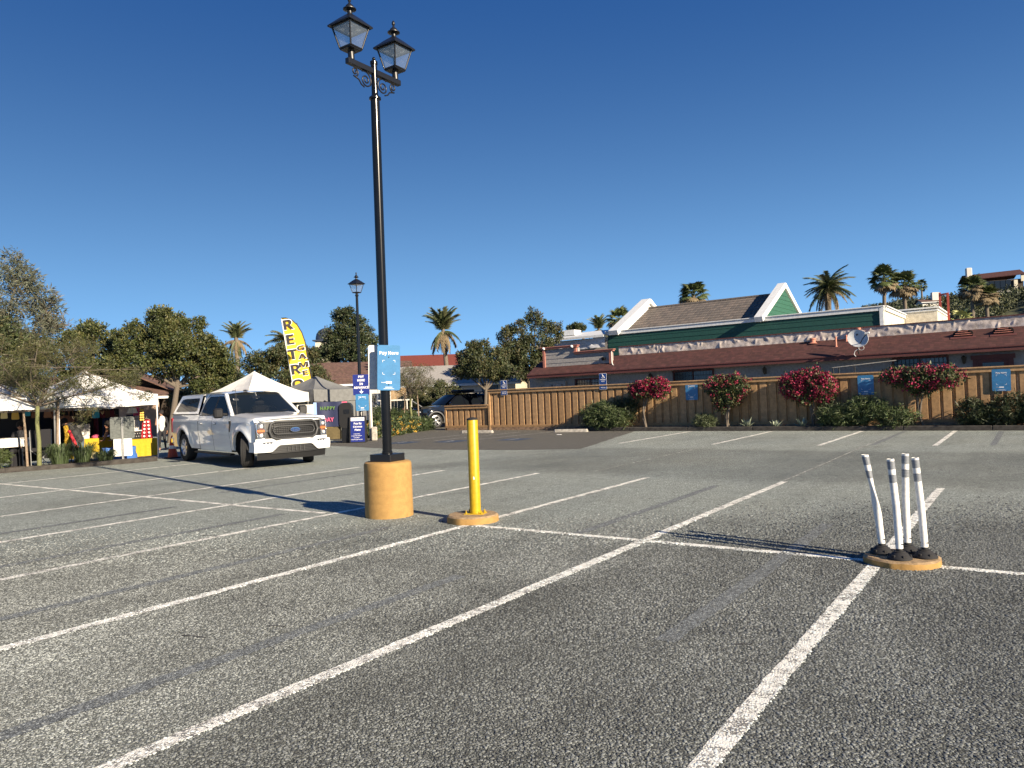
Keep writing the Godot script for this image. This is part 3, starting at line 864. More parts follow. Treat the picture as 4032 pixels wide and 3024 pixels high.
func build_delineators() -> void:
	var c := Vector3(-1.07, 0, -7.59)
	var t := thing("concrete_disc", "round yellow concrete disc under four white flexible posts", "concrete pad", c)
	disc(t, 0.315, 0.062, 47)
	var D := [
		["leftmost white flexible post, twisted and leaning left, on the disc", Vector3(-0.165, 0, -0.02), [Vector3(0, 0.09, 0), Vector3(-0.02, 0.35, 0.01), Vector3(-0.06, 0.62, 0.02), Vector3(-0.105, 0.90, 0.03)], true],
		["white flexible post nearest the camera on the disc", Vector3(0.005, 0, 0.155), [Vector3(0, 0.09, 0), Vector3(-0.012, 0.45, 0.0), Vector3(-0.04, 0.88, 0.02)], false],
		["upright white flexible post at the back of the disc", Vector3(0.03, 0, -0.15), [Vector3(0, 0.09, 0), Vector3(0.0, 0.5, 0.0), Vector3(0.012, 0.90, 0.0)], false],
		["rightmost white flexible post, open at the top, on the disc", Vector3(0.185, 0, 0.0), [Vector3(0, 0.09, 0), Vector3(-0.015, 0.45, 0.0), Vector3(-0.045, 0.88, 0.015)], false]]
	for k in D.size():
		var d: Array = D[k]
		var p := thing("delineator_post", d[0], "delineator post", c + d[1] + Vector3(0, 0.066, 0), 0.0, "white flexible posts on the disc")
		var base := MB.new()
		base.lathe([Vector2(0, 0), Vector2(0.102, 0.0), Vector2(0.102, 0.012), Vector2(0.085, 0.03), Vector2(0.058, 0.055), Vector2(0.05, 0.06), Vector2(0.05, 0.066), Vector2(0.030, 0.07), Vector2(0.03, 0.10), Vector2(0, 0.10)], 24)
		for q in 6:
			var a := q * TAU / 6 + k
			base.box(Vector3(cos(a) * 0.086, 0.03, sin(a) * 0.086), Vector3(0.018, 0.022, 0.03), Basis(Vector3.UP, -a), 0.003)
		part(base, "rubber_base", "rubber", p)
		# the tube follows its bend; bands are sleeves on the same line
		var cur := Curve3D.new()
		for q in d[2]: cur.add_point(q)
		var L := cur.get_baked_length()
		var line := func(t0: float, t1: float, n: int) -> Array:
			var o := []
			for i in n + 1: o.append(cur.sample_baked(L * lerpf(t0, t1, float(i) / n), true))
			return o
		var body := MB.new()
		if d[3]:
			# flattened and twisted tube
			body.sheet(func(u: float, v: float) -> Vector3:
				var q: Vector3 = cur.sample_baked(L * u, true)
				var fl := 1.0 - 0.45 * exp(-pow((u - 0.55) / 0.22, 2.0))
				var tw := 1.5 * smoothstep(0.15, 0.85, u)
				var a := TAU * v
				var e := Vector2(cos(a) * 0.031 * (2.0 - fl) * (0.72 + 0.28 * fl), sin(a) * 0.031 * fl).rotated(tw)
				return q + Vector3(e.x, 0, e.y), 26, 16)
		else:
			body.tube(line.call(0.0, 1.0, 12), 0.0305, 18, false)
			body.tube([cur.sample_baked(L * 0.98, true), cur.sample_baked(L, true)], 0.0275, 18, false)
		part(body, "tube", "post_white", p)
		for bnd in [[0.735, 0.82], [0.88, 0.965]]:
			var m := MB.new()
			if d[3]:
				m.sheet(func(u: float, v: float) -> Vector3:
					var uu := lerpf(bnd[0], bnd[1], u)
					var q: Vector3 = cur.sample_baked(L * uu, true)
					var fl := 1.0 - 0.45 * exp(-pow((uu - 0.55) / 0.22, 2.0))
					var tw := 1.5 * smoothstep(0.15, 0.85, uu)
					var a := TAU * v
					var e := Vector2(cos(a) * 0.032 * (2.0 - fl) * (0.72 + 0.28 * fl), sin(a) * 0.032 * fl).rotated(tw)
					return q + Vector3(e.x, 0, e.y), 6, 16)
			else:
				m.tube(line.call(bnd[0], bnd[1], 3), 0.0318, 18, false)
			part(m, "reflective_band", "post_grey", p)
		part(MB.new().tube([d[2][0] + Vector3(-0.036, 0.04, 0.012), d[2][0] + Vector3(0.036, 0.04, 0.022)], 0.005, 6), "pin", "iron_black", p)

func build_second_lamp() -> void:
	var c := Vector3(-21.66, 0, -20.86)
	var t := thing("lamp_post", "slim black single lantern lamp post behind the pay signs", "lamp post", c)
	part(MB.new().lathe([Vector2(0.10, 0), Vector2(0.10, 0.5), Vector2(0.068, 0.55), Vector2(0.062, 3.0), Vector2(0.05, 5.62), Vector2(0.07, 5.64), Vector2(0.07, 5.68), Vector2(0.03, 5.72)], 18), "pole", "pole_black", t)
	lantern(t, Vector3(0, 5.62, 0), 1.15)
	var yaw := 0.72
	var n := Vector3(sin(yaw), 0, cos(yaw))
	var r := Vector3(cos(yaw), 0, -sin(yaw))
	var s := thing("payment_sign", "dark navy sign with a white arrow pointing down", "sign", c + n * 0.12 + r * 0.06 + Vector3(0, 2.18, 0), yaw)
	part(rounded_panel(0.63, 0.80, 0.03, 0.006), "panel", "sign_navy", s)
	for q in [["PAY", 0.315], ["HERE", 0.175], ["IN", 0.035], ["ADVANCE", -0.105]]:
		lettering(s, q[0], 0.088, Vector3(0, q[1], 0.006), "letter_white")
	part(MB.new().prism(PackedVector2Array([Vector2(-0.017, -0.18), Vector2(-0.017, -0.275), Vector2(-0.055, -0.245), Vector2(-0.075, -0.265), Vector2(0, -0.335), Vector2(0.075, -0.265), Vector2(0.055, -0.245), Vector2(0.017, -0.275), Vector2(0.017, -0.18)]), 0.003, Transform3D(Basis.IDENTITY, Vector3(0, 0, 0.005))), "arrow", "letter_white", s)
	pay_sign("small light blue pay sign below the navy arrow sign", c + n * 0.13 + r * 0.08 + Vector3(0, 1.50, 0), yaw, 0.50, 0.65)
	# white hoarding posts and block behind
	var wp := thing("white_post", "white painted timber post beside the navy sandwich board", "post", c + n * -0.15 + r * 0.36)
	part(MB.new().box(Vector3(0, 0.92, 0), Vector3(0.10, 1.84, 0.10), Basis.IDENTITY, 0.006), "shaft", "wall_white", wp)
	part(MB.new().box(Vector3(-0.38, 1.25, 0), Vector3(0.62, 0.9, 0.03)), "panel", "wall_white", wp)
	solo(MB.new().box(Vector3(0, 0.27, 0), Vector3(0.22, 0.54, 0.22), Basis.IDENTITY, 0.03), "concrete_block", "concrete", "pale concrete block at the foot of the white post", "block", c + n * 0.12 + r * 0.50, yaw)
	# sandwich board
	var ab := thing("sandwich_board", "navy sandwich board about paying by plate with white header", "sandwich board", Vector3(-20.98, 0, -20.02), 0.66)
	var tilt := Basis(Vector3.RIGHT, -0.10)
	part(MB.new().box(Vector3(0, 0.50, 0), Vector3(0.62, 1.0, 0.035), tilt, 0.01), "front_frame", "plastic", ab)
	part(MB.new().box(Vector3(0, 0.50, -0.22), Vector3(0.62, 1.0, 0.035), Basis(Vector3.RIGHT, 0.12), 0.01), "back_frame", "plastic", ab)
	var pn := part(MB.new().box(Vector3(0, 0.50, 0), Vector3(0.52, 0.92, 0.006)), "poster", "sign_navy", ab)
	pn.transform = Transform3D(tilt, tilt * Vector3(0, 0.0, 0.02) + Vector3(0, 0.0, 0.045))
	part(MB.new().box(Vector3(0, 0.885, 0.004), Vector3(0.50, 0.13, 0.004)), "header", "sign_white", pn)
	lettering(pn, "LAZ", 0.035, Vector3(0.15, 0.90, 0.008), "letter_red")
	for q in [["Pay By", 0.725], ["License", 0.605], ["Plate", 0.485]]:
		lettering(pn, q[0], 0.068, Vector3(0, q[1], 0.005), "letter_white")
	for q in [["1. Park Vehicle", 0.335], ["2. Enter Plate Number", 0.265], ["3. Pay Meter", 0.195], ["4. Place Receipt On Dash", 0.125]]:
		lettering(pn, q[0], 0.026, Vector3(-0.04, q[1], 0.005), "letter_white")
	# pay station with rounded hood
	var ps := thing("pay_station", "dark grey pay station with a rounded top beside the sandwich board", "pay station", Vector3(-21.52, 0, -19.98), 0.62)
	part(MB.new().box(Vector3(0, 0.40, 0), Vector3(0.34, 0.80, 0.30), Basis.IDENTITY, 0.02), "pedestal", "iron_black", ps)
	part(MB.new().prism(round_poly([Vector2(-0.24, 0.55), Vector2(0.24, 0.55), Vector2(0.24, 1.52), Vector2(-0.24, 1.52)], 0.22, 6), 0.34), "cabinet", "plastic", ps)
	part(MB.new().box(Vector3(0.04, 1.18, 0.175), Vector3(0.22, 0.16, 0.012)), "screen_bezel", "dark_window", ps)

func build_left_sign() -> void:
	var c := Vector3(-22.75, 0.08, -12.1)
	var yaw := 1.03
	var t := thing("sign_post", "galvanised perforated steel post carrying two sign backs", "post", c, yaw)
	var p := MB.new()
	p.box(Vector3(-0.02, 0.64, 0), Vector3(0.012, 1.28, 0.045), Basis.IDENTITY, 0.002)
	p.box(Vector3(0.02, 0.64, 0), Vector3(0.012, 1.28, 0.045), Basis.IDENTITY, 0.002)
	p.box(Vector3(0, 0.64, -0.018), Vector3(0.034, 1.28, 0.008))
	for k in 24:
		p.box(Vector3(0, 0.06 + k * 0.05, -0.012), Vector3(0.014, 0.016, 0.006))
	part(p, "channel", "galvanised", t)
	t.rotation.z = 0.0
	var n := Vector3(sin(yaw), 0, cos(yaw))
	solo(rounded_panel(0.66, 0.66, 0.05, 0.004), "blank_sign", "aluminium", "scuffed grey back of a square sign on a steel post", "sign", c - n * 0.03 + Vector3(0, 0.95, 0), yaw)
	solo(rounded_panel(0.50, 0.52, 0.03, 0.004), "blank_sign", "sign_white", "white back of a smaller sign under the grey square one", "sign", c - n * 0.03 + Vector3(0.0, 0.36, 0), yaw)

func accessible_sign(label: String, at: Vector3) -> void:
	var t := thing("accessible_parking_sign", label, "sign", at, 0.0, "accessible parking signs on the fence")
	part(rounded_panel(0.345, 0.66, 0.03, 0.004), "panel", "letter_white", t)
	part(rounded_panel(0.325, 0.44, 0.025, 0.004), "upper_field", "sign_acc", t).position = Vector3(0, 0.10, 0.002)
	part(rounded_panel(0.325, 0.185, 0.02, 0.004), "lower_field", "sign_acc", t).position = Vector3(0, -0.228, 0.002)
	var w := MB.new()
	var ring := []
	for k in 17: ring.append(Vector3(cos(-2.6 + k * 0.3) * 0.055, 0.19 + sin(-2.6 + k * 0.3) * 0.055, 0.006))
	w.tube(ring, 0.008, 5)
	w.cyl(Vector3(-0.02, 0.295, 0.006), 0.02, 0.006, 10, Basis(Vector3.RIGHT, PI / 2))
	w.tube([Vector3(-0.015, 0.275, 0.006), Vector3(-0.005, 0.20, 0.006), Vector3(0.05, 0.20, 0.006), Vector3(0.075, 0.145, 0.006), Vector3(0.095, 0.15, 0.006)], 0.009, 5)
	w.tube([Vector3(-0.01, 0.24, 0.006), Vector3(0.045, 0.24, 0.006)], 0.007, 5)
	part(w, "wheelchair_symbol", "letter_white", t)
	lettering(t, "PARKING", 0.042, Vector3(0, 0.075, 0.005), "letter_white")
	lettering(t, "ONLY", 0.042, Vector3(0, 0.005, 0.005), "letter_white")
	lettering(t, "MINIMUM", 0.034, Vector3(0, -0.19, 0.005), "letter_white")
	lettering(t, "FINE $250", 0.034, Vector3(0, -0.255, 0.005), "letter_white")

func wheel_stop(label: String, a: Vector3, b: Vector3) -> void:
	var d := b - a
	var L := d.length()
	var t := thing("wheel_stop", label, "wheel stop", (a + b) / 2, atan2(-d.z, d.x), "concrete wheel stops at the fence")
	var p := PackedVector2Array([Vector2(-0.085, 0), Vector2(0.085, 0), Vector2(0.075, 0.06), Vector2(0.05, 0.115), Vector2(-0.05, 0.115), Vector2(-0.075, 0.06)])
	part(MB.new().prism(p, L - 0.16, Transform3D(Basis(Vector3.UP, PI / 2), Vector3.ZERO)), "body", "concrete", t)
	for s in [-1, 1]:
		part(MB.new().lathe([Vector2(0.085, 0), Vector2(0.075, 0.06), Vector2(0.05, 0.115), Vector2(0, 0.115)], 12, Transform3D(Basis.IDENTITY, Vector3(s * (L / 2 - 0.085), 0.0, 0))), "end", "concrete", t)

func build_fence() -> void:
	mat("sign_acc", Color(0.012, 0.06, 0.26), 0.45, 0, "soft", 1.0)
	var P := Vector3(-11, 0, -27.85)
	var t := thing("board_fence", "long tan board and batten fence with a flat cap rail", "fence", P)
	t.rotation.z = 0.0052
	var low := thing("board_fence", "short low tan board and batten fence section by the black car", "fence", P)
	low.rotation.z = 0.0052
	rng.seed = 8
	var pitch := 0.342
	var x := -23.1
	var fm := ["fence", "fence_b", "fence_c"]
	while x < 4.0:
		var is_low := x < -20.75
		var par: Node = low if is_low else t
		var top := 1.22 if is_low else 1.88
		var w := pitch
		var lx := x + 11.0
		part(MB.new().box(Vector3(lx + w / 2, (top - 0.06 + 0.27) / 2, -0.045 + rng.randf_range(-0.003, 0.003)), Vector3(w - 0.004, top - 0.06 - 0.27, 0.02)), "back_board", fm[rng.randi() % 3], par)
		part(MB.new().box(Vector3(lx + w / 2 + rng.randf_range(-0.006, 0.006), (top - 0.17 + 0.27) / 2, 0.0), Vector3(0.232 + rng.randf_range(-0.008, 0.008), top - 0.17 - 0.27, 0.062), Basis(Vector3.BACK, rng.randf_range(-0.003, 0.003)), 0.004), "board", fm[rng.randi() % 3], par)
		x += w
	# cap, fascia and bottom rails
	var segs := [[-23.2, -20.62, 1.22, low]]
	var q := -20.62
	for e in [-16.9, -13.3, -9.2, -5.9, -2.05, 1.6, 4.0]:
		segs.append([q, e, 1.88, t])
		q = e
	for s in segs:
		var L: float = s[1] - s[0]
		var cx: float = (s[0] + s[1]) / 2 + 11.0
		var dz := rng.randf_range(-0.004, 0.004)
		part(MB.new().box(Vector3(cx, s[2] - 0.02, 0.035 + dz), Vector3(L - 0.006, 0.045, 0.17), Basis.IDENTITY, 0.006), "cap_rail", "fence_c", s[3])
		part(MB.new().box(Vector3(cx, s[2] - 0.108, 0.064 + dz), Vector3(L - 0.008, 0.125, 0.04), Basis.IDENTITY, 0.004), "fascia_rail", "fence", s[3])
		part(MB.new().box(Vector3(cx, 0.225, 0.05 + dz), Vector3(L - 0.008, 0.105, 0.05), Basis.IDENTITY, 0.004), "bottom_rail", "fence_b", s[3])
		part(MB.new().box(Vector3(cx, 0.075, 0.0), Vector3(L - 0.01, 0.19, 0.14)), "footing_wall", "fence_wall", s[3])
	part(MB.new().box(Vector3(-23.17 + 11, 0.62, 0.02), Vector3(0.10, 1.16, 0.10), Basis.IDENTITY, 0.005), "end_post", "fence", low)
	part(MB.new().box(Vector3(-20.58 + 11, 0.93, 0.035), Vector3(0.11, 1.82, 0.11), Basis.IDENTITY, 0.005), "end_post", "fence", t)
	var fy := func(xx: float) -> float: return 0.0052 * (xx + 11.0)
	var zs := -27.765
	pay_sign("blue pay sign on the fence between the two leftmost bougainvilleas", Vector3(-10.92, 1.455 + fy.call(-10.9), zs), 0.0, 0.49, 0.65, 0, "blue pay signs on the fence", false)
	pay_sign("blue pay sign on the fence left of the rightmost bougainvillea", Vector3(-4.79, 1.45 + fy.call(-4.8), zs), 0.0, 0.50, 0.66, 0, "blue pay signs on the fence", false)
	pay_sign("blue pay sign on the fence at the right edge of the picture", Vector3(-0.95, 1.45 + fy.call(-0.95), zs), 0.0, 0.49, 0.68, -0.01, "blue pay signs on the fence", false)
	accessible_sign("blue accessible parking sign near the step of the fence", Vector3(-19.71, 1.90, zs))
	accessible_sign("blue accessible parking sign above the leftmost fence shrub", Vector3(-14.71, 1.99, zs))
	wheel_stop("concrete wheel stop partly hidden behind the yellow bollard", Vector3(-20.5, 0.004, -25.6), Vector3(-18.9, 0.004, -25.75))
	wheel_stop("pale concrete wheel stop by the end of the kerb", Vector3(-16.2, 0.004, -26.2), Vector3(-14.75, 0.004, -26.45))
	solo(MB.new().prism(round_poly([Vector2(-0.11, -0.05), Vector2(0.1, -0.06), Vector2(0.12, 0.03), Vector2(-0.06, 0.07)], 0.03), 0.012, Transform3D(Basis(Vector3.RIGHT, PI / 2), Vector3.ZERO)), "paper_scrap", "letter_white", "white scrap of paper lying in front of the pale wheel stop", "litter", Vector3(-15.0, 0.014, -24.6))

# ---------------------------------------------------------------- buildings
func siding(parent: Node, x0: float, x1: float, y0: float, y1: float, z: float, pitch: float, m, maxlen := 4.8) -> void:
	var y := y0
	var r := 0
	while y < y1 - 0.03:
		var h := minf(pitch, y1 - y)
		var x := x0
		var first := true
		while x < x1 - 0.01:
			var L := minf(maxlen * (0.55 if first and r % 2 == 1 else 1.0), x1 - x)
			part(MB.new().box(Vector3(x + L / 2, y + h / 2, z), Vector3(L - 0.006, h + 0.012, 0.025), Basis(Vector3.RIGHT, -0.07)), "siding_plank", m, parent)
			x += L
			first = false
		y += pitch
		r += 1

func barred_window(parent: Node, x0: float, x1: float, y0: float, y1: float, z: float) -> void:
	var w := x1 - x0
	var h := y1 - y0
	var c := Vector3((x0 + x1) / 2, (y0 + y1) / 2, z)
	var f := MB.new()
	for s in [-1, 1]:
		f.box(c + Vector3(s * (w / 2), 0, 0), Vector3(0.07, h + 0.07, 0.08))
		f.box(c + Vector3(0, s * (h / 2), 0.003), Vector3(w - 0.07, 0.07, 0.08))
	f.box(c, Vector3(0.04, h - 0.07, 0.05))
	var wn := part(f, "window", "trim_red", parent)
	part(MB.new().box(c + Vector3(-w / 4, 0, -0.005), Vector3(w / 2 - 0.06, h - 0.08, 0.01)), "pane", "dark_window", wn)
	part(MB.new().box(c + Vector3(w / 4, 0, -0.005), Vector3(w / 2 - 0.06, h - 0.08, 0.01)), "pane", "window_grey", wn)
	var n := int(w / 0.125)
	for k in n + 1:
		part(MB.new().tube([c + Vector3(-w / 2 + w * k / n, -h / 2, 0.09), c + Vector3(-w / 2 + w * k / n, h / 2, 0.09)], 0.008, 5), "bar", "iron_bars", wn)
	part(MB.new().box(c + Vector3(0, h * 0.32, 0.09), Vector3(w + 0.04, 0.018, 0.012)), "cross_bar", "iron_bars", wn)

func wall_lantern(parent: Node, p: Vector3) -> void:
	var m := MB.new()
	m.box(p + Vector3(0, -0.05, 0.02), Vector3(0.09, 0.22, 0.03), Basis.IDENTITY, 0.01)
	m.tube([p + Vector3(0, 0.06, 0.03), p + Vector3(0, 0.13, 0.1), p + Vector3(0, 0.12, 0.17)], 0.012, 6)
	m.lathe([Vector2(0, 0.12), Vector2(0.03, 0.10), Vector2(0.09, 0.05), Vector2(0.085, 0.04), Vector2(0.08, 0.03), Vector2(0.05, -0.15), Vector2(0.02, -0.18), Vector2(0, -0.2)], 8, Transform3D(Basis.IDENTITY, p + Vector3(0, 0, 0.17)))
	part(m, "wall_lantern", "iron_black", parent)

func build_shop() -> void:
	var P := Vector3(-11, 0, -31)
	var t := thing("shop_building", "long low shop with dark red shingle roof and wrinkled grey parapet", "building", P)
	t.rotation.z = 0.008
	var o := 11.0
	part(MB.new().box(Vector3(-3.0 + o - 5.3, 1.3, -4.1), Vector3(24.4, 2.6, 8.0)), "wall_core", "siding_dark", t)
	siding(t, -19.75 + o, 4.0 + o, 0.9, 2.62, 0.0, 0.205, "siding_dark")
	barred_window(t, -17.82 + o, -16.2 + o, 1.2, 2.22, 0.04)
	barred_window(t, -12.94 + o, -11.19 + o, 1.2, 2.33, 0.04)
	barred_window(t, -4.36 + o, -2.62 + o, 1.2, 2.33, 0.04)
	for x in [-13.97, -9.01, -2.11]: wall_lantern(t, Vector3(x + o, 2.2, 0.03))
	var dr := part(MB.new().box(Vector3(-1.26 + o, 1.14, 0.03), Vector3(0.92, 2.0, 0.05)), "door", "trim_red", t)
	part(MB.new().box(Vector3(-1.26 + o, 1.75, 0.058), Vector3(0.62, 0.55, 0.012)), "pane", "dark_window", dr)
	for s in [-1, 1]:
		part(MB.new().box(Vector3(-1.26 + o + s * 0.53, 1.14, 0.05), Vector3(0.13, 2.12, 0.08)), "door_trim", "trim_red", t)
	part(MB.new().box(Vector3(-1.26 + o, 2.22, 0.06), Vector3(1.3, 0.15, 0.10)), "door_trim", "trim_red", t)
	part(MB.new().box(Vector3(-18.9 + o, 1.6, 0.10), Vector3(1.2, 1.2, 0.2), Basis.IDENTITY, 0.01), "utility_cabinet", "siding_dark", t)
	for s in [-0.13, 0.42]:
		part(MB.new().box(Vector3(-18.9 + o + s, 1.98, 0.212), Vector3(0.03, 0.12, 0.02)), "cabinet_handle", "iron_bars", t)
	# pole rail on brackets in front of the wall
	part(MB.new().tube([Vector3(-6.4 + o, 2.12, 0.5), Vector3(-4.2 + o, 2.27, 0.5)], 0.02, 6), "hand_rail", "concrete", t)
	for x in [-6.35, -6.15, -5.6]:
		part(MB.new().tube([Vector3(x + o, 0.2, 0.5), Vector3(x + o, 2.12, 0.5)], 0.02, 6), "rail_post", "iron_bars", t)
	# roof
	var xa := -20.25 + o
	var xb := 4.2 + o
	var rf := MB.new()
	var e0 := Vector3(0, 2.545, 0.5)
	var e1 := Vector3(0, 3.235, -0.8)
	rf.thin(Vector3(xa, e0.y, e0.z), Vector3(xb, e0.y, e0.z), Vector3(xb, e1.y, e1.z), Vector3(xa, e1.y, e1.z), 0.03)
	var roof := part(rf, "roof", "shingle_red", t)
	part(MB.new().box(Vector3((xa + xb) / 2, 2.46, 0.485), Vector3(xb - xa, 0.14, 0.03)), "fascia", "trim_red", roof)
	part(MB.new().box(Vector3((xa + xb) / 2, 2.42, 0.23), Vector3(xb - xa - 0.02, 0.02, 0.46)), "soffit", "siding_dark", roof)
	var k := 0
	while xa + k * 3.1 < xb:
		part(MB.new().box(Vector3(xa + k * 3.1 + 1.55, 2.534, 0.512), Vector3(3.08, 0.035, 0.03), Basis.IDENTITY, 0.005), "drip_edge", "trim_red", roof)
		k += 1
	# parapet wrapped in wrinkled roofing membrane
	var n := FastNoiseLite.new(); n.seed = 40; n.frequency = 1.1; n.fractal_octaves = 2
	rng.seed = 41
	var folds := []
	for i in 78:
		folds.append([rng.randf_range(-15.9, 4.0) + o, rng.randf_range(3.27, 3.58), rng.randf_range(-0.9, 0.9), rng.randf_range(0.06, 0.16), rng.randf_range(0.02, 0.045)])
	var pb := MB.new()
	pb.sheet(func(u: float, v: float) -> Vector3:
		var x := lerpf(-15.93 + o, 4.2 + o, u)
		var y := lerpf(3.22, 3.63, v)
		var z := -0.80 + 0.025 * n.get_noise_2d(x * 1.3, y * 2.0)
		for f in folds:
			var dx: float = x - f[0]
			if absf(dx) < 0.3:
				var dy: float = y - f[1]
				var ca: float = cos(f[2]); var sa: float = sin(f[2])
				var a := dx * ca + dy * sa
				var b := -dx * sa + dy * ca
				z += f[4] * exp(-pow(a / 0.03, 2.0) - pow(b / f[3], 2.0))
		return Vector3(x, y, z), 520, 9)
	var par := part(pb, "parapet", "membrane", t)
	part(MB.new().box(Vector3((xb - 15.93 + o) / 2, 3.645, -0.82), Vector3(xb + 15.93 - o, 0.03, 0.14), Basis.IDENTITY, 0.004), "flashing", "trim_red", par)
	part(MB.new().box(Vector3((xb - 15.93 + o) / 2, 3.4, -0.95), Vector3(xb + 15.93 - o, 0.44, 0.2)), "core", "siding_grey", par)
	# stepped false front at the left end
	var ff := part(MB.new().box(Vector3(-18.7 + o, 3.18, -0.30), Vector3(1.85, 1.12, 0.2)).box(Vector3(-16.9 + o, 3.0, -0.301), Vector3(1.75, 0.76, 0.2)), "false_front", "siding_grey", t)
	for i in 5:
		var y0 := 2.66 + i * 0.208
		part(MB.new().box(Vector3((-17.85 + (-1.75 if i > 3 else 0.0) / 2.0 - 0.0) + o + (0.0 if i < 4 else -0.03), y0 + 0.1, -0.17), Vector3(3.55 if i < 4 else 1.75, 0.215, 0.025), Basis(Vector3.RIGHT, -0.08)), "siding_plank", "siding_grey", ff)
	for b in [[-19.62, 2.62, 3.8, 0.13], [-16.02, 2.62, 3.5, 0.16], [-17.86, 3.42, 3.82, 0.12]]:
		part(MB.new().box(Vector3(b[0] + o, (b[1] + b[2]) / 2, -0.14), Vector3(b[3], b[2] - b[1], 0.10), Basis.IDENTITY, 0.008), "corner_trim", "trim_pink", ff)
	for b in [[-19.75, -17.72, 3.79], [-17.9, -15.85, 3.47]]:
		var L: float = b[1] - b[0]
		part(MB.new().box(Vector3((b[0] + b[1]) / 2 + o, b[2], -0.14), Vector3(L, 0.07, 0.18), Basis.IDENTITY, 0.01).box(Vector3((b[0] + b[1]) / 2 + o, b[2] + 0.055, -0.14), Vector3(L + 0.08, 0.04, 0.25), Basis.IDENTITY, 0.01), "cornice", "trim_pink", ff)
	part(MB.new().box(Vector3(-17.85 + o, 2.66, -0.12), Vector3(3.55, 0.05, 0.06)), "base_trim", "trim_pink", ff)
	part(MB.new().box(Vector3(-16.35 + o, 3.12, -0.04), Vector3(0.16, 0.14, 0.12), Basis(Vector3.RIGHT, 0.4), 0.01).tube([Vector3(-16.35 + o, 3.12, -0.16), Vector3(-16.35 + o, 3.12, -0.04)], 0.02, 6), "flood_light", "iron_black", ff)
	part(MB.new().tube([Vector3(-15.92 + o, 3.42, -0.02), Vector3(-15.92 + o, 2.92, -0.02), Vector3(-15.86 + o, 2.80, 0.02), Vector3(-15.70 + o, 2.72, 0.12)], 0.03, 8), "downspout", "wall_white", ff)
	for x in [-19.55, -17.98]:
		part(MB.new().lathe([Vector2(0, -0.06), Vector2(0.05, -0.05), Vector2(0.06, 0.0), Vector2(0.05, 0.05), Vector2(0, 0.06)], 10, Transform3D(Basis(Vector3.RIGHT, 0.9), Vector3(x + o, 3.80, -0.01))), "security_lamp", "letter_white", ff)
	# pipes and half-round louvred vents on the roof
	var ry := func(z: float) -> float: return lerpf(e0.y, e1.y, (z - e0.z) / (e1.z - e0.z))
	for p in [[-6.36, -0.25, 0.36, 0.035], [-6.05, -0.62, 0.22, 0.03], [-5.62, -0.70, 0.42, 0.075], [-7.3, -0.65, 0.18, 0.10]]:
		var b := Vector3(p[0] + o, ry.call(p[1]) - 0.03, p[1])
		part(MB.new().lathe([Vector2(p[3] * 2.0, 0.02), Vector2(p[3] * 1.2, 0.06), Vector2(p[3], 0.08), Vector2(p[3], p[2]), Vector2(p[3] * 1.25, p[2]), Vector2(p[3] * 1.25, p[2] + 0.06), Vector2(0, p[2] + 0.06)], 14, Transform3D(Basis.IDENTITY, b)), "vent_pipe", "pipe_pink", roof)
	for x in [-2.13, -0.93]:
		var zc := -0.28
		var yb: float = ry.call(zc)
		var r := 0.31
		var v := MB.new()
		v.sheet(func(u: float, w: float) -> Vector3:
			var a := PI * u
			return Vector3(x + o + cos(a) * r, yb + sin(a) * r * 0.9, zc - w * (0.52 * sin(a) + 0.02)), 14, 2)
		v.box(Vector3(x + o, yb + 0.0, zc + 0.05), Vector3(0.78, 0.015, 0.16), Basis(Vector3.RIGHT, 0.47))
		var vp := part(v, "roof_vent", "trim_red", roof)
		part(MB.new().prism(round_poly([Vector2(-r, 0), Vector2(r, 0), Vector2(r, r * 0.87), Vector2(-r, r * 0.87)], 0.25, 6), 0.01, Transform3D(Basis.IDENTITY, Vector3(x + o, yb, zc - 0.05))), "vent_back", "under", vp)
		for q in 4:
			var yy := 0.03 + q * 0.068
			var ww := sqrt(maxf(0.0, r * r - pow(yy / 0.9, 2.0))) * 2.0 - 0.03
			part(MB.new().box(Vector3(x + o, yb + yy, zc - 0.01), Vector3(ww, 0.012, 0.06), Basis(Vector3.RIGHT, 0.6)), "louvre", "trim_pink", vp)
	# satellite dish
	var d := thing("satellite_dish", "pale grey satellite dish on a curled mast at the roof edge", "satellite dish", Vector3(-5.42, 2.62, -30.42))
	part(MB.new().tube([Vector3(0, 0, 0), Vector3(-0.05, 0.16, 0.05), Vector3(0.02, 0.30, 0.02), Vector3(0.02, 0.46, -0.02)], 0.024, 8), "mast", "iron_black", d)
	var bs := Basis(Vector3.UP, -0.35) * Basis(Vector3.BACK, -0.5) * Basis(Vector3.RIGHT, PI / 2 - 0.35)
	part(MB.new().lathe([Vector2(0, 0.0), Vector2(0.15, 0.012), Vector2(0.30, 0.045), Vector2(0.40, 0.082), Vector2(0.405, 0.075), Vector2(0.30, 0.036), Vector2(0, -0.01)], 30, Transform3D(bs.scaled_local(Vector3(1.0, 1.0, 0.80)), Vector3(0.0, 0.56, 0.03))), "reflector", "dish", d)
	part(MB.new().tube([Vector3(0.02, 0.34, 0.06), Vector3(0.20, 0.56, 0.33), Vector3(0.33, 0.70, 0.42)], 0.018, 6), "feed_arm", "iron_black", d)
	part(MB.new().box(Vector3(0.36, 0.73, 0.43), Vector3(0.18, 0.07, 0.09), Basis(Vector3.BACK, 0.25), 0.015), "feed_horn", "dish", d)
	var coil := []
	for i in 24: coil.append(Vector3(0.10 + cos(i * 0.5) * 0.09, 0.22 + sin(i * 0.5) * 0.08, 0.12 + i * 0.001))
	part(MB.new().tube(coil, 0.009, 5), "cable", "dish", d)
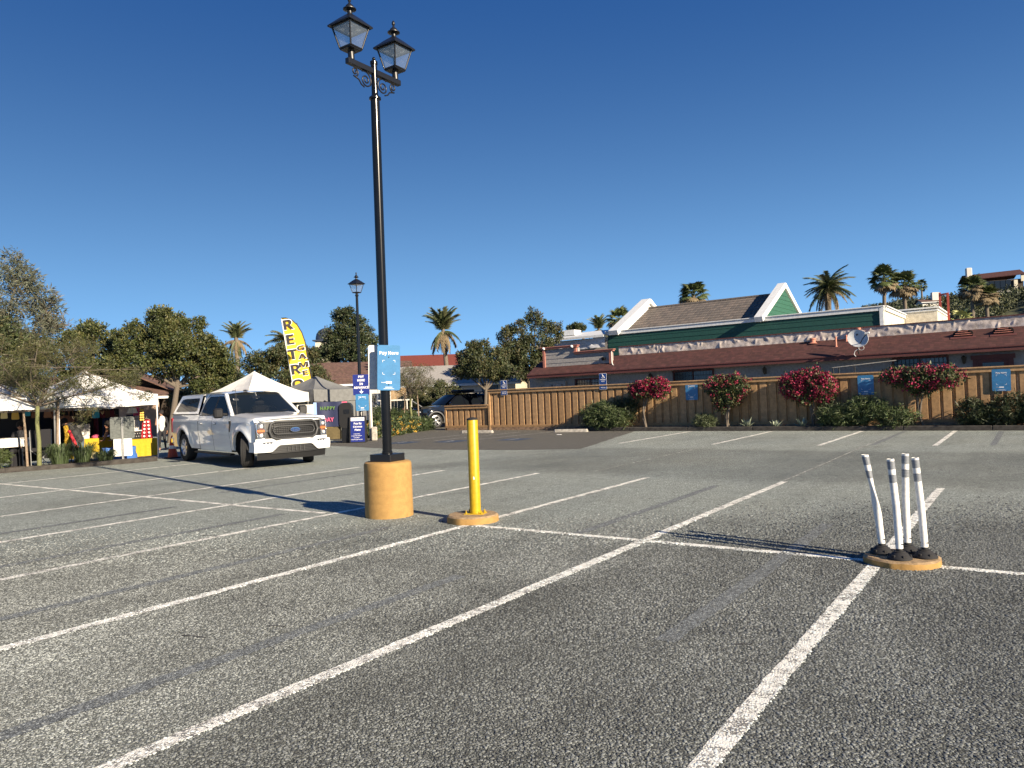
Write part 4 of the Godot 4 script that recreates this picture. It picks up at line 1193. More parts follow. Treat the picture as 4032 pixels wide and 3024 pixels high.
	part(MB.new().tube([Vector3(0.02, 0.2, 0.12), Vector3(-0.12, 0.12, 0.13), Vector3(-0.16, 0.0, 0.14), Vector3(-0.10, -0.08, 0.15)], 0.014, 6), "cable", "dish", d)
	part(MB.new().prism(round_poly([Vector2(0, -0.04), Vector2(0.05, -0.04), Vector2(0.08, 0.0), Vector2(0.05, 0.045), Vector2(0, 0.045)], 0.03), 0.003, Transform3D(Basis(Vector3.UP, -0.35) * Basis(Vector3.RIGHT, -0.35), Vector3(-0.07, 0.72, 0.085))), "logo", "letter_black", d)

func build_green() -> void:
	var t := thing("green_building", "dark green plank building with white coping and a steep tiled gable roof", "building", Vector3(-11, 0, -42))
	t.rotation.z = 0.008
	var o := 11.0
	part(MB.new().box(Vector3(-15.95 + o, 2.5, -3.6), Vector3(19.2, 5.0, 7.0)), "wall_core", "cream_wall", t)
	siding(t, -21.75 + o, -6.42 + o, 3.3, 5.08, 0.0, 0.262, "green_siding", 5.2)
	# white fascia, coping and corner board
	var x := -21.9 + o
	while x < -6.3 + o:
		var L := minf(4.0, -6.2 + o - x)
		part(MB.new().box(Vector3(x + L / 2, 5.17, 0.03), Vector3(L - 0.005, 0.18, 0.10)), "fascia", "white_trim", t)
		part(MB.new().box(Vector3(x + L / 2, 5.30, -0.05), Vector3(L - 0.005, 0.055, 0.36), Basis.IDENTITY, 0.008), "coping", "white_trim", t)
		x += L
	part(MB.new().box(Vector3(-6.33 + o, 4.2, 0.04), Vector3(0.18, 2.0, 0.10)), "corner_board", "white_trim", t)
	part(MB.new().box(Vector3(-6.235 + o, 4.3, -3.5), Vector3(0.03, 2.0, 7.0)), "side_wall", "cream_wall", t)
	part(MB.new().box(Vector3(-6.22 + o, 5.30, -3.6), Vector3(0.3, 0.06, 6.9), Basis.IDENTITY, 0.008).box(Vector3(-6.19 + o, 5.16, -3.6), Vector3(0.1, 0.16, 6.9)), "coping", "white_trim", t)
	# second white block behind
	part(MB.new().box(Vector3(-5.5 + o, 2.75, -10.2), Vector3(1.9, 5.5, 6.2)), "rear_block", "cream_wall", t)
	part(MB.new().box(Vector3(-5.5 + o, 5.58, -10.2), Vector3(2.15, 0.09, 6.4), Basis.IDENTITY, 0.01).box(Vector3(-5.5 + o, 5.44, -10.2), Vector3(2.0, 0.10, 6.3), Basis.IDENTITY, 0.01), "rear_coping", "white_trim", t)
	# left wing with overhanging white eave and a banner
	part(MB.new().box(Vector3(-23.75 + o, 2.4, -3.0), Vector3(3.9, 4.8, 6.0)), "wing_wall", "siding_dark", t)
	part(MB.new().thin(Vector3(-26.0 + o, 5.08, 0.45), Vector3(-21.8 + o, 5.12, 0.45), Vector3(-21.8 + o, 5.65, -2.5), Vector3(-26.0 + o, 5.62, -2.5), 0.05), "wing_roof", "white_trim", t)
	part(MB.new().box(Vector3(-23.9 + o, 5.06, 0.46), Vector3(4.2, 0.14, 0.05)), "wing_fascia", "white_trim", t)
	part(MB.new().box(Vector3(-25.6 + o, 4.4, 0.05), Vector3(0.16, 1.3, 0.1)), "corner_board", "white_trim", t)
	part(MB.new().box(Vector3(-25.0 + o, 5.55, -1.2), Vector3(0.9, 0.35, 0.9), Basis.IDENTITY, 0.02), "roof_hatch", "white_trim", t)
	# tiled gable roof between two white raking parapets
	var zr := -4.5
	var z0 := -0.55
	var yr := 6.98
	var y0 := 5.15
	part(MB.new().thin(Vector3(-20.95 + o, y0 - 0.08, z0), Vector3(-12.5 + o, y0 - 0.08, z0), Vector3(-12.5 + o, yr - 0.06, zr), Vector3(-20.95 + o, yr - 0.06, zr), 0.04).thin(Vector3(-20.95 + o, y0, zr * 2 - z0), Vector3(-12.5 + o, y0, zr * 2 - z0), Vector3(-12.5 + o, yr - 0.06, zr), Vector3(-20.95 + o, yr - 0.06, zr), 0.04), "roof", "roof_tile", t)
	var rows := 10
	var cols := 27
	rng.seed = 51
	var sl := atan2(yr - y0, z0 - zr)
	var len := Vector2(yr - y0, z0 - zr).length() / rows
	var tw := 8.4 / cols
	var tm := MB.new().box(Vector3.ZERO, Vector3(tw - 0.012, 0.035, len + 0.06), Basis.IDENTITY, 0.008).done()
	for r in rows:
		for c in cols:
			var f := (r + 0.5) / rows
			var p := part(tm, "roof_tile", ["roof_tile", "roof_tile_b", "roof_tile_c"][rng.randi() % 3], t)
			p.transform = Transform3D(Basis(Vector3.RIGHT, sl - 0.055), Vector3(-20.93 + o + tw * (c + 0.5), lerpf(y0, yr, f), lerpf(z0, zr, f)))
	for c in 26:
		part(MB.new().cyl(Vector3(-20.8 + o + c * 0.325, yr + 0.01, zr), 0.10, 0.30, 10, Basis(Vector3.BACK, PI / 2)), "ridge_tile", "roof_tile_c", t)
	for e in [[-21.12, -1.0], [-12.33, 1.0]]:
		var xx: float = e[0] + o
		for s in [1.0, -1.0]:
			var dz := 5.0
			var dy := 2.33
			var ang := atan2(dy, dz)
			var L := Vector2(dz, dy).length()
			part(MB.new().box(Vector3(xx, 7.5 - dy / 2, zr + s * dz / 2), Vector3(0.62 if e[1] < 0.0 else 0.46, 0.30, L), Basis(Vector3.RIGHT, s * ang), 0.01), "raking_parapet", "white_trim", t)
		part(MB.new().prism(PackedVector2Array([Vector2(-4.9, 5.05), Vector2(4.9, 5.05), Vector2(0, 7.34)]), 0.14, Transform3D(Basis(Vector3.UP, PI / 2), Vector3(xx - e[1] * 0.08, 0, zr))), "gable_wall", "white_trim", t)
		# gable wall planks
		var q := 0 if e[1] > 0.0 else 9
		while q < 9:
			var yy := 5.1 + q * 0.25
			var hw := (7.35 - yy) / 2.33 * 5.0 - 0.25
			if hw > 0.1:
				part(MB.new().box(Vector3(xx + e[1] * 0.08, yy + 0.12, zr), Vector3(0.06, 0.262, hw * 2), Basis(Vector3.BACK, e[1] * 0.08)), "gable_plank", "green_gable", t)
			q += 1
	var bn := thing("banner", "wrinkled white banner hanging under the white eave", "banner", Vector3(-23.75, 4.52, -41.86))
	var nn := FastNoiseLite.new(); nn.seed = 61; nn.frequency = 0.9
	part(MB.new().sheet(func(u: float, v: float) -> Vector3:
		var xx := lerpf(-1.75, 1.85, u)
		var yy := lerpf(-0.33 + 0.1 * u, 0.40 + 0.06 * u - 0.14 * sin(PI * u), v)
		return Vector3(xx, yy, 0.06 + 0.07 * nn.get_noise_2d(xx * 2.2 + yy * 3.0, yy * 1.4)), 50, 14), "cloth", "banner_cloth", bn)
	var st := thing("steel_frame", "red steel goalpost frame behind the white rooftop block", "frame", Vector3(-4.25, 0, -52.5))
	part(MB.new().box(Vector3(0, 3.3, 0.8), Vector3(0.11, 6.7, 0.11)), "post", "steel_red", st)
	part(MB.new().box(Vector3(-0.45, 3.35, 0.4), Vector3(0.11, 6.75, 0.11)), "post", "steel_red", st)
	part(MB.new().box(Vector3(-0.22, 6.6, 0.6), Vector3(0.5, 0.09, 0.09), Basis(Vector3.UP, -0.7)), "cross_bar", "steel_red", st)

func house(n: String, label: String, at: Vector3, yaw: float, w: float, d: float, wh: float, rh: float, ov: float, wm: String, rm: String, openings := [], planks := 0.0) -> Node3D:
	# gabled house, ridge along local x, front towards local +z
	var t := thing(n, label, "building", at, yaw)
	part(MB.new().box(Vector3(0, wh / 2 - 0.3, -d / 2), Vector3(w, wh + 0.6, d)), "wall", wm, t)
	if planks > 0.0: siding(t, -w / 2, w / 2, 0.3, wh, 0.012, planks, wm, w)
	var rf := MB.new()
	rf.thin(Vector3(-w / 2 - ov, wh - ov * 0.4, ov), Vector3(w / 2 + ov, wh - ov * 0.4, ov), Vector3(w / 2 + ov, wh + rh, -d / 2), Vector3(-w / 2 - ov, wh + rh, -d / 2), 0.08)
	rf.thin(Vector3(-w / 2 - ov, wh - ov * 0.4, -d - ov), Vector3(w / 2 + ov, wh - ov * 0.4, -d - ov), Vector3(w / 2 + ov, wh + rh, -d / 2), Vector3(-w / 2 - ov, wh + rh, -d / 2), 0.08)
	part(rf, "roof", rm, t)
	var g := MB.new()
	for s in [-1.0, 1.0]:
		g.prism(PackedVector2Array([Vector2(-d / 2, 0), Vector2(d / 2, 0), Vector2(0, rh)]), 0.1, Transform3D(Basis(Vector3.UP, PI / 2), Vector3(s * (w / 2 - 0.06), wh, -d / 2)))
	part(g, "gable", wm, t)
	part(MB.new().box(Vector3(0, wh - ov * 0.4 - 0.06, ov), Vector3(w + 2 * ov, 0.14, 0.05)), "fascia", "white_trim", t)
	for q in openings:
		var f := part(MB.new().box(Vector3(q[1], q[2], 0.04), Vector3(q[3] + 0.14, q[4] + 0.14, 0.08), Basis.IDENTITY, 0.01), q[0], q[5], t)
		part(MB.new().box(Vector3(q[1], q[2], 0.085), Vector3(q[3], q[4], 0.012)), "pane", q[6], f)
	return t

func build_background_houses() -> void:
	var h := house("cottage", "white plank cottage with a brown shingle roof behind the grey tent", Vector3(-40.3, -0.2, -38.6), 0.82, 7.6, 6.0, 3.05, 1.55, 0.35, "wall_white", "shingle_brown", [["window", -1.2, 1.6, 0.9, 1.1, "white_trim", "dark_window"]], 0.2)
	lettering(h, "MEXICO", 0.32, Vector3(-1.05, 2.52, 0.06), "siding_dark", Basis.IDENTITY, false, true)
	var t := thing("bell_tower", "cream tower with a dark blue dome behind the big tree", "tower", Vector3(-61.6, 0, -54.6), 0.6)
	part(MB.new().box(Vector3(0, 3.9, 0), Vector3(1.7, 7.8, 1.7)), "shaft", "cream_wall", t)
	part(MB.new().box(Vector3(0, 7.86, 0), Vector3(2.2, 0.14, 2.2), Basis.IDENTITY, 0.02), "cornice", "dome", t)
	part(MB.new().lathe([Vector2(0.98, 7.9), Vector2(1.0, 8.15), Vector2(0.9, 8.6), Vector2(0.65, 8.95), Vector2(0.3, 9.15), Vector2(0.06, 9.2), Vector2(0.06, 9.45), Vector2(0, 9.5)], 24), "dome", "dome", t)
	for k in 4:
		part(MB.new().box(Vector3(0.86 * sin(k * PI / 2), 6.7, 0.86 * cos(k * PI / 2)), Vector3(0.5, 1.3, 0.05), Basis(Vector3.UP, k * PI / 2)), "opening", "dark_window", t)
	house("hall_building", "white hall with a bright red roof right of the lamp post", Vector3(-39.3, 0, -45.0), 0.72, 5.0, 6.0, 3.7, 1.3, 0.3, "wall_white", "roof_orange", [["window", -2.0, 2.2, 1.0, 1.2, "white_trim", "dark_window"]])
	house("cottage", "white plank cottage with blue shutters behind the black car", Vector3(-31.2, 0, -38.0), 0.62, 8.4, 5.0, 2.5, 1.15, 0.35, "wall_white", "siding_grey", [["window", 0.2, 1.45, 0.8, 1.5, "shutter_blue", "window_grey"], ["window", 2.55, 1.45, 0.9, 1.5, "shutter_blue", "window_grey"], ["door", -2.2, 1.1, 0.9, 2.1, "wood_raw", "dark_window"]], 0.13)
	house("shed", "small sunlit cream shed with a low roof behind the fence", Vector3(-28.6, 0, -42.2), 0.25, 2.6, 4.0, 2.75, 0.4, 0.15, "cream_wall", "wall_white")
	var b := house("bungalow", "dark wooden bungalow with olive gable boards behind the white tent", Vector3(-43.5, -0.5, -27.0), 2.45, 5.5, 6.5, 2.9, 1.6, 0.8, "wood_dark", "shingle_brown", [])
	for k in 7:
		part(MB.new().box(Vector3(2.85, 2.7 + k * 0.16, -3.25), Vector3(0.06, 0.15, 5.6 - k * 0.75)), "gable_board", "olive_board", b)
	house("bungalow", "pinkish stucco bungalow half hidden behind the big fig tree", Vector3(-43.0, -0.5, -20.5), 1.1, 8.0, 6.0, 2.9, 1.1, 0.5, "stucco_pink", "shingle_brown", [["window", 0.5, 1.5, 1.2, 1.1, "white_trim", "dark_window"]])
	# porch things between lamp posts and car
	var c := thing("shop_sign", "grey board sign with black lettering reading candy shop", "sign", Vector3(-27.65, 0, -27.05), 0.72)
	part(MB.new().box(Vector3(0, 0.62, -0.03), Vector3(0.08, 1.24, 0.08)), "leg", "wood_dark", c)
	for q in [["CANDY", 1.55, "a"], ["SHOP", 0.93, "b"]]:
		var p := part(MB.new().box(Vector3(0, q[1], 0.02), Vector3(1.02, 0.56, 0.04), Basis.IDENTITY, 0.008), "board", "siding_grey", c)
		var l := lettering(p, q[0], 0.42, Vector3(0, q[1], 0.042), "letter_black")
		l.scale.x = 0.42 * (0.50 if q[0] == "CANDY" else 0.58)
	part(MB.new().box(Vector3(0.55, 1.3, 0.0), Vector3(0.06, 1.5, 0.08)), "side_trim", "white_trim", c)
	var pr := thing("porch_rail", "white porch railing in front of the wooden door", "railing", Vector3(-28.3, 0, -29.6), 0.72)
	for x in [-0.9, -0.62, -0.34, 0.75, 0.98]:
		part(MB.new().box(Vector3(x, 1.05, 0), Vector3(0.06, 0.9, 0.06)), "baluster", "wall_white", pr)
	part(MB.new().box(Vector3(0, 1.5, 0), Vector3(2.1, 0.07, 0.09)), "hand_rail", "wall_white", pr)
	part(MB.new().box(Vector3(0, 0.55, 0), Vector3(2.2, 0.14, 0.2)), "step", "wood_dark", pr)
	part(MB.new().box(Vector3(-0.2, 0.42, 0.12), Vector3(1.3, 0.12, 0.1)), "sill_board", "wall_white", pr)
	part(MB.new().tube([Vector3(0.98, 1.45, 0), Vector3(1.9, 0.85, 0.35)], 0.025, 6), "stair_rail", "galvanised", pr)
	var wd := thing("wooden_door", "weathered plank door standing sunlit behind the young tree", "door", Vector3(-30.4, 0, -32.3), 0.75)
	for k in 5:
		part(MB.new().box(Vector3(-0.36 + k * 0.18, 1.15, 0), Vector3(0.172, 2.1, 0.05), Basis.IDENTITY, 0.006), "plank", "wood_raw", wd)
	part(MB.new().box(Vector3(0.62, 1.2, -0.2), Vector3(0.3, 2.4, 0.3)), "post", "wood_dark", wd)
	part(MB.new().box(Vector3(-0.9, 1.2, -0.2), Vector3(0.3, 2.4, 0.3)), "post", "wood_dark", wd)
	var bl := thing("barrier_rail", "dark red timber barrier rail behind the lantana bed", "barrier", Vector3(-27.2, 0, -30.2), 0.6)
	part(MB.new().tube([Vector3(-0.7, 0.95, 0), Vector3(0.7, 0.95, 0)], 0.06, 8), "rail", "trim_red", bl)
	for x in [-0.65, 0.6]:
		part(MB.new().box(Vector3(x, 0.5, 0), Vector3(0.12, 1.1, 0.12)), "post", "trim_red", bl)
	var hh := thing("hill_house", "long brown house with a glass front on the hillside", "building", Vector3(-6.3, 18.4, -198.0), 0.3)
	part(MB.new().box(Vector3(0, 2.0, -3), Vector3(9.0, 4.2, 6.0)), "wall", "wood_dark", hh)
	part(MB.new().thin(Vector3(-6.5, 4.5, 0.8), Vector3(4.8, 5.0, 0.8), Vector3(4.8, 6.4, -3), Vector3(-6.5, 5.9, -3), 0.15), "roof", "shingle_red", hh)
	part(MB.new().thin(Vector3(-6.5, 4.5, -7), Vector3(4.8, 5.0, -7), Vector3(4.8, 6.4, -3), Vector3(-6.5, 5.9, -3), 0.15), "roof", "shingle_red", hh)
	for k in 6:
		part(MB.new().box(Vector3(-3.6 + k * 1.05, 2.9, 0.05), Vector3(0.95, 2.2, 0.06)), "window", "dark_window", hh)
	part(MB.new().box(Vector3(-0.9, 1.5, 0.35), Vector3(7.0, 0.35, 0.5)), "balcony", "siding_grey", hh)
	part(MB.new().box(Vector3(3.0, 2.6, 0.2), Vector3(0.7, 2.6, 0.3)), "pilaster", "cream_wall", hh)
	part(MB.new().box(Vector3(4.4, 4.3, 0.4), Vector3(0.9, 1.6, 0.3)), "gable_wall", "cream_wall", hh)
	part(MB.new().box(Vector3(-5.4, 6.2, -2.0), Vector3(1.2, 2.6, 1.0), Basis.IDENTITY, 0.15), "chimney", "wall_white", hh)
	var h2 := house("hill_house", "tiny white walled house low on the hillside", Vector3(-15.9, 13.2, -160), 0.5, 3.0, 3.0, 2.6, 0.5, 0.3, "wall_white", "shingle_brown")
	part(MB.new().box(Vector3(1.2, 3.2, -1.0), Vector3(1.3, 2.2, 0.8)), "chimney", "wall_white", h2)

# ---------------------------------------------------------------- vegetation
func leaf_clump(n: int, spread: float, ll: float, lw: float, sd: int, droop := 0.0) -> ArrayMesh:
	rng.seed = sd
	var v := PackedVector3Array()
	var nn := PackedVector3Array()
	var cc := PackedColorArray()
	for i in n:
		var d := Vector3(rng.randf_range(-1, 1), rng.randf_range(-1, 1), rng.randf_range(-1, 1)).normalized()
		var p := d * spread * pow(rng.randf(), 0.5)
		var ax := (d + Vector3(rng.randf_range(-0.9, 0.9), rng.randf_range(-0.5, 0.9) - droop, rng.randf_range(-0.9, 0.9))).normalized()
		var sdv := ax.cross(Vector3(rng.randf_range(-1, 1), rng.randf_range(-1, 1), rng.randf_range(-1, 1)).normalized()).normalized()
		var nrm := ax.cross(sdv).normalized()
		var s := rng.randf_range(0.7, 1.25)
		var a := p
		var b := p + ax * ll * s * 0.45 + sdv * lw * s * 0.5 + nrm * ll * 0.08
		var c := p + ax * ll * s - nrm * ll * 0.05
		var e := p + ax * ll * s * 0.45 - sdv * lw * s * 0.5 + nrm * ll * 0.08
		var sh := rng.randf_range(0.8, 1.2)
		for t in [[a, b, c], [a, c, e]]:
			var fn: Vector3 = (t[2] - t[0]).cross(t[1] - t[0]).normalized()
			for q in t:
				v.append(q); nn.append(fn); cc.append(Color(sh, sh, sh))
	var arr := []
	arr.resize(Mesh.ARRAY_MAX)
	arr[Mesh.ARRAY_VERTEX] = v
	arr[Mesh.ARRAY_NORMAL] = nn
	arr[Mesh.ARRAY_COLOR] = cc
	var m := ArrayMesh.new()
	m.add_surface_from_arrays(Mesh.PRIMITIVE_TRIANGLES, arr)
	return m

var clumps := {}

func foliage(parent: Node, nm: String, blobs: Array, count: int, size: float, cols: Array, sd: int, kind: String, m := "leaf", shell := 0.55, gaps := 0.0) -> MultiMeshInstance3D:
	rng.seed = sd
	var n := FastNoiseLite.new(); n.seed = sd; n.frequency = 0.8
	var mm := MultiMesh.new()
	mm.transform_format = MultiMesh.TRANSFORM_3D
	mm.use_colors = true
	mm.mesh = clumps[kind]
	var tot := 0.0
	for b in blobs: tot += pow(b[1].x * b[1].y * b[1].z, 0.67)
	var xs := []
	var cs := []
	for b in blobs:
		var k := int(count * pow(b[1].x * b[1].y * b[1].z, 0.67) / tot)
		for i in k:
			var d := Vector3(rng.randfn(), rng.randfn(), rng.randfn()).normalized()
			var r := lerpf(shell, 1.0, sqrt(rng.randf()))
			var w := n.get_noise_3dv(d * 2.2 + b[0] * 0.9)
			r *= 1.0 + 0.42 * w
			if w < -0.30 + gaps and rng.randf() < (0.55 if gaps < 0.3 else 0.94): continue
			if rng.randf() < 0.05: r *= 1.15
			var p: Vector3 = b[0] + d * b[1] * r
			var s := size * rng.randf_range(0.7, 1.35)
			xs.append(Transform3D(Basis.from_euler(Vector3(rng.randf() * TAU, rng.randf() * TAU, rng.randf() * TAU)).scaled(Vector3.ONE * s), p))
			var c: Color = cols[rng.randi() % cols.size()]
			var f := rng.randf_range(0.75, 1.3)
			cs.append(Color(c.r * f, c.g * f, c.b * f))
	mm.instance_count = xs.size()
	for i in xs.size():
		mm.set_instance_transform(i, xs[i])
		mm.set_instance_color(i, cs[i])
	var o := MultiMeshInstance3D.new()
	o.multimesh = mm
	o.name = pname(parent, nm)
	o.material_override = M[m]
	parent.add_child(o)
	o.set_meta("kind", "stuff")
	return o

func limb(a: Vector3, b: Vector3, sag := 0.12) -> Array:
	var m := (a + b) / 2 + Vector3(rng.randf_range(-1, 1), rng.randf_range(-0.3, 0.6), rng.randf_range(-1, 1)) * a.distance_to(b) * sag
	var o := []
	for i in 6:
		var t := i / 5.0
		o.append(a.lerp(m, t).lerp(m.lerp(b, t), t))
	return o

func tree(n: String, label: String, at: Vector3, fork: float, r: float, blobs: Array, count: int, size: float, cols: Array, sd: int, kind := "broad", bark := "bark", gaps := 0.0, twigs := 10, shell := 0.5, group := "trees around the parking lot") -> Node3D:
	var t := thing(n, label, "tree", at, 0.0, group)
	rng.seed = sd + 1000
	var w := MB.new()
	var lean := Vector3(rng.randf_range(-0.12, 0.12), 0, rng.randf_range(-0.12, 0.12)) * fork
	var top := Vector3(lean.x, fork, lean.z)
	w.tube([Vector3(0, -0.15, 0), Vector3(0, 0.05, 0), lean * 0.4 + Vector3(0, fork * 0.5, 0), top], [r * 1.35, r * 1.1, r * 0.9, r * 0.8], 10)
	part(w, "trunk", bark, t)
	var br := MB.new()
	for b in blobs:
		br.tube(limb(top - Vector3(0, r * 0.5, 0), b[0]), [r * 0.62, r * 0.5, r * 0.4, r * 0.3, r * 0.2, r * 0.1], 7)
		for k in twigs:
			var d := Vector3(rng.randfn(), rng.randfn(), rng.randfn()).normalized()
			br.tube(limb(b[0] - b[1] * 0.25 * Vector3(0, 1, 0), b[0] + d * b[1] * 0.92, 0.15), [r * 0.22, r * 0.18, r * 0.14, r * 0.1, r * 0.07, r * 0.03], 5, false)
	part(br, "limbs", bark, t)
	# every mass breaks up into smaller leafy lobes
	var lobes := []
	for b in blobs:
		lobes.append([b[0], b[1] * 0.72])
		var k := 9 if b[1].x > 0.9 else 6
		for i in k:
			var d := Vector3(rng.randfn(), rng.randfn() * 0.8 + 0.15, rng.randfn()).normalized()
			lobes.append([b[0] + d * b[1] * rng.randf_range(0.6, 0.86), b[1] * rng.randf_range(0.26, 0.42)])
	foliage(t, "crown", lobes, int(count * 2.1), size * 0.72, cols, sd, kind, "leaf", shell, gaps)
	return t

func bl(x: float, y: float, z: float, rx: float, ry: float, rz: float) -> Array:
	return [Vector3(x, y, z), Vector3(rx, ry, rz)]

# across(s): a step of s metres to the right as seen from the parking lot, for a thing in direction of at
func lump(at: Vector3, list: Array) -> Array:
	# list of [right, up, back, radius, radius_y] in the frame facing the lot
	var f := Vector3(at.x, 0, at.z).normalized()
	var r := Vector3(-f.z, 0, f.x)
	var o := []
	for q in list:
		o.append([r * q[0] + Vector3(0, q[1], 0) + f * q[2], Vector3(q[3], q[4], q[3])])
	return o

func frond_feather(sd: int, ll: float) -> ArrayMesh:
	rng.seed = sd
	var mb := MB.new()
	var pts := []
	var K := 12
	for i in K + 1:
		var t := float(i) / K
		pts.append(Vector3(t * ll * 0.86, ll * (0.34 * t - 0.62 * t * t), 0))
	mb.tube(pts, [0.03, 0.028, 0.026, 0.024, 0.022, 0.02, 0.018, 0.016, 0.013, 0.011, 0.009, 0.007, 0.004], 4, false)
	for i in range(2, K + 1):
		for h in 5:
			var q: Vector3 = pts[i] if h == 0 else pts[i].lerp(pts[i - 1], h / 5.0)
			for s in [-1.0, 1.0]:
				var t := (i - h / 5.0) / K
				var l := ll * 0.30 * (1.05 - 0.6 * t) * rng.randf_range(0.8, 1.1)
				var d := Vector3(0.55, -0.45 + rng.randf_range(-0.35, 0.25), s * 0.75).normalized()
				var w := Vector3(0.03, 0.0, 0.0)
				mb.tri(q - w, q + w, q + d * l + Vector3(0, -l * 0.2, 0))
	return mb.done()

func frond_fan(sd: int, ll: float) -> ArrayMesh:
	rng.seed = sd
	var mb := MB.new()
	var c := Vector3(ll * 0.55, ll * 0.08, 0)
	mb.tube([Vector3.ZERO, Vector3(ll * 0.3, ll * 0.09, 0), c], [0.03, 0.022, 0.016], 4, false)
	var N := 17
	for i in N:
		var a := lerpf(-1.75, 1.75, float(i) / (N - 1))
		var d := Vector3(cos(a), 0.05, sin(a))
		var l := ll * 0.52 * (0.75 + 0.25 * cos(a)) * rng.randf_range(0.9, 1.08)
		var s := Vector3(-sin(a), 0, cos(a)) * 0.055 * ll
		var mid := c + d * l * 0.62 + Vector3(0, -l * 0.06, 0)
		var tip := c + d * l + Vector3(0, -l * rng.randf_range(0.25, 0.5), 0)
		mb.quad(c, mid - s, mid + Vector3(0, 0.02, 0), mid + s)
		mb.tri(mid - s, tip, mid + s)
	return mb.done()

func palm(n: String, label: String, at: Vector3, h: float, r: float, ll: float, fan: bool, nf: int, sd: int, cols: Array, skirt := 0.25, up := 1.15, tuft := false) -> void:
	var t := thing(n, label, "palm tree", at, 0.0, "palm trees on the skyline")
	rng.seed = sd
	var bend := Vector3(rng.randf_range(-0.3, 0.3), 0, rng.randf_range(-0.3, 0.3))
	var tp := []
	var rr := []
	for i in 9:
		var q := i / 8.0
		tp.append(Vector3(bend.x * q * q, h * q - 0.3 * (1.0 - q), bend.z * q * q))
		rr.append(r * lerpf(1.25, 0.8, q) * (1.0 + 0.05 * (i % 2)))
	part(MB.new().tube(tp, rr, 10), "trunk", "bark_palm", t)
	var fm := frond_fan(sd, ll) if fan else frond_feather(sd, ll)
	var top: Vector3 = tp[8]
	for i in nf:
		var q := float(i) / nf
		var pitch := lerpf(up, -0.9, pow(q, 0.9)) + rng.randf_range(-0.12, 0.12)
		if tuft: pitch = lerpf(1.5, 0.85, q / 0.62) if q < 0.62 else rng.randf_range(-0.15, -1.1)
		var yw := i * 2.39996 + rng.randf_range(-0.3, 0.3)
		var b := Basis(Vector3.UP, yw) * Basis(Vector3.BACK, pitch) * Basis(Vector3.RIGHT, rng.randf_range(-0.4, 0.4))
		var o := part(fm, "frond", cols[rng.randi() % cols.size()] if q <= 1.0 - skirt else "frond_dead", t)
		o.transform = Transform3D(b.scaled(Vector3.ONE * rng.randf_range(0.85, 1.1)), top + Vector3(0, -0.25 * q, 0))

func shrub(n: String, label: String, at: Vector3, blobs: Array, count: int, size: float, cols: Array, sd: int, kind: String, cat := "shrub", group := "") -> Node3D:
	var t := thing(n, label, cat, at, 0.0, group)
	rng.seed = sd
	var st := MB.new()
	for b in blobs:
		for k in 5:
			st.tube(limb(Vector3(b[0].x * 0.6, 0.0, b[0].z * 0.6), b[0] + Vector3(rng.randf_range(-1, 1) * b[1].x, b[1].y * 0.5, rng.randf_range(-1, 1) * b[1].z) * 0.7), [0.015, 0.012, 0.01, 0.008, 0.006, 0.003], 5, false)
	part(st, "stem", "bark", t)
	foliage(t, "foliage", blobs, count, size, cols, sd, kind, "leaf", 0.35)
	return t

func bougainvillea(label: String, x: float, cx: float, cy: float, rx: float, ry: float, red: float, sd: int, blobs: Array) -> void:
	var t := thing("bougainvillea", label, "bougainvillea", Vector3(x, 0.1, -27.32), 0.0, "bougainvilleas trained along the fence")
	rng.seed = sd
	var w := MB.new()
	for k in 3:
		w.tube([Vector3(rng.randf_range(-0.06, 0.06), -0.02, rng.randf_range(-0.04, 0.04)), Vector3(rng.randf_range(-0.09, 0.09), 0.35, 0.0), Vector3(rng.randf_range(-0.1, 0.1), 0.7, rng.randf_range(-0.05, 0.05)), Vector3((cx - x) * 0.6 + rng.randf_range(-0.2, 0.2), cy - 0.25, 0.05)], [0.04, 0.035, 0.03, 0.018], 7)
	for b in blobs:
		for k in 7:
			w.tube(limb(Vector3((cx - x) * 0.5, cy - 0.3, 0.03), b[0] + Vector3(rng.randf_range(-1, 1) * b[1].x, rng.randf_range(-1, 1) * b[1].y, rng.randf_range(-1, 1) * b[1].z) * 0.8), [0.014, 0.012, 0.01, 0.008, 0.005, 0.003], 5, false)
	part(w, "trunk", "bark", t)
	foliage(t, "foliage", blobs, 900, 0.085, [Color(0.05, 0.075, 0.02), Color(0.07, 0.085, 0.03), Color(0.10, 0.08, 0.035), Color(0.035, 0.055, 0.015)], sd, "broad", "leaf", 0.3)
	var rb := []
	for i in blobs.size():
		var b: Array = blobs[i]
		rb.append([b[0] + Vector3(0, b[1].y * 0.12, 0.04), b[1] * Vector3(1.02, 0.95, 1.04)])
	foliage(t, "bracts", rb, int(620 * red), 0.062, [Color(0.22, 0.005, 0.035), Color(0.27, 0.007, 0.045), Color(0.15, 0.004, 0.025), Color(0.32, 0.014, 0.065)], sd + 3, "petal", "bract", 0.72, 0.35 if red < 1.5 else 0.12)

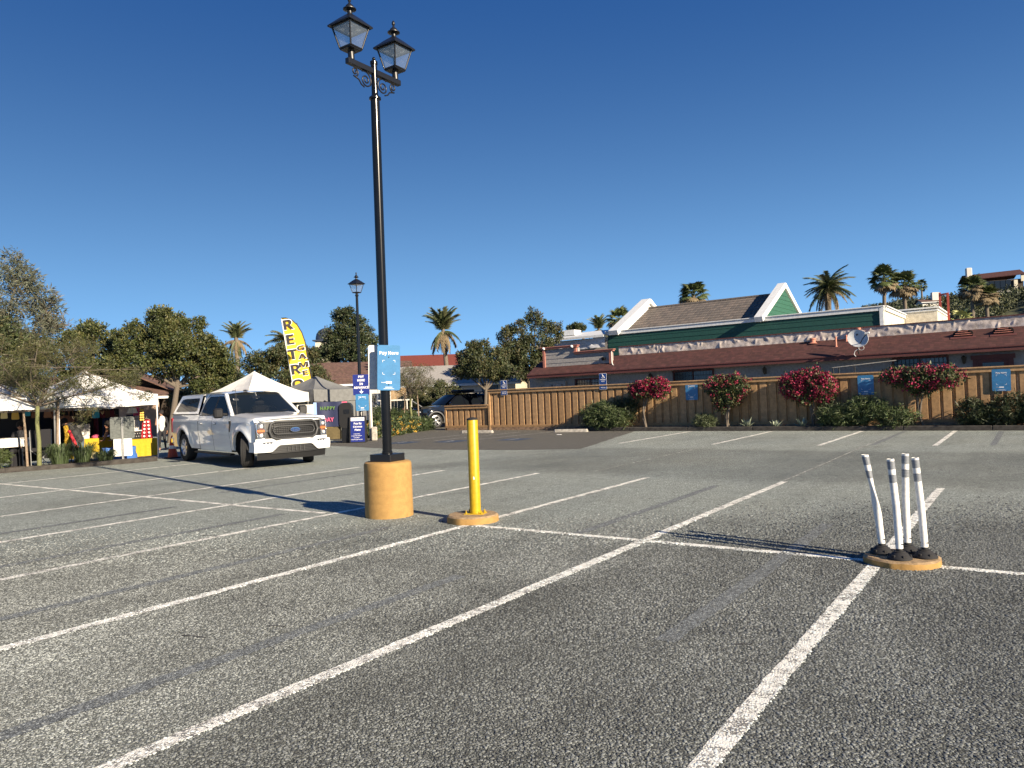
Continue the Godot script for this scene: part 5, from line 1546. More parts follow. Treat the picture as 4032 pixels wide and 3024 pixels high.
func agave(label: String, at: Vector3, r: float, sd: int) -> void:
	var t := thing("agave", label, "agave", at, 0.0, "agaves at the foot of the fence")
	rng.seed = sd
	for k in 13:
		var a := k * 2.4 + rng.randf_range(-0.2, 0.2)
		var e := rng.randf_range(0.35, 1.15)
		var l := r * rng.randf_range(0.8, 1.1)
		var d := Vector3(cos(a) * cos(e), sin(e), sin(a) * cos(e))
		var s := Vector3(-sin(a), 0, cos(a)) * r * 0.13
		var mid := d * l * 0.5
		var u := Vector3(0, -r * 0.03, 0)
		var mb := MB.new()
		mb.quad(s * 0.5, mid + s, mid + u, Vector3.ZERO)
		mb.quad(Vector3.ZERO, mid + u, mid - s, -s * 0.5)
		mb.tri(mid + s, d * l, mid + u)
		mb.tri(mid + u, d * l, mid - s)
		part(mb, "leaf", "agave_leaf", t)

func grass_clump(label: String, at: Vector3, r: float, h: float, n: int, sd: int) -> void:
	rng.seed = sd
	var mb := MB.new()
	for i in n:
		var a := rng.randf() * TAU
		var rr := r * sqrt(rng.randf()) * 0.45
		var p := Vector3(cos(a) * rr, 0, sin(a) * rr)
		var d := Vector3(cos(a), 0, sin(a)).rotated(Vector3.UP, rng.randf_range(-0.6, 0.6))
		var l := h * rng.randf_range(0.6, 1.15)
		var o := rng.randf_range(0.15, 1.0) * r
		var s := Vector3(-d.z, 0, d.x) * 0.011
		var m1 := p + d * o * 0.35 + Vector3(0, l * 0.62, 0)
		var m2 := p + d * o * 0.75 + Vector3(0, l * 0.88, 0)
		var e := p + d * o * 1.15 + Vector3(0, l * rng.randf_range(0.45, 0.95), 0)
		var f := rng.randf_range(0.7, 1.25)
		mb.col = Color(0.06 * f, 0.085 * f, 0.035 * f)
		mb.quad(p - s, p + s, m1 + s, m1 - s)
		mb.quad(m1 - s, m1 + s, m2 + s * 0.7, m2 - s * 0.7)
		mb.tri(m2 - s * 0.7, m2 + s * 0.7, e)
	var o := solo(mb, "grass_tuft", "leaf", label, "grass", at, 0.0, "grasses in the kerbed bed")
	o.set_meta("kind", "stuff")

func build_vegetation() -> void:
	mat("agave_leaf", Color(0.26, 0.30, 0.22), 0.6)
	clumps["broad"] = leaf_clump(9, 0.9, 1.0, 0.55, 901, 0.3)
	clumps["fine"] = leaf_clump(12, 1.0, 1.1, 0.13, 902, 0.1)
	clumps["droop"] = leaf_clump(10, 0.9, 1.5, 0.22, 903, 1.1)
	clumps["petal"] = leaf_clump(7, 0.85, 0.85, 0.7, 904)
	clumps["spike"] = leaf_clump(9, 0.5, 1.5, 0.20, 905, -0.8)
	var olive := [Color(0.062, 0.078, 0.020), Color(0.045, 0.06, 0.016), Color(0.082, 0.092, 0.025), Color(0.034, 0.046, 0.014), Color(0.095, 0.092, 0.028)]
	var dark := [Color(0.032, 0.050, 0.018), Color(0.024, 0.038, 0.014), Color(0.044, 0.060, 0.022), Color(0.058, 0.064, 0.025)]
	var rust := [Color(0.055, 0.072, 0.024), Color(0.040, 0.054, 0.019), Color(0.072, 0.076, 0.027), Color(0.030, 0.042, 0.015), Color(0.088, 0.078, 0.03)]
	var grey := [Color(0.11, 0.125, 0.085), Color(0.08, 0.095, 0.065), Color(0.13, 0.14, 0.10), Color(0.10, 0.095, 0.065)]
	var a := Vector3(-46.6, -0.5, -19.0)
	tree("pepper_tree", "tall airy grey green tree rising at the left edge", a, 4.0, 0.22, lump(a, [[0.2, 9.6, 0, 1.3, 1.5], [1.4, 8.0, 0.3, 1.2, 1.1], [-0.8, 8.2, 0, 1.7, 1.5], [0.9, 6.4, 0, 1.5, 1.3], [-0.6, 6.3, 0.5, 1.9, 1.5], [2.1, 7.0, 0, 0.8, 0.45]]), 700, 0.26, grey, 101, "droop", "bark", 0.12, 12)
	a = Vector3(-39.0, -0.5, -15.6)
	tree("broadleaf_tree", "brownish olive tree behind the leftmost tent", a, 2.5, 0.18, lump(a, [[-0.8, 5.6, 0, 1.4, 1.0], [0.8, 4.8, 0, 1.5, 1.1], [-1.6, 4.0, 0.4, 1.5, 1.2], [0.2, 3.6, 0, 1.8, 1.2]]), 1150, 0.20, rust, 102, "broad", "bark", 0.05)
	a = Vector3(-36.9, -0.5, -18.2)
	tree("broadleaf_tree", "yellowish olive tree between the young tree and the big fig", a, 2.3, 0.16, lump(a, [[0.1, 5.8, 0, 0.75, 0.6], [-0.7, 5.3, 0, 1.0, 0.7], [0.8, 4.9, 0, 1.1, 0.8], [-0.6, 4.2, 0, 1.3, 0.9], [0.6, 3.7, 0, 1.3, 0.9]]), 1150, 0.17, olive, 103, "broad")
	a = Vector3(-34.1, -0.4, -20.4)
	tree("fig_tree", "large dense olive fig tree with pale forked trunk", a, 3.0, 0.15, lump(a, [[-0.15, 6.1, 0, 1.15, 0.75], [1.0, 5.7, 0, 0.9, 0.75], [-1.3, 5.2, 0, 1.15, 0.85], [0.3, 5.0, -0.6, 1.4, 1.0], [1.6, 4.6, 0, 1.1, 0.9], [-1.6, 4.2, 0, 1.1, 0.8], [0.0, 4.0, -0.3, 1.5, 0.8], [2.3, 3.7, 0.4, 0.9, 0.9], [1.7, 3.2, 0.6, 1.1, 0.8]]), 3000, 0.16, olive, 104, "broad", "bark_pale", 0.0, 6)
	a = Vector3(-36.4, -0.4, -26.6)
	tree("fig_tree", "dark green tree right of the big fig above the camper shell", a, 1.8, 0.2, lump(a, [[-2.3, 4.2, 0, 1.3, 1.1], [-1.6, 3.1, 0, 1.3, 1.0], [-2.8, 2.4, 0, 1.4, 1.0], [-0.7, 3.4, 0, 0.8, 0.7]]), 1100, 0.17, dark, 105, "broad")
	a = Vector3(-38.2, -0.3, -29.7)
	tree("fig_tree", "broad dark tree behind the white tent peak", a, 1.6, 0.2, lump(a, [[0.5, 4.8, 0, 1.2, 0.8], [-0.8, 4.1, 0, 1.2, 0.9], [1.7, 4.5, 0, 1.1, 0.8], [2.3, 3.4, 0, 1.3, 1.0], [-1.9, 3.0, 0, 1.0, 0.7], [0.4, 3.2, -0.4, 1.8, 1.1], [-2.6, 2.5, 0, 0.8, 0.6], [1.5, 2.3, 0, 1.6, 0.8]]), 2300, 0.17, rust, 106, "broad")
	a = Vector3(-48.6, 0, -45.6)
	tree("broadleaf_tree", "tall dark evergreen beside the domed tower", a, 4.5, 0.3, lump(a, [[-0.1, 8.7, 0, 1.3, 0.9], [0.7, 7.6, 0, 1.5, 1.1], [-1.0, 7.3, 0, 1.3, 1.0], [1.3, 6.3, 0, 1.4, 1.0], [-1.5, 5.9, 0.5, 1.5, 0.9], [0.2, 5.8, 0, 1.8, 1.0], [-4.6, 5.3, 1, 2.2, 0.8], [-2.6, 5.0, 1, 2.0, 1.0], [1.5, 5.0, 0, 2.2, 0.9]]), 2200, 0.24, dark, 107, "broad")
	a = Vector3(-23.25, 0, -31.0)
	tree("fig_tree", "dark fig tree with pale trunk at the step of the fence", a, 1.9, 0.10, lump(a, [[-0.1, 4.0, 0, 0.75, 0.55], [-0.8, 3.5, 0, 0.8, 0.6], [0.6, 3.5, 0, 0.75, 0.6], [1.1, 2.8, 0, 0.75, 0.55], [-1.1, 2.8, 0, 0.75, 0.5], [0.1, 2.9, -0.3, 1.1, 0.7]]), 1500, 0.13, rust, 108, "broad", "bark_pale", 0.0, 7)
	a = Vector3(-25.4, 0, -38.6)
	tree("fig_tree", "tall dark fig tree against the grey false front", a, 2.3, 0.2, lump(a, [[-1.4, 5.1, 0, 0.55, 0.8], [-0.5, 5.6, 0, 0.6, 0.7], [0.45, 6.0, 0, 0.55, 0.9], [1.1, 5.5, 0, 0.6, 0.7], [1.75, 5.2, 0, 0.35, 0.8], [-0.9, 4.2, 0, 1.1, 0.9], [0.5, 4.5, -0.3, 1.3, 1.1], [1.1, 3.6, 0, 1.1, 0.9], [-0.2, 3.1, 0, 1.5, 0.9], [-1.2, 3.3, 0.5, 1.0, 0.9]]), 2400, 0.15, rust, 109, "broad", "bark", 0.03, 9)
	a = Vector3(-55, 0, -96)
	tree("pine_tree", "small umbrella shaped pine on the skyline", a, 9.5, 0.25, lump(a, [[0, 10.9, 0, 1.4, 0.6], [-0.6, 10.6, 0, 0.9, 0.45], [0.8, 10.7, 0, 0.9, 0.4]]), 350, 0.3, dark, 110, "broad")
	a = Vector3(-28.6, 0, -34.6)
	tree("fig_tree", "low dark bushy tree between the young tree and black car", a, 0.7, 0.12, lump(a, [[-0.3, 1.9, 0, 0.9, 0.8], [-1.3, 1.5, 0, 0.9, 0.9], [0.5, 1.4, 0, 0.8, 0.8], [-0.6, 0.8, 0, 1.3, 0.8], [-2.1, 1.2, 0, 0.8, 0.9]]), 1100, 0.14, rust, 111, "broad")
	# young trees tied to stakes
	young("young green trunked tree with feathery crown beside the white tents", Vector3(-22.95, 0.09, -9.85), 1.72, 201, 2.35, 1.15, 1700)
	young("young feathery tree growing from the yellow flower bed", Vector3(-25.1, 0.0, -27.5), 1.65, 202, 1.35, 1.0, 600)
	for s in [["wooden tree stake left of the young tree by the tents", Vector3(-23.35, 0.05, -9.72), 2.0, -0.03], ["wooden tree stake right of the young tree by the tents", Vector3(-23.0, 0.05, -10.35), 1.93, 0.02], ["wooden tree stake left of the young tree in the flower bed", Vector3(-25.3, 0, -27.2), 1.85, 0.03], ["wooden tree stake right of the young tree in the flower bed", Vector3(-24.6, 0, -27.5), 1.95, -0.02]]:
		var st := solo(MB.new().tube([Vector3(0, -0.1, 0), Vector3(s[3] * 0.5, s[2] * 0.5, -s[3]), Vector3(s[3], s[2], -s[3] * 3.0)], [0.035, 0.033, 0.031], 8), "tree_stake", "wood_stake", s[0], "stake", s[1], 0.0, "stakes of the young trees")
	# palms
	var ci := 0
	for c in [Color(0.085, 0.11, 0.035), Color(0.065, 0.085, 0.028), Color(0.105, 0.12, 0.045), Color(0.10, 0.12, 0.055), Color(0.075, 0.095, 0.04), Color(0.13, 0.13, 0.06), Color(0.46, 0.46, 0.18), Color(0.38, 0.40, 0.14)]:
		mat("frond_%d" % ci, c, 0.55, 0, null, 1, {"backlight_enabled": true, "backlight": Color(0.06, 0.08, 0.02), "cull_mode": BaseMaterial3D.CULL_DISABLED})
		ci += 1
	mat("frond_dead", Color(0.19, 0.145, 0.085), 0.8, 0, null, 1, {"cull_mode": BaseMaterial3D.CULL_DISABLED})
	var pg := ["frond_0", "frond_1", "frond_2"]
	var pq := ["frond_3", "frond_4", "frond_5"]
	palm("queen_palm", "ragged queen palm between the fig tree and the tent", Vector3(-53.6, 0, -38.2), 7.0, 0.20, 1.6, false, 34, 301, pq, 0.2, 1.35, true)
	palm("queen_palm", "palm half hidden behind the yellow flag", Vector3(-55.2, 0, -44.4), 7.2, 0.22, 1.9, false, 30, 302, pq, 0.15, 1.1)
	palm("queen_palm", "shaggy queen palm standing right of the lamp post", Vector3(-33.2, 0, -40.2), 6.2, 0.16, 1.75, false, 42, 303, pq, 0.3, 1.5, true)
	palm("fan_palm", "fan palm showing above the tiled gable roof", Vector3(-29.5, 0, -76.7), 11.2, 0.25, 1.75, true, 46, 304, pg, 0.35)
	palm("fan_palm", "fan palm just left of the white gable", Vector3(-36.1, 0, -72.2), 8.9, 0.25, 1.5, true, 40, 305, pg, 0.35)
	palm("queen_palm", "small feathery palm left of the white gable", Vector3(-40.2, 0, -75.4), 8.6, 0.2, 1.8, false, 30, 306, pq, 0.1, 1.3, true)
	palm("queen_palm", "big feathery palm right of the green gable", Vector3(-14.0, 0, -65.6), 9.3, 0.25, 2.2, false, 44, 307, pq, 0.25, 1.1)
	palm("fan_palm", "tallest fan palm on the skyline at right", Vector3(-14.0, 0, -93.6), 12.9, 0.22, 1.75, true, 42, 308, pg, 0.2)
	palm("fan_palm", "fan palm just right of the tallest one", Vector3(-12.3, 0, -98.2), 12.5, 0.22, 1.85, true, 46, 309, pg, 0.35)
	palm("fan_palm", "tiny distant palm above the hillside", Vector3(-19.5, 12, -180.9), 9.2, 0.2, 1.4, true, 26, 310, pg, 0.1)
	palm("fan_palm", "left one of two shaggy fan palms below the hill house", Vector3(-7.9, 2, -134.4), 13.0, 0.3, 2.1, true, 60, 311, pg, 0.5)
	palm("fan_palm", "right one of two shaggy fan palms below the hill house", Vector3(-6.0, 2, -135.4), 11.8, 0.3, 1.9, true, 60, 312, pg, 0.6)
	palm("banana_plant", "pale yellow green banana plant behind the parapet", Vector3(-5.2, 0, -69.3), 6.0, 0.15, 1.3, true, 12, 313, ["frond_6", "frond_7"], 0.0, 1.2)
	# plants along the fence
	bougainvillea("small bright magenta bougainvillea, leftmost along the fence", -12.7, -12.46, 1.55, 0.75, 0.3, 1.9, 401, [bl(-0.22, 1.45, 0, 0.36, 0.30, 0.32), bl(0.2, 1.52, 0, 0.42, 0.34, 0.36), bl(0.66, 1.5, 0, 0.36, 0.40, 0.33)])
	bougainvillea("round bougainvillea, mostly green with few flowers, second from left", -9.4, -9.4, 1.4, 0.75, 0.5, 0.7, 402, [bl(-0.3, 1.5, 0, 0.5, 0.40, 0.4), bl(0.3, 1.45, 0, 0.52, 0.48, 0.42), bl(0.0, 1.1, 0, 0.58, 0.35, 0.4), bl(-0.2, 0.82, 0.05, 0.25, 0.18, 0.2)])
	bougainvillea("big round magenta bougainvillea, third from left along the fence", -6.43, -6.5, 1.5, 0.85, 0.5, 1.8, 403, [bl(-0.55, 1.4, 0, 0.5, 0.48, 0.45), bl(0.0, 1.62, 0, 0.6, 0.40, 0.45), bl(-0.1, 1.2, 0, 0.65, 0.40, 0.42), bl(0.42, 1.3, 0.05, 0.42, 0.52, 0.4)])
	bougainvillea("wide flat topped bougainvillea, rightmost along the fence", -3.12, -3.05, 1.6, 0.95, 0.4, 1.15, 404, [bl(-0.65, 1.62, 0, 0.45, 0.27, 0.4), bl(0.0, 1.55, 0, 0.65, 0.42, 0.45), bl(0.7, 1.55, 0, 0.5, 0.33, 0.4), bl(0.0, 1.28, 0, 0.5, 0.25, 0.35)])
	var sg := [Color(0.08, 0.11, 0.04), Color(0.06, 0.09, 0.03), Color(0.10, 0.125, 0.05), Color(0.045, 0.07, 0.025)]
	shrub("leafy_shrub", "big leafy green shrub at the left end of the fence bed", Vector3(-14.5, 0.1, -27.2), [bl(-0.35, 0.45, 0.1, 0.6, 0.5, 0.4), bl(0.45, 0.42, 0.12, 0.75, 0.45, 0.42), bl(0.1, 0.7, 0, 0.6, 0.38, 0.35)], 900, 0.10, sg, 411, "spike", "shrub", "shrubs along the fence")
	shrub("leafy_shrub", "darker rounded shrub just right of the big leafy one", Vector3(-13.65, 0.1, -27.45), [bl(0.1, 0.85, 0, 0.55, 0.35, 0.32), bl(0.0, 0.45, 0, 0.5, 0.4, 0.3)], 520, 0.09, dark, 412, "spike", "shrub", "shrubs along the fence")
	shrub("leafy_shrub", "small low shrub beneath the second bougainvillea", Vector3(-10.22, 0.1, -27.15), [bl(0, 0.24, 0, 0.45, 0.28, 0.3)], 300, 0.08, [Color(0.10, 0.12, 0.06), Color(0.07, 0.09, 0.04)], 413, "spike", "shrub", "shrubs along the fence")
	shrub("leafy_shrub", "wide sprawling green shrub left of the rightmost bougainvillea", Vector3(-4.85, 0.1, -27.2), [bl(-0.75, 0.38, 0.05, 0.7, 0.38, 0.4), bl(0.1, 0.55, 0, 0.75, 0.5, 0.4), bl(0.95, 0.32, 0.05, 0.7, 0.34, 0.4)], 1200, 0.10, sg, 414, "spike", "shrub", "shrubs along the fence")
	shrub("leafy_shrub", "dark upright shrub at the right end of the fence", Vector3(-0.95, 0.1, -27.25), [bl(-0.7, 0.45, 0, 0.6, 0.42, 0.38), bl(0.2, 0.5, 0, 0.7, 0.48, 0.38), bl(1.1, 0.5, 0, 0.7, 0.5, 0.38)], 1200, 0.10, dark, 415, "spike", "shrub", "shrubs along the fence")
	agave("grey agave with dark fleshy leaves below the second bougainvillea", Vector3(-8.65, 0.11, -27.2), 0.42, 421)
	agave("spread grey agave left of the third bougainvillea trunk", Vector3(-7.65, 0.11, -27.2), 0.36, 422)
	agave("pale spiky agave at the foot of the third bougainvillea", Vector3(-6.75, 0.11, -27.12), 0.40, 423)
	# lantana bed by the driveway
	var lg := [Color(0.05, 0.075, 0.025), Color(0.07, 0.095, 0.03), Color(0.035, 0.055, 0.02)]
	var q := Vector3(-23.7, 0.0, -24.6)
	var f := shrub("lantana_shrub", "low flower bed shrub with yellow blossoms beside the driveway", q, [bl(0.75, 0.22, 1.7, 0.7, 0.34, 0.8), bl(0.2, 0.28, 0.5, 0.8, 0.42, 0.9), bl(-0.4, 0.28, -1.0, 0.8, 0.42, 1.0), bl(-0.8, 0.25, -2.3, 0.8, 0.38, 0.9)], 1600, 0.10, lg, 431, "broad")
	foliage(f, "flowers", [bl(0.8, 0.26, 1.75, 0.72, 0.36, 0.8), bl(0.3, 0.3, 0.6, 0.8, 0.42, 0.9), bl(-0.3, 0.28, -0.9, 0.8, 0.42, 1.0)], 230, 0.045, [Color(0.62, 0.36, 0.03), Color(0.70, 0.45, 0.06), Color(0.55, 0.25, 0.05)], 432, "petal", "leaf", 0.85, 0.0)
	shrub("leafy_shrub", "bushy green shrub behind the yellow flowers by the black car", Vector3(-25.4, 0.0, -26.7), [bl(0.3, 0.6, 0.4, 0.7, 0.5, 0.7), bl(-0.6, 0.65, 0.3, 0.8, 0.55, 0.8), bl(-0.2, 0.5, -0.9, 0.7, 0.5, 0.7), bl(0.9, 0.3, -1.1, 0.6, 0.32, 0.5)], 1400, 0.11, lg, 433, "spike")
	# bed by the tents
	shrub("low_hedge", "dense low green shrub at the left edge by the kerb", Vector3(-23.55, 0.09, -8.55), [bl(0.15, 0.28, -0.15, 0.5, 0.32, 0.6), bl(-0.4, 0.26, 0.85, 0.5, 0.32, 0.8), bl(-0.9, 0.26, 2.2, 0.5, 0.32, 0.9)], 1500, 0.075, [Color(0.06, 0.085, 0.025), Color(0.085, 0.105, 0.035), Color(0.045, 0.065, 0.02)], 441, "spike")
	grass_clump("arching tuft of long green grass right of the young tree", Vector3(-22.75, 0.09, -10.3), 0.42, 0.62, 260, 451)
	grass_clump("dark tuft of long grass in front of the white tent leg", Vector3(-22.6, 0.09, -10.85), 0.40, 0.60, 240, 452)
	grass_clump("thin low grass tuft left of the sign post", Vector3(-22.5, 0.09, -11.45), 0.40, 0.36, 170, 453)
	# hill behind everything
	var n := FastNoiseLite.new(); n.seed = 71; n.frequency = 0.03
	var prof := [[-140.0, 2.0], [-70.0, 3.0], [-54.0, 7.0], [-44.0, 13.0], [-37.0, 16.6], [-29.0, 17.3], [-23.0, 18.2], [-14.0, 18.2], [-7.0, 18.8], [-1.0, 19.3], [12.0, 23.0], [40.0, 30.0], [120.0, 30.0]]
	var hA := func(x: float) -> float:
		for i in prof.size() - 1:
			if x <= prof[i + 1][0]: return lerpf(prof[i][1], prof[i + 1][1], clampf((x - prof[i][0]) / (prof[i + 1][0] - prof[i][0]), 0, 1))
		return 30.0
	var hy := func(x: float, z: float) -> float: return hA.call(x) * smoothstep(-80.0, -190.0, z) + 0.8 * n.get_noise_2d(x, z) - 0.7
	var hm := MB.new()
	hm.sheet(func(u: float, v: float) -> Vector3:
		var x := lerpf(-140.0, 120.0, u)
		var z := lerpf(-75.0, -230.0, v)
		return Vector3(x, hy.call(x, z), z), 65, 40)
	mat("hill_soil", Color(0.10, 0.11, 0.05), 1.0, 0, "dirt", 0.05)
	part(hm, "hill", "hill_soil", self).set_meta("kind", "structure")
	rng.seed = 72
	var mm := MultiMesh.new()
	mm.transform_format = MultiMesh.TRANSFORM_3D
	mm.use_colors = true
	mm.mesh = clumps["broad"]
	var xs := []
	var cs := []
	for i in 1500:
		var z := lerpf(-100.0, -200.0, pow(rng.randf(), 0.6))
		var x := rng.randf_range(-60.0, 25.0)
		if z < -172.0 and x > -15.0 and x < 1.5: continue
		var y: float = hy.call(x, z)
		var rad := rng.randf_range(0.7, 2.1)
		var base: Color = [Color(0.045, 0.06, 0.025), Color(0.065, 0.075, 0.03), Color(0.035, 0.045, 0.02), Color(0.09, 0.10, 0.045)][rng.randi() % 4]
		for k in 24:
			var d := Vector3(rng.randfn(), absf(rng.randfn()), rng.randfn()).normalized() * rad
			xs.append(Transform3D(Basis.from_euler(Vector3(rng.randf() * TAU, rng.randf() * TAU, 0)).scaled(Vector3.ONE * rad * 0.26), Vector3(x, y, z) + d * Vector3(1, 0.75, 1)))
			var ff := rng.randf_range(0.8, 1.25)
			cs.append(Color(base.r * ff, base.g * ff, base.b * ff))
	mm.instance_count = xs.size()
	for i in xs.size():
		mm.set_instance_transform(i, xs[i])
		mm.set_instance_color(i, cs[i])
	var o := MultiMeshInstance3D.new()
	o.multimesh = mm
	o.name = "hillside_scrub"
	o.material_override = M["leaf"]
	add_child(o)
	o.set_meta("kind", "stuff")
	tag(o, "dark green scrub covering the hillside at right", "scrub")

func young(label: String, at: Vector3, fork: float, sd: int, rx: float, ry: float, count: int) -> void:
	var t := thing("young_tree", label, "tree", at, 0.0, "young staked trees")
	rng.seed = sd
	part(MB.new().tube([Vector3(0, -0.05, 0), Vector3(0.02, fork * 0.4, 0), Vector3(-0.02, fork * 0.7, 0.02), Vector3(0, fork, 0)], [0.062, 0.055, 0.05, 0.052], 10), "trunk", "bark_green", t)
	var br := MB.new()
	var ends := []
	for k in 11:
		var a := k * TAU / 11 + rng.randf_range(-0.3, 0.3)
		var e := rng.randf_range(0.08, 1.1)
		var tip := Vector3(cos(a) * cos(e) * rx, fork + 0.15 + sin(e) * ry * 1.5, sin(a) * cos(e) * rx)
		br.tube(limb(Vector3(0, fork - 0.05, 0), tip, 0.12), [0.03, 0.025, 0.02, 0.016, 0.012, 0.006], 6)
		for j in 7:
			var s := Vector3(0, fork, 0).lerp(tip, rng.randf_range(0.35, 0.95))
			var q := s + Vector3(rng.randfn() * 0.4, rng.randf_range(-0.35, 0.5), rng.randfn() * 0.4) * rx * 0.6
			br.tube(limb(s, q, 0.15), [0.011, 0.009, 0.008, 0.006, 0.005, 0.003], 5, false)
			ends.append(q)
			for i in 4:
				var w := q + Vector3(rng.randfn() * 0.22, rng.randf_range(-0.28, 0.12), rng.randfn() * 0.22)
				br.tube(limb(s.lerp(q, 0.6), w, 0.2), [0.006, 0.005, 0.005, 0.004, 0.003, 0.002], 4, false)
				ends.append(w)
	part(br, "limbs", "bark", t)
	var blobs := []
	for e in ends: blobs.append([e, Vector3(0.2, 0.14, 0.2)])
	foliage(t, "crown", blobs, int(count * 1.5), 0.08, [Color(0.07, 0.078, 0.026), Color(0.055, 0.062, 0.024), Color(0.085, 0.075, 0.034), Color(0.095, 0.10, 0.032)], sd, "fine", "leaf", 0.1)

# ---------------------------------------------------------------- vehicles
# local axes: x forward, y up, z to the right; origin on the ground under the front axle
func arch_y(x: float, sill: float, arches: Array) -> float:
	var y := sill
	for a in arches:
		var dx: float = x - a[0]
		if absf(dx) < a[2]:
			y = maxf(y, a[1] + sqrt(a[2] * a[2] - dx * dx))
	return y

func side_panel(x0: float, x1: float, sill: float, top: Callable, zf: Callable, arches: Array, s: float, rows := 12) -> MB:
	var xs := []
	var x := x0
	while x > x1 + 0.001:
		xs.append(x)
		x -= 0.05
	for a in arches:
		for e in [a[0] + a[2] - 0.001, a[0] - a[2] + 0.001, a[0] + a[2] * 0.985, a[0] - a[2] * 0.985, a[0] + a[2] * 0.95, a[0] - a[2] * 0.95, a[0] + a[2] + 0.001, a[0] - a[2] - 0.001]:
			if e < x0 and e > x1: xs.append(e)
	xs.append(x1)
	xs.sort()
	var mb := MB.new()
	mb.g += 1
	var grid := []
	for xx in xs:
		var lo := arch_y(xx, sill, arches)
		var hi: float = top.call(xx)
		var row: Array[Vector3] = []
		for j in rows + 1:
			var y := lerpf(lo, hi, float(j) / rows)
			var z: float = zf.call(xx, y)
			row.append(Vector3(xx, y, s * z))
		# return lip into the wheel well or under the sill
		row.insert(0, Vector3(xx, lo, s * (zf.call(xx, lo) - 0.06)))
		grid.append(row)
	for i in grid.size() - 1:
		for j in rows + 1:
			mb.quad(grid[i][j], grid[i + 1][j], grid[i + 1][j + 1], grid[i][j + 1], mb.g if j > 0 else -1)
	return mb

func mapped_poly(poly: PackedVector2Array, f: Callable, th := 0.0) -> MB:
	# polygon in a plane, subdivided and mapped by f(p) -> Vector3; th = edge return depth along -offset
	var mb := MB.new()
	mb.g += 1
	var idx := Geometry2D.triangulate_polygon(poly)
	for i in range(0, idx.size(), 3):
		sub_tri(mb, poly[idx[i]], poly[idx[i + 1]], poly[idx[i + 2]], f, 2)
	return mb

func sub_tri(mb: MB, a: Vector2, b: Vector2, c: Vector2, f: Callable, lv: int) -> void:
	if lv == 0:
		mb.tri(f.call(a), f.call(b), f.call(c), mb.g)
		return
	var ab := (a + b) / 2
	var bc := (b + c) / 2
	var ca := (c + a) / 2
	sub_tri(mb, a, ab, ca, f, lv - 1)
	sub_tri(mb, ab, b, bc, f, lv - 1)
	sub_tri(mb, ca, bc, c, f, lv - 1)
	sub_tri(mb, ab, bc, ca, f, lv - 1)

func wheel(parent: Node, c: Vector3, r: float, w: float, rim_r: float, s: float, steer := 0.0, spokes := 6, twin := true) -> void:
	# s = +1 when the outer face looks along +z
	var wn := Node3D.new()
	wn.name = pname(parent, "wheel")
	parent.add_child(wn)
	wn.position = c
	wn.rotation.y = steer
	var bs := Basis(Vector3.RIGHT, PI / 2 * s)
	var tp := []
	for q in [[rim_r, -0.5], [rim_r + 0.01, -0.5], [r - 0.05, -0.5], [r - 0.015, -0.44], [r - 0.012, -0.28], [r - 0.004, -0.275], [r, -0.1], [r - 0.008, -0.095], [r - 0.008, -0.06], [r, -0.055], [r, 0.055], [r - 0.008, 0.06], [r - 0.008, 0.095], [r, 0.1], [r - 0.004, 0.275], [r - 0.012, 0.28], [r - 0.015, 0.44], [r - 0.05, 0.5], [rim_r + 0.01, 0.5], [rim_r, 0.45]]:
		tp.append(Vector2(q[0], q[1] * w))
	part(MB.new().lathe(tp, 40, Transform3D(bs, Vector3.ZERO)), "tyre", "tyre", wn)
	var rm := MB.new()
	rm.lathe([Vector2(rim_r + 0.004, w * 0.47), Vector2(rim_r - 0.02, w * 0.49), Vector2(rim_r - 0.03, w * 0.42), Vector2(rim_r - 0.045, -w * 0.3)], 36, Transform3D(bs, Vector3.ZERO))
	rm.lathe([Vector2(0.0, w * 0.40), Vector2(0.045, w * 0.40), Vector2(0.06, w * 0.36), Vector2(0.07, w * 0.2)], 18, Transform3D(bs, Vector3.ZERO))
	for k in spokes:
		var a := TAU * k / spokes
		for e in ([-0.16, 0.16] if twin else [0.0]):
			var d0 := Vector3(cos(a + e * 1.4), 0, sin(a + e * 1.4))
			var d1 := Vector3(cos(a + e), 0, sin(a + e))
			var t := Vector3(-sin(a + e), 0, cos(a + e)) * (0.018 if twin else 0.032)
			var y0 := w * 0.38
			var y1 := w * 0.44
			var p0 := d0 * 0.05
			var p1 := d1 * (rim_r - 0.022)
			rm.quad(bs * (p0 - t + Vector3(0, y0, 0)), bs * (p0 + t + Vector3(0, y0, 0)), bs * (p1 + t + Vector3(0, y1, 0)), bs * (p1 - t + Vector3(0, y1, 0)))
			for sg in [-1.0, 1.0]:
				rm.quad(bs * (p0 + t * sg + Vector3(0, y0, 0)), bs * (p1 + t * sg + Vector3(0, y1, 0)), bs * (p1 + t * sg * 1.3 + Vector3(0, y1 - 0.05, 0)), bs * (p0 + t * sg * 1.3 + Vector3(0, y0 - 0.05, 0)))
	part(rm, "rim", "alloy", wn)
	part(MB.new().cyl(Vector3.ZERO, rim_r - 0.05, 0.03, 20, bs), "brake_disc", "under", wn)

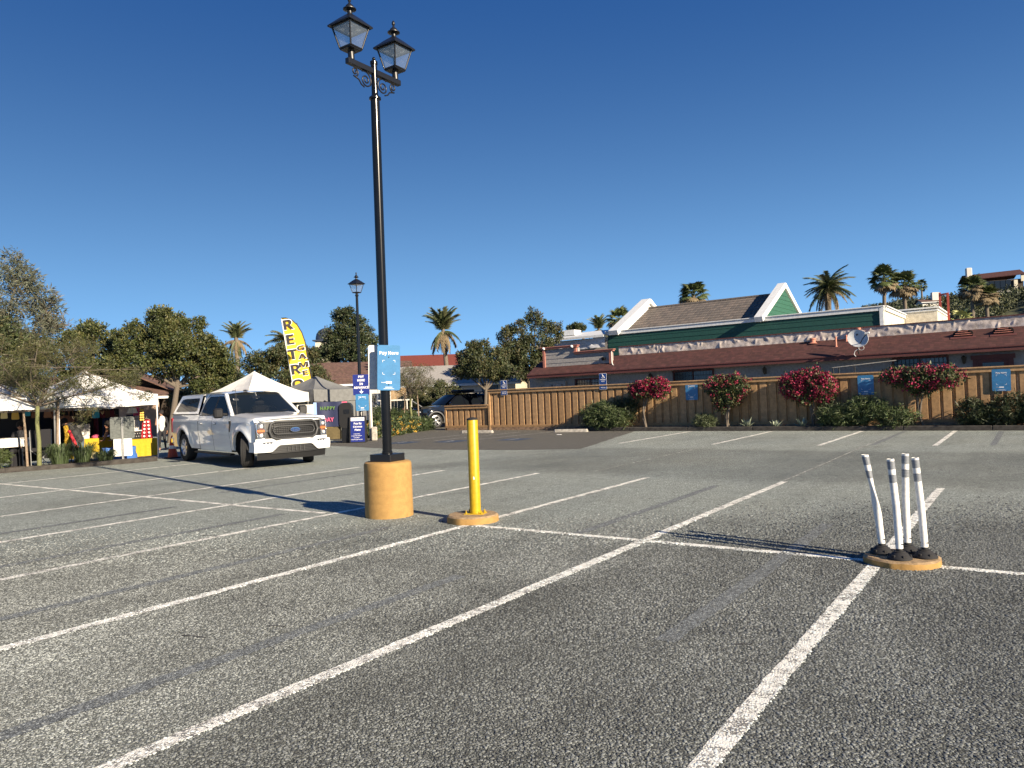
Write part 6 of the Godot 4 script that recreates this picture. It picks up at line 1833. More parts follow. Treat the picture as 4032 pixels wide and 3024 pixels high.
func build_truck() -> void:
	var t := thing("pickup_truck", "white crew cab pickup truck with camper shell in front of the tents", "pickup truck", Vector3(-16.46, 0, -12.87), -0.225)
	var W := 1.0
	var arches := [[0.0, 0.42, 0.52], [-4.18, 0.42, 0.52]]
	var zf := func(x: float, y: float) -> float:
		var z := W - 0.035 * pow((y - 0.98) / 0.42, 2.0) if y < 0.98 else W - 0.05 * pow((y - 0.98) / 0.35, 2.0)
		# crease below the belt
		z += 0.012 * exp(-pow((y - 1.16) / 0.05, 2.0)) - 0.016 * exp(-pow((y - 0.66) / 0.10, 2.0))
		if x > 0.25: z -= 0.30 * pow((x - 0.25) / 0.7, 2.0) * 0.55
		for a in arches:
			var d := Vector2(x - a[0], y - a[1]).length()
			z += 0.045 * exp(-pow((d - 0.54) / 0.085, 2.0)) * smoothstep(0.35, 0.6, y)
		return z
	var belt := func(x: float) -> float:
		if x > -0.75: return lerpf(1.33, 1.225, clampf((x + 0.75) / 1.6, 0, 1))
		return 1.335
	for s in [1.0, -1.0]:
		part(side_panel(0.80, -0.76, 0.42, belt, zf, arches, s), "front_fender", "car_white", t)
		var fd := part(side_panel(-0.775, -1.925, 0.37, belt, zf, [], s), "front_door", "car_white", t)
		var rd := part(side_panel(-1.94, -2.94, 0.37, belt, zf, [], s), "rear_door", "car_white", t)
		part(side_panel(-2.97, -5.12, 0.40, func(_x: float) -> float: return 1.36, zf, arches, s, 14), "bed_side", "car_white", t)
		for q in [[fd, -1.72], [rd, -2.74]]:
			var hz: float = zf.call(q[1], 1.12)
			part(MB.new().box(Vector3(q[1], 1.12, s * (hz + 0.022)), Vector3(0.20, 0.034, 0.022), Basis.IDENTITY, 0.008), "door_handle", "car_white", q[0])
			part(MB.new().box(Vector3(q[1] + 0.01, 1.12, s * (hz + 0.003)), Vector3(0.15, 0.055, 0.006)), "handle_cup", "plastic_grey", q[0])
		# greenhouse side
		var zg := func(p: Vector2, off: float) -> Vector3: return Vector3(p.x, p.y, s * (0.945 - (p.y - 1.33) * 0.40 + off))
		part(mapped_poly(PackedVector2Array([Vector2(-0.62, 1.31), Vector2(-1.0, 1.62), Vector2(-1.38, 1.885), Vector2(-1.55, 1.935), Vector2(-2.9, 1.95), Vector2(-2.97, 1.30)]), func(p: Vector2) -> Vector3: return zg.call(p, 0.0)), "cab_side", "car_white", t)
		var fw := part(mapped_poly(round_poly([Vector2(-0.93, 1.365), Vector2(-1.40, 1.80), Vector2(-1.58, 1.85), Vector2(-1.90, 1.855), Vector2(-1.90, 1.35)], 0.05), func(p: Vector2) -> Vector3: return zg.call(p, 0.008)), "side_window", "tint", t)
		part(mapped_poly(round_poly([Vector2(-1.99, 1.35), Vector2(-1.99, 1.855), Vector2(-2.62, 1.86), Vector2(-2.80, 1.70), Vector2(-2.86, 1.35)], 0.07), func(p: Vector2) -> Vector3: return zg.call(p, 0.008)), "side_window", "tint", t)
		part(mapped_poly(PackedVector2Array([Vector2(-1.895, 1.345), Vector2(-1.895, 1.86), Vector2(-1.995, 1.86), Vector2(-1.995, 1.345)]), func(p: Vector2) -> Vector3: return zg.call(p, 0.006)), "door_pillar", "plastic", t)
		part(MB.new().tube([zg.call(Vector2(-0.90, 1.352), 0.01), zg.call(Vector2(-1.9, 1.338), 0.012), zg.call(Vector2(-2.9, 1.338), 0.012)], 0.010, 5), "belt_moulding", "plastic", t)
		part(MB.new().tube([zg.call(Vector2(-0.86, 1.36), 0.008), zg.call(Vector2(-1.36, 1.83), 0.008), zg.call(Vector2(-1.58, 1.892), 0.008), zg.call(Vector2(-2.66, 1.90), 0.008), zg.call(Vector2(-2.86, 1.72), 0.008), zg.call(Vector2(-2.915, 1.36), 0.008)], 0.007, 5, false), "door_seal", "plastic_grey", t)
		# camper shell side
		var zs := func(p: Vector2, off: float) -> Vector3: return Vector3(p.x, p.y, s * (0.955 - (p.y - 1.36) * 0.36 + off))
		part(mapped_poly(round_poly([Vector2(-3.02, 1.365), Vector2(-3.10, 1.93), Vector2(-4.80, 1.915), Vector2(-5.14, 1.365)], 0.05), func(p: Vector2) -> Vector3: return zs.call(p, 0.0)), "shell_side", "car_white", t)
		part(mapped_poly(round_poly([Vector2(-3.20, 1.45), Vector2(-3.26, 1.83), Vector2(-4.50, 1.82), Vector2(-4.66, 1.79), Vector2(-4.92, 1.45)], 0.07), func(p: Vector2) -> Vector3: return zs.call(p, 0.007)), "shell_window", "tint", t)
		part(MB.new().tube([zs.call(Vector2(-3.02, 1.372), 0.012), zs.call(Vector2(-5.13, 1.372), 0.012)], 0.012, 5), "shell_rail", "plastic_grey", t)
		# mirror
		var mz := 0.93
		part(MB.new().tube([Vector3(-0.98, 1.36, s * mz), Vector3(-0.96, 1.37, s * (mz + 0.16))], 0.04, 8), "mirror_arm", "plastic", t)
		part(MB.new().box(Vector3(-0.95, 1.40, s * (mz + 0.26)), Vector3(0.15, 0.26, 0.24), Basis(Vector3.UP, s * 0.15), 0.04), "mirror", "plastic", t)
		# lamps, vents and trim along the side
		part(MB.new().box(Vector3(-5.085, 1.05, s * 0.955), Vector3(0.10, 0.44, 0.11), Basis.IDENTITY, 0.02), "tail_light", "lamp_red", t)
		part(MB.new().prism(PackedVector2Array([Vector2(-0.06, 0.10), Vector2(0.05, 0.11), Vector2(0.04, 0.02), Vector2(-0.05, -0.18), Vector2(-0.07, -0.18), Vector2(-0.03, 0.0)]), 0.02, Transform3D(Basis.IDENTITY, Vector3(-0.66, 1.08, s * (zf.call(-0.66, 1.1) + 0.006)))), "fender_vent", "plastic", t)
		part(MB.new().box(Vector3(-2.0, 0.31, s * 0.93), Vector3(2.55, 0.05, 0.15), Basis.IDENTITY, 0.02), "running_board", "plastic", t)
		part(MB.new().lathe([Vector2(0.50, -0.16), Vector2(0.50, 0.14)], 20, Transform3D(Basis(Vector3.RIGHT, PI / 2), Vector3(0, 0.42, s * 0.80)), PI, TAU), "wheel_well", "under", t)
		part(MB.new().lathe([Vector2(0.50, -0.16), Vector2(0.50, 0.14)], 20, Transform3D(Basis(Vector3.RIGHT, PI / 2), Vector3(-4.18, 0.42, s * 0.80)), PI, TAU), "wheel_well", "under", t)
		wheel(t, Vector3(0, 0.41, s * 0.84), 0.41, 0.28, 0.255, s, -0.50, 6)
		wheel(t, Vector3(-4.18, 0.41, s * 0.84), 0.41, 0.28, 0.255, s, 0.0, 6)
	part(MB.new().box(Vector3(-2.2, 0.72, 0), Vector3(5.6, 0.5, 1.16)).box(Vector3(-2.0, 0.62, 0), Vector3(2.9, 0.5, 1.75)).box(Vector3(-2.4, 1.0, 0), Vector3(5.0, 0.36, 1.6)), "chassis", "under", t)
	# hood
	part(MB.new().sheet(func(u: float, v: float) -> Vector3:
		var x := lerpf(-0.70, 0.86, u)
		var zz := lerpf(-1.0, 1.0, v)
		var hw: float = zf.call(x, belt.call(minf(x, 0.8))) - 0.005
		var y: float = belt.call(x) + 0.055 * (1.0 - pow(absf(zz), 2.4)) - 0.05 * pow(clampf((u - 0.88) / 0.12, 0, 1), 2.0)
		y += 0.018 * (smoothstep(0.50, 0.58, absf(zz)) - smoothstep(0.80, 0.9, absf(zz))) * (1.0 - u * 0.5)
		return Vector3(x + 0.10 * u * u * (1.0 - zz * zz), y, zz * hw), 18, 26), "hood", "car_white", t)
	# windshield, roof, shell roof
	var ws := func(u: float, v: float) -> Vector3:
		var zz := lerpf(-1.0, 1.0, v)
		var hw := lerpf(0.90, 0.735, u)
		return Vector3(lerpf(-0.66, -1.43, u) + 0.10 * (1.0 - zz * zz) * (1.0 - 0.4 * u), lerpf(1.35, 1.885, u) + 0.03 * (1.0 - zz * zz), zz * hw)
	part(MB.new().sheet(ws, 8, 16), "windshield", "windshield", t)
	for s in [0.0, 1.0]:
		var ap := []
		for k in 6:
			var q: Vector3 = ws.call(k / 5.0, s)
			ap.append(q + Vector3(-0.02, 0.0, (s - 0.5) * 0.05))
		part(MB.new().tube(ap, 0.05, 8), "windshield_pillar", "car_white", t)
	part(MB.new().sheet(func(u: float, v: float) -> Vector3:
		var zz := lerpf(-1.0, 1.0, v)
		var x := lerpf(-1.40, -3.0, u)
		return Vector3(x + 0.07 * (1.0 - zz * zz) * (1.0 - u), lerpf(1.90, 1.945, smoothstep(0.0, 0.35, u)) + 0.045 * (1.0 - pow(absf(zz), 3.0)), zz * (0.735 + 0.01 * u)), 10, 16), "roof", "car_white", t)
	part(MB.new().sheet(func(u: float, v: float) -> Vector3:
		var zz := lerpf(-1.0, 1.0, v)
		return Vector3(lerpf(-3.06, -4.84, u), lerpf(1.925, 1.91, u) + 0.06 * (1.0 - pow(absf(zz), 3.0)), zz * 0.757), 8, 16), "shell_roof", "car_white", t)
	part(MB.new().sheet(func(u: float, v: float) -> Vector3: return Vector3(lerpf(-5.14, -4.82, u), lerpf(1.36, 1.92, u), lerpf(-0.95, 0.95, v) * lerpf(1.0, 0.79, u)), 4, 6), "shell_rear", "tint", t)
	part(MB.new().box(Vector3(-5.12, 0.95, 0), Vector3(0.05, 0.8, 1.9), Basis.IDENTITY, 0.02), "tailgate", "car_white", t)
	part(MB.new().box(Vector3(-5.28, 0.58, 0), Vector3(0.22, 0.22, 1.9), Basis.IDENTITY, 0.05), "rear_bumper", "chrome", t)
	part(MB.new().sheet(func(u: float, v: float) -> Vector3: return Vector3(-2.99, lerpf(1.3, 1.95, u), lerpf(-0.92, 0.92, v) * lerpf(1.0, 0.78, u)), 2, 2), "cab_back", "car_white", t)
	for x in [-1.75, -2.55]:
		part(MB.new().lathe([Vector2(0.07, 0), Vector2(0.06, 0.025), Vector2(0, 0.035)], 12, Transform3D(Basis.IDENTITY.scaled(Vector3(1.6, 1, 0.7)), Vector3(x, 1.985, 0.1))), "roof_fin", "plastic_grey", t)
	part(MB.new().tube([Vector3(-0.62, 1.36, 0.82), Vector3(-0.68, 2.02, 0.82)], 0.006, 5), "antenna", "plastic", t)
	# cabin
	part(MB.new().box(Vector3(-1.0, 1.24, 0), Vector3(0.5, 0.22, 1.62), Basis.IDENTITY, 0.05), "dashboard", "plastic", t)
	for s in [-0.42, 0.42]:
		part(MB.new().box(Vector3(-1.95, 1.25, s), Vector3(0.22, 0.62, 0.5), Basis(Vector3.BACK, 0.15), 0.07).box(Vector3(-2.02, 1.66, s), Vector3(0.12, 0.2, 0.26), Basis.IDENTITY, 0.05), "seat", "seat", t)
	var sw := []
	for k in 21: sw.append(Vector3(-1.32 + 0.06 * sin(TAU * k / 20), 1.36 + 0.17 * sin(TAU * k / 20), -0.42 + 0.185 * cos(TAU * k / 20)))
	part(MB.new().tube(sw, 0.014, 6, false), "steering_wheel", "plastic", t)
	part(MB.new().box(Vector3(-1.30, 1.80, 0.0), Vector3(0.03, 0.07, 0.24), Basis.IDENTITY, 0.012), "rear_view_mirror", "plastic_grey", t)
	for q in [[0.60, 1.745, 0.14, 0.085, "sign_white"], [0.585, 1.73, 0.07, 0.05, "paper_green"]]:
		part(MB.new().box(Vector3(-1.20, q[1], q[0]), Vector3(0.004, q[3], q[2]), Basis(Vector3.BACK, 0.96)), "sticker", q[4], t)
	for s in [0.34, -0.36]:
		part(MB.new().tube([Vector3(-0.60, 1.365, s + 0.34), Vector3(-0.64, 1.40, s), Vector3(-0.70, 1.43, s - 0.26)], 0.011, 5), "wiper", "plastic", t)
	part(MB.new().sheet(func(u: float, v: float) -> Vector3:
		var zz := lerpf(-0.9, 0.9, v)
		return Vector3(lerpf(-0.84, -0.66, u) + 0.10 * (1.0 - zz * zz), 1.325 + 0.03 * (1.0 - zz * zz), zz), 2, 12), "cowl", "plastic", t)
	# front end: everything follows the bowed nose
	var nose := func(z: float, y: float, off: float) -> Vector3:
		return Vector3(0.955 - 0.17 * pow(absf(z), 2.2) + off - 0.10 * pow(clampf((y - 0.95) / 0.3, 0, 1), 2.0), y, z)
	var strip := func(z0: float, z1: float, y0: Callable, y1: Callable, off: float, nu: int, nv: int) -> MB:
		return MB.new().sheet(func(u: float, v: float) -> Vector3:
			var z := lerpf(z0, z1, u)
			return nose.call(z, lerpf(y0.call(z), y1.call(z), v), off), nu, nv)
	var C := func(k: float) -> Callable: return func(_z: float) -> float: return k
	part(strip.call(-0.97, 0.97, C.call(1.15), func(z: float) -> float: return 1.27 - 0.03 * z * z, 0.0, 24, 4), "nose_panel", "car_white", t)
	part(strip.call(-0.95, 0.95, C.call(0.70), C.call(1.16), -0.03, 24, 4), "grille_backing", "plastic", t)
	# grille: hexagonal frame, bars and mesh
	var gp := func(poly: PackedVector2Array, off: float) -> MB: return mapped_poly(poly, func(p: Vector2) -> Vector3: return nose.call(p.x, p.y, off))
	var hexo := [Vector2(-0.655, 0.93), Vector2(-0.60, 1.10), Vector2(-0.50, 1.145), Vector2(0.50, 1.145), Vector2(0.60, 1.10), Vector2(0.655, 0.93), Vector2(0.60, 0.78), Vector2(0.48, 0.715), Vector2(-0.48, 0.715), Vector2(-0.60, 0.78)]
	var ring := []
	for p in hexo: ring.append(nose.call(p.x, p.y, 0.02))
	ring.append(ring[0])
	part(MB.new().tube(ring, 0.034, 8, false), "grille_frame", "plastic_grey", t)
	var ring2 := []
	for p in [Vector2(-0.56, 0.93), Vector2(-0.52, 1.01), Vector2(-0.45, 1.03), Vector2(0.45, 1.03), Vector2(0.52, 1.01), Vector2(0.56, 0.93), Vector2(0.52, 0.855), Vector2(0.45, 0.835), Vector2(-0.45, 0.835), Vector2(-0.52, 0.855)]: ring2.append(nose.call(p.x, p.y, 0.015))
	ring2.append(ring2[0])
	part(MB.new().tube(ring2, 0.018, 8, false), "grille_bar", "plastic_grey", t)
	var mesh := MB.new()
	for r in 9:
		var y := 0.755 + r * 0.045
		var p := []
		for k in 15: p.append(nose.call(-0.58 + k * 0.083, y, -0.005))
		mesh.tube(p, 0.006, 4, false)
	for k in 21:
		var z := -0.58 + k * 0.058
		mesh.tube([nose.call(z, 0.74, -0.006), nose.call(z, 0.93, -0.004), nose.call(z, 1.12, -0.006)], 0.005, 4, false)
	part(mesh, "grille_mesh", "plastic_grey", t)
	for s in [1.0, -1.0]:
		part(strip.call(s * 0.66, s * 0.74, C.call(0.90), C.call(0.955), 0.012, 3, 2), "grille_wing", "plastic_grey", t)
	var em := PackedVector2Array()
	for k in 24: em.append(Vector2(0.135 * cos(TAU * k / 24), 0.93 + 0.058 * sin(TAU * k / 24)))
	var e2 := PackedVector2Array()
	for k in 24: e2.append(Vector2(0.122 * cos(TAU * k / 24), 0.93 + 0.047 * sin(TAU * k / 24)))
	var emb := part(gp.call(em, 0.040), "emblem", "chrome", t)
	part(gp.call(e2, 0.0425), "emblem_field", "emblem_blue", emb)
	lettering(emb, "Ford", 0.052, Vector3(1.001, 0.928, 0.0), "chrome", Basis(Vector3.UP, PI / 2), false, true)
	for s in [1.0, -1.0]:
		# head lamp: dark housing, chrome bowls, amber strip, clear lens
		var hl := part(strip.call(s * 0.735, s * 0.965, C.call(0.735), C.call(1.135), -0.01, 6, 6), "headlight", "plastic", t)
		for q in [[0.835, 1.05, 0.07], [0.845, 0.825, 0.065]]:
			part(MB.new().box(nose.call(s * q[0], q[1], 0.002), Vector3(0.05, q[2] * 2.1, 0.15), Basis(Vector3.UP, s * -0.28), 0.02), "lamp_bowl", "chrome", hl)
			part(MB.new().lathe([Vector2(0.045, 0), Vector2(0.04, 0.02), Vector2(0, 0.03)], 14, Transform3D(Basis(Vector3.UP, s * -0.28) * Basis(Vector3.BACK, -PI / 2), nose.call(s * q[0], q[1], 0.03))), "lamp_projector", "lamp_lens", hl)
		part(MB.new().box(nose.call(s * 0.845, 0.935, 0.012), Vector3(0.04, 0.06, 0.185), Basis(Vector3.UP, s * -0.28), 0.01), "turn_signal", "amber", hl)
		part(MB.new().tube([nose.call(s * 0.94, 1.12, 0.012), nose.call(s * 0.945, 0.93, 0.014), nose.call(s * 0.92, 0.76, 0.014), nose.call(s * 0.76, 0.745, 0.014)], 0.014, 6), "running_light", "chrome", hl)
		part(strip.call(s * 0.735, s * 0.965, C.call(0.735), C.call(1.135), 0.042, 6, 6), "lamp_lens", "lens", hl)
		# fog lamp
		var fg := part(strip.call(s * 0.56, s * 0.90, C.call(0.585), C.call(0.655), 0.075, 6, 2), "fog_lamp", "plastic", t)
		for q in [0.64, 0.72, 0.80]:
			part(MB.new().box(nose.call(s * q, 0.62, 0.082), Vector3(0.02, 0.045, 0.06), Basis(Vector3.UP, s * -0.25), 0.01), "lamp_bowl", "chrome", fg)
	part(strip.call(-0.97, 0.97, C.call(0.655), C.call(0.735), 0.01, 24, 2), "seam_panel", "car_white", t)
	# bumper: white, cut away in the middle for the lower intake
	var blow := func(z: float) -> float: return lerpf(0.56, 0.40, smoothstep(0.40, 0.66, absf(z)))
	part(MB.new().sheet(func(u: float, v: float) -> Vector3:
		var z := lerpf(-1.03, 1.03, u)
		var top := lerpf(0.70, 0.66, smoothstep(0.35, 0.62, absf(z)))
		var y := lerpf(blow.call(z), top, v)
		var p: Vector3 = nose.call(z, y, 0.065 + 0.03 * sin(PI * v))
		return p, 60, 8), "front_bumper", "car_white", t)
	for s in [1.0, -1.0]:
		part(MB.new().sheet(func(u: float, v: float) -> Vector3:
			var p: Vector3 = nose.call(1.03 * s, lerpf(0.41, 0.66, v), 0.065 + 0.03 * sin(PI * v))
			return p + Vector3(-0.36 * u, 0, -s * 0.02 * u), 4, 6), "bumper_corner", "car_white", t)
	part(strip.call(-0.62, 0.62, C.call(0.36), C.call(0.58), 0.02, 12, 2), "lower_intake", "plastic", t)
	for k in 4:
		part(strip.call(-0.58, 0.58, C.call(0.40 + k * 0.04), C.call(0.412 + k * 0.04), 0.035, 12, 1), "intake_slat", "plastic_grey", t)
	for k in 5:
		part(MB.new().box(nose.call(-0.22 + k * 0.11, 0.46, 0.04), Vector3(0.02, 0.12, 0.018)), "intake_fin", "plastic_grey", t)
	part(MB.new().sheet(func(u: float, v: float) -> Vector3:
		var z := lerpf(-0.93, 0.93, u)
		return nose.call(z, lerpf(0.21, 0.43, v), 0.0 - 0.06 * (1.0 - v)), 24, 4), "air_dam", "plastic", t)

func build_suv() -> void:
	# the black car that leaves the driveway behind the fence
	var f := Vector3(-0.42, 0, 0.908)
	var yaw := atan2(-f.z, f.x)
	var lw := Vector3(-25.35, 0.0, -29.55)
	var rgt := Vector3(-f.z, 0, f.x)
	var t := thing("suv", "black sport utility car behind the low fence section", "car", lw + rgt * 0.84, yaw)
	var arches := [[0.0, 0.37, 0.44], [-2.86, 0.37, 0.44]]
	var zf := func(x: float, y: float) -> float:
		var z := 0.985 - 0.05 * pow((y - 0.8) / 0.4, 2.0)
		if x > 0.2: z -= 0.28 * pow((x - 0.2) / 0.75, 2.0)
		for a in arches:
			var d := Vector2(x - a[0], y - a[1]).length()
			z += 0.03 * exp(-pow((d - 0.46) / 0.07, 2.0))
		return z
	var belt := func(x: float) -> float:
		if x > -0.7: return lerpf(1.14, 0.98, clampf((x + 0.7) / 1.5, 0, 1))
		return 1.15 + 0.03 * clampf((-0.7 - x) / 3.0, 0, 1)
	for s in [1.0, -1.0]:
		part(side_panel(0.75, -0.62, 0.48, belt, zf, arches, s), "front_fender", "car_black", t)
		part(side_panel(-0.635, -1.68, 0.45, belt, zf, [], s), "front_door", "car_black", t)
		part(side_panel(-1.695, -2.60, 0.45, belt, zf, arches, s), "rear_door", "car_black", t)
		part(side_panel(-2.615, -3.85, 0.45, belt, zf, arches, s), "rear_quarter", "car_black", t)
		part(side_panel(0.70, -3.8, 0.28, func(x: float) -> float: return maxf(0.46, arch_y(x, 0.46, [[0.0, 0.37, 0.50], [-2.86, 0.37, 0.50]])), func(x: float, y: float) -> float: return zf.call(x, y) + 0.012, arches, s, 5), "wheel_arch_trim", "car_grey", t)
		var zg := func(p: Vector2, off: float) -> Vector3: return Vector3(p.x, p.y, s * (0.93 - (p.y - 1.15) * 0.42 + off))
		part(mapped_poly(PackedVector2Array([Vector2(-0.60, 1.12), Vector2(-1.2, 1.58), Vector2(-1.6, 1.70), Vector2(-3.3, 1.70), Vector2(-3.75, 1.15)]), func(p: Vector2) -> Vector3: return zg.call(p, 0.0)), "cab_side", "car_black", t)
		for w in [[Vector2(-0.86, 1.17), Vector2(-1.3, 1.56), Vector2(-1.62, 1.62), Vector2(-1.65, 1.17)], [Vector2(-1.72, 1.17), Vector2(-1.70, 1.63), Vector2(-2.45, 1.63), Vector2(-2.62, 1.18)], [Vector2(-2.70, 1.18), Vector2(-2.55, 1.62), Vector2(-3.2, 1.60), Vector2(-3.55, 1.2)]]:
			part(mapped_poly(round_poly(w, 0.06), func(p: Vector2) -> Vector3: return zg.call(p, 0.006)), "side_window", "tint", t)
		part(MB.new().tube([zg.call(Vector2(-1.35, 1.76), -0.02), zg.call(Vector2(-2.2, 1.79), -0.02), zg.call(Vector2(-3.2, 1.76), -0.02)], 0.02, 6), "roof_rail", "plastic", t)
		part(MB.new().box(Vector3(-0.82, 1.20, s * 1.06), Vector3(0.14, 0.18, 0.2), Basis.IDENTITY, 0.04), "mirror", "car_black", t)
		wheel(t, Vector3(0, 0.37, s * 0.86), 0.37, 0.24, 0.27, s, 0.0, 5, true)
		wheel(t, Vector3(-2.86, 0.37, s * 0.86), 0.37, 0.24, 0.27, s, 0.0, 5, true)
		var hl := part(MB.new().sheet(func(u: float, v: float) -> Vector3:
			var z := lerpf(0.55, 0.93, u)
			return Vector3(0.93 - 0.30 * pow(z, 3.0), lerpf(lerpf(0.78, 0.80, u), lerpf(0.86, 0.97, u), v), s * z), 6, 3), "headlight", "chrome", t)
		for q in [0.64, 0.80]:
			part(MB.new().box(Vector3(0.95 - 0.28 * pow(q, 3.0), 0.85, s * q), Vector3(0.03, 0.06, 0.09), Basis(Vector3.UP, s * -0.4), 0.015), "lamp_bowl", "letter_white", hl)
		part(MB.new().box(Vector3(0.80, 0.52, s * 0.78), Vector3(0.10, 0.12, 0.26), Basis(Vector3.UP, s * -0.5), 0.02), "fog_lamp_bezel", "chrome", t)
	part(MB.new().box(Vector3(-1.4, 0.7, 0), Vector3(4.2, 0.6, 1.2)).box(Vector3(-1.4, 0.95, 0), Vector3(4.3, 0.3, 1.7)), "chassis", "under", t)
	part(MB.new().sheet(func(u: float, v: float) -> Vector3:
		var x := lerpf(-0.66, 0.78, u)
		var zz := lerpf(-1.0, 1.0, v)
		return Vector3(x + 0.14 * u * (1.0 - zz * zz), belt.call(minf(x, 0.75)) + 0.06 * (1.0 - pow(absf(zz), 2.2)) - 0.07 * pow(clampf((u - 0.8) / 0.2, 0, 1), 2.0), zz * (zf.call(minf(x, 0.75), 0.98) - 0.005)), 14, 16), "hood", "car_black", t)
	part(MB.new().sheet(func(u: float, v: float) -> Vector3:
		var z := lerpf(-0.93, 0.93, u)
		return Vector3(0.92 - 0.26 * pow(absf(z), 3.0), lerpf(0.30, 1.0, v), z), 16, 5), "front_bumper", "car_black", t)
	part(MB.new().sheet(func(u: float, v: float) -> Vector3:
		var z := lerpf(-0.5, 0.5, u)
		return Vector3(0.935 - 0.26 * pow(absf(z), 3.0), lerpf(0.66, 0.90, v), z), 8, 2), "grille", "plastic_grey", t)
	part(MB.new().sheet(func(u: float, v: float) -> Vector3:
		var z := lerpf(-0.95, 0.95, u)
		return Vector3(0.95 - 0.26 * pow(absf(z), 3.0), lerpf(0.24, 0.46, v), z), 16, 2), "lower_bumper", "car_grey", t)
	part(MB.new().sheet(func(u: float, v: float) -> Vector3:
		var zz := lerpf(-1.0, 1.0, v)
		return Vector3(lerpf(-0.56, -1.30, u) + 0.10 * (1.0 - zz * zz), lerpf(1.17, 1.66, u) + 0.02, zz * lerpf(0.86, 0.70, u)), 5, 10), "windshield", "tint", t)
	part(MB.new().sheet(func(u: float, v: float) -> Vector3:
		var zz := lerpf(-1.0, 1.0, v)
		return Vector3(lerpf(-1.25, -3.4, u), 1.68 + 0.06 * sin(PI * clampf(u * 0.9 + 0.1, 0, 1)) + 0.03 * (1.0 - zz * zz), zz * 0.715), 8, 8), "roof", "car_black", t)
	part(MB.new().box(Vector3(-2.1, 1.86, 0.1), Vector3(1.0, 0.14, 0.9), Basis.IDENTITY, 0.05), "roof_box", "plastic", t)
	part(MB.new().box(Vector3(-3.82, 0.9, 0), Vector3(0.08, 1.0, 1.8), Basis.IDENTITY, 0.03), "tailgate", "car_black", t)
	part(MB.new().sheet(func(u: float, v: float) -> Vector3: return Vector3(lerpf(-3.78, -3.35, u), lerpf(1.15, 1.70, u), lerpf(-0.92, 0.92, v) * lerpf(1.0, 0.77, u)), 2, 2), "rear_window", "tint", t)

# ---------------------------------------------------------------- people
func figure_mesh(bones: Array, cell: float, mb: MB) -> void:
	# bones: [a, b, ra, rb, colour]; smooth union of tapered capsules meshed as surface nets
	var lo := Vector3.INF
	var hi := -Vector3.INF
	for b in bones:
		var r: float = maxf(b[2], b[3]) + cell * 2.0
		lo = lo.min(b[0] - Vector3.ONE * r).min(b[1] - Vector3.ONE * r)
		hi = hi.max(b[0] + Vector3.ONE * r).max(b[1] + Vector3.ONE * r)
	var n := Vector3i(((hi - lo) / cell).ceil()) + Vector3i.ONE
	var nx := n.x
	var nxy := n.x * n.y
	var f := PackedFloat32Array()
	f.resize(n.x * n.y * n.z)
	f.fill(1.0)
	var own := PackedByteArray()
	own.resize(f.size())
	var k := 0.03
	for bi in bones.size():
		var b: Array = bones[bi]
		var a: Vector3 = b[0]
		var d: Vector3 = b[1] - b[0]
		var dd := maxf(d.length_squared(), 1e-8)
		var r: float = maxf(b[2], b[3]) + 0.08
		var i0 := Vector3i(((a.min(b[1]) - Vector3.ONE * r - lo) / cell).floor()).clamp(Vector3i.ZERO, n - Vector3i.ONE)
		var i1 := Vector3i(((a.max(b[1]) + Vector3.ONE * r - lo) / cell).ceil()).clamp(Vector3i.ZERO, n - Vector3i.ONE)
		for z in range(i0.z, i1.z + 1):
			for y in range(i0.y, i1.y + 1):
				for x in range(i0.x, i1.x + 1):
					var p := lo + Vector3(x, y, z) * cell
					var t := clampf((p - a).dot(d) / dd, 0.0, 1.0)
					var ds := p.distance_to(a + d * t) - lerpf(b[2], b[3], t)
					var q := x + y * nx + z * nxy
					var o := f[q]
					if ds < o: own[q] = bi
					var h := maxf(k - absf(o - ds), 0.0) / k
					f[q] = minf(o, ds) - h * h * k * 0.25
	var vid := {}
	for z in n.z - 1:
		for y in n.y - 1:
			for x in n.x - 1:
				var q := x + y * nx + z * nxy
				var s := 0
				var acc := Vector3.ZERO
				var m := 0
				var c := [f[q], f[q + 1], f[q + nx], f[q + nx + 1], f[q + nxy], f[q + nxy + 1], f[q + nxy + nx], f[q + nxy + nx + 1]]
				for i in 8:
					if c[i] < 0.0: s += 1
				if s == 0 or s == 8: continue
				for e in [[0, 1], [2, 3], [4, 5], [6, 7], [0, 2], [1, 3], [4, 6], [5, 7], [0, 4], [1, 5], [2, 6], [3, 7]]:
					var A: float = c[e[0]]
					var B: float = c[e[1]]
					if (A < 0.0) != (B < 0.0):
						var t := A / (A - B)
						var pa := Vector3(e[0] & 1, (e[0] >> 1) & 1, (e[0] >> 2) & 1)
						var pb := Vector3(e[1] & 1, (e[1] >> 1) & 1, (e[1] >> 2) & 1)
						acc += pa.lerp(pb, t)
						m += 1
				vid[q] = [lo + (Vector3(x, y, z) + acc / m) * cell, bones[own[q]][4]]
	mb.g += 1
	for q in vid:
		var x: int = q % nx
		var y: int = (q / nx) % n.y
		var z: int = q / nxy
		for ax in [[1, nx, nxy, x, y, z], [nx, nxy, 1, y, z, x], [nxy, 1, nx, z, x, y]]:
			if ax[4] == 0 or ax[5] == 0: continue
			var s0 := f[q] < 0.0
			var s1 := f[q + ax[0]] < 0.0
			if s0 == s1: continue
			var ids := [q, q - ax[1], q - ax[1] - ax[2], q - ax[2]]
			if not (vid.has(ids[1]) and vid.has(ids[2]) and vid.has(ids[3])): continue
			if s0: ids.reverse()
			for tr in [[0, 1, 2], [0, 2, 3]]:
				for i in tr:
					mb.st.set_smooth_group(mb.g)
					mb.col = vid[ids[i]][1]
					mb.vx(vid[ids[i]][0])

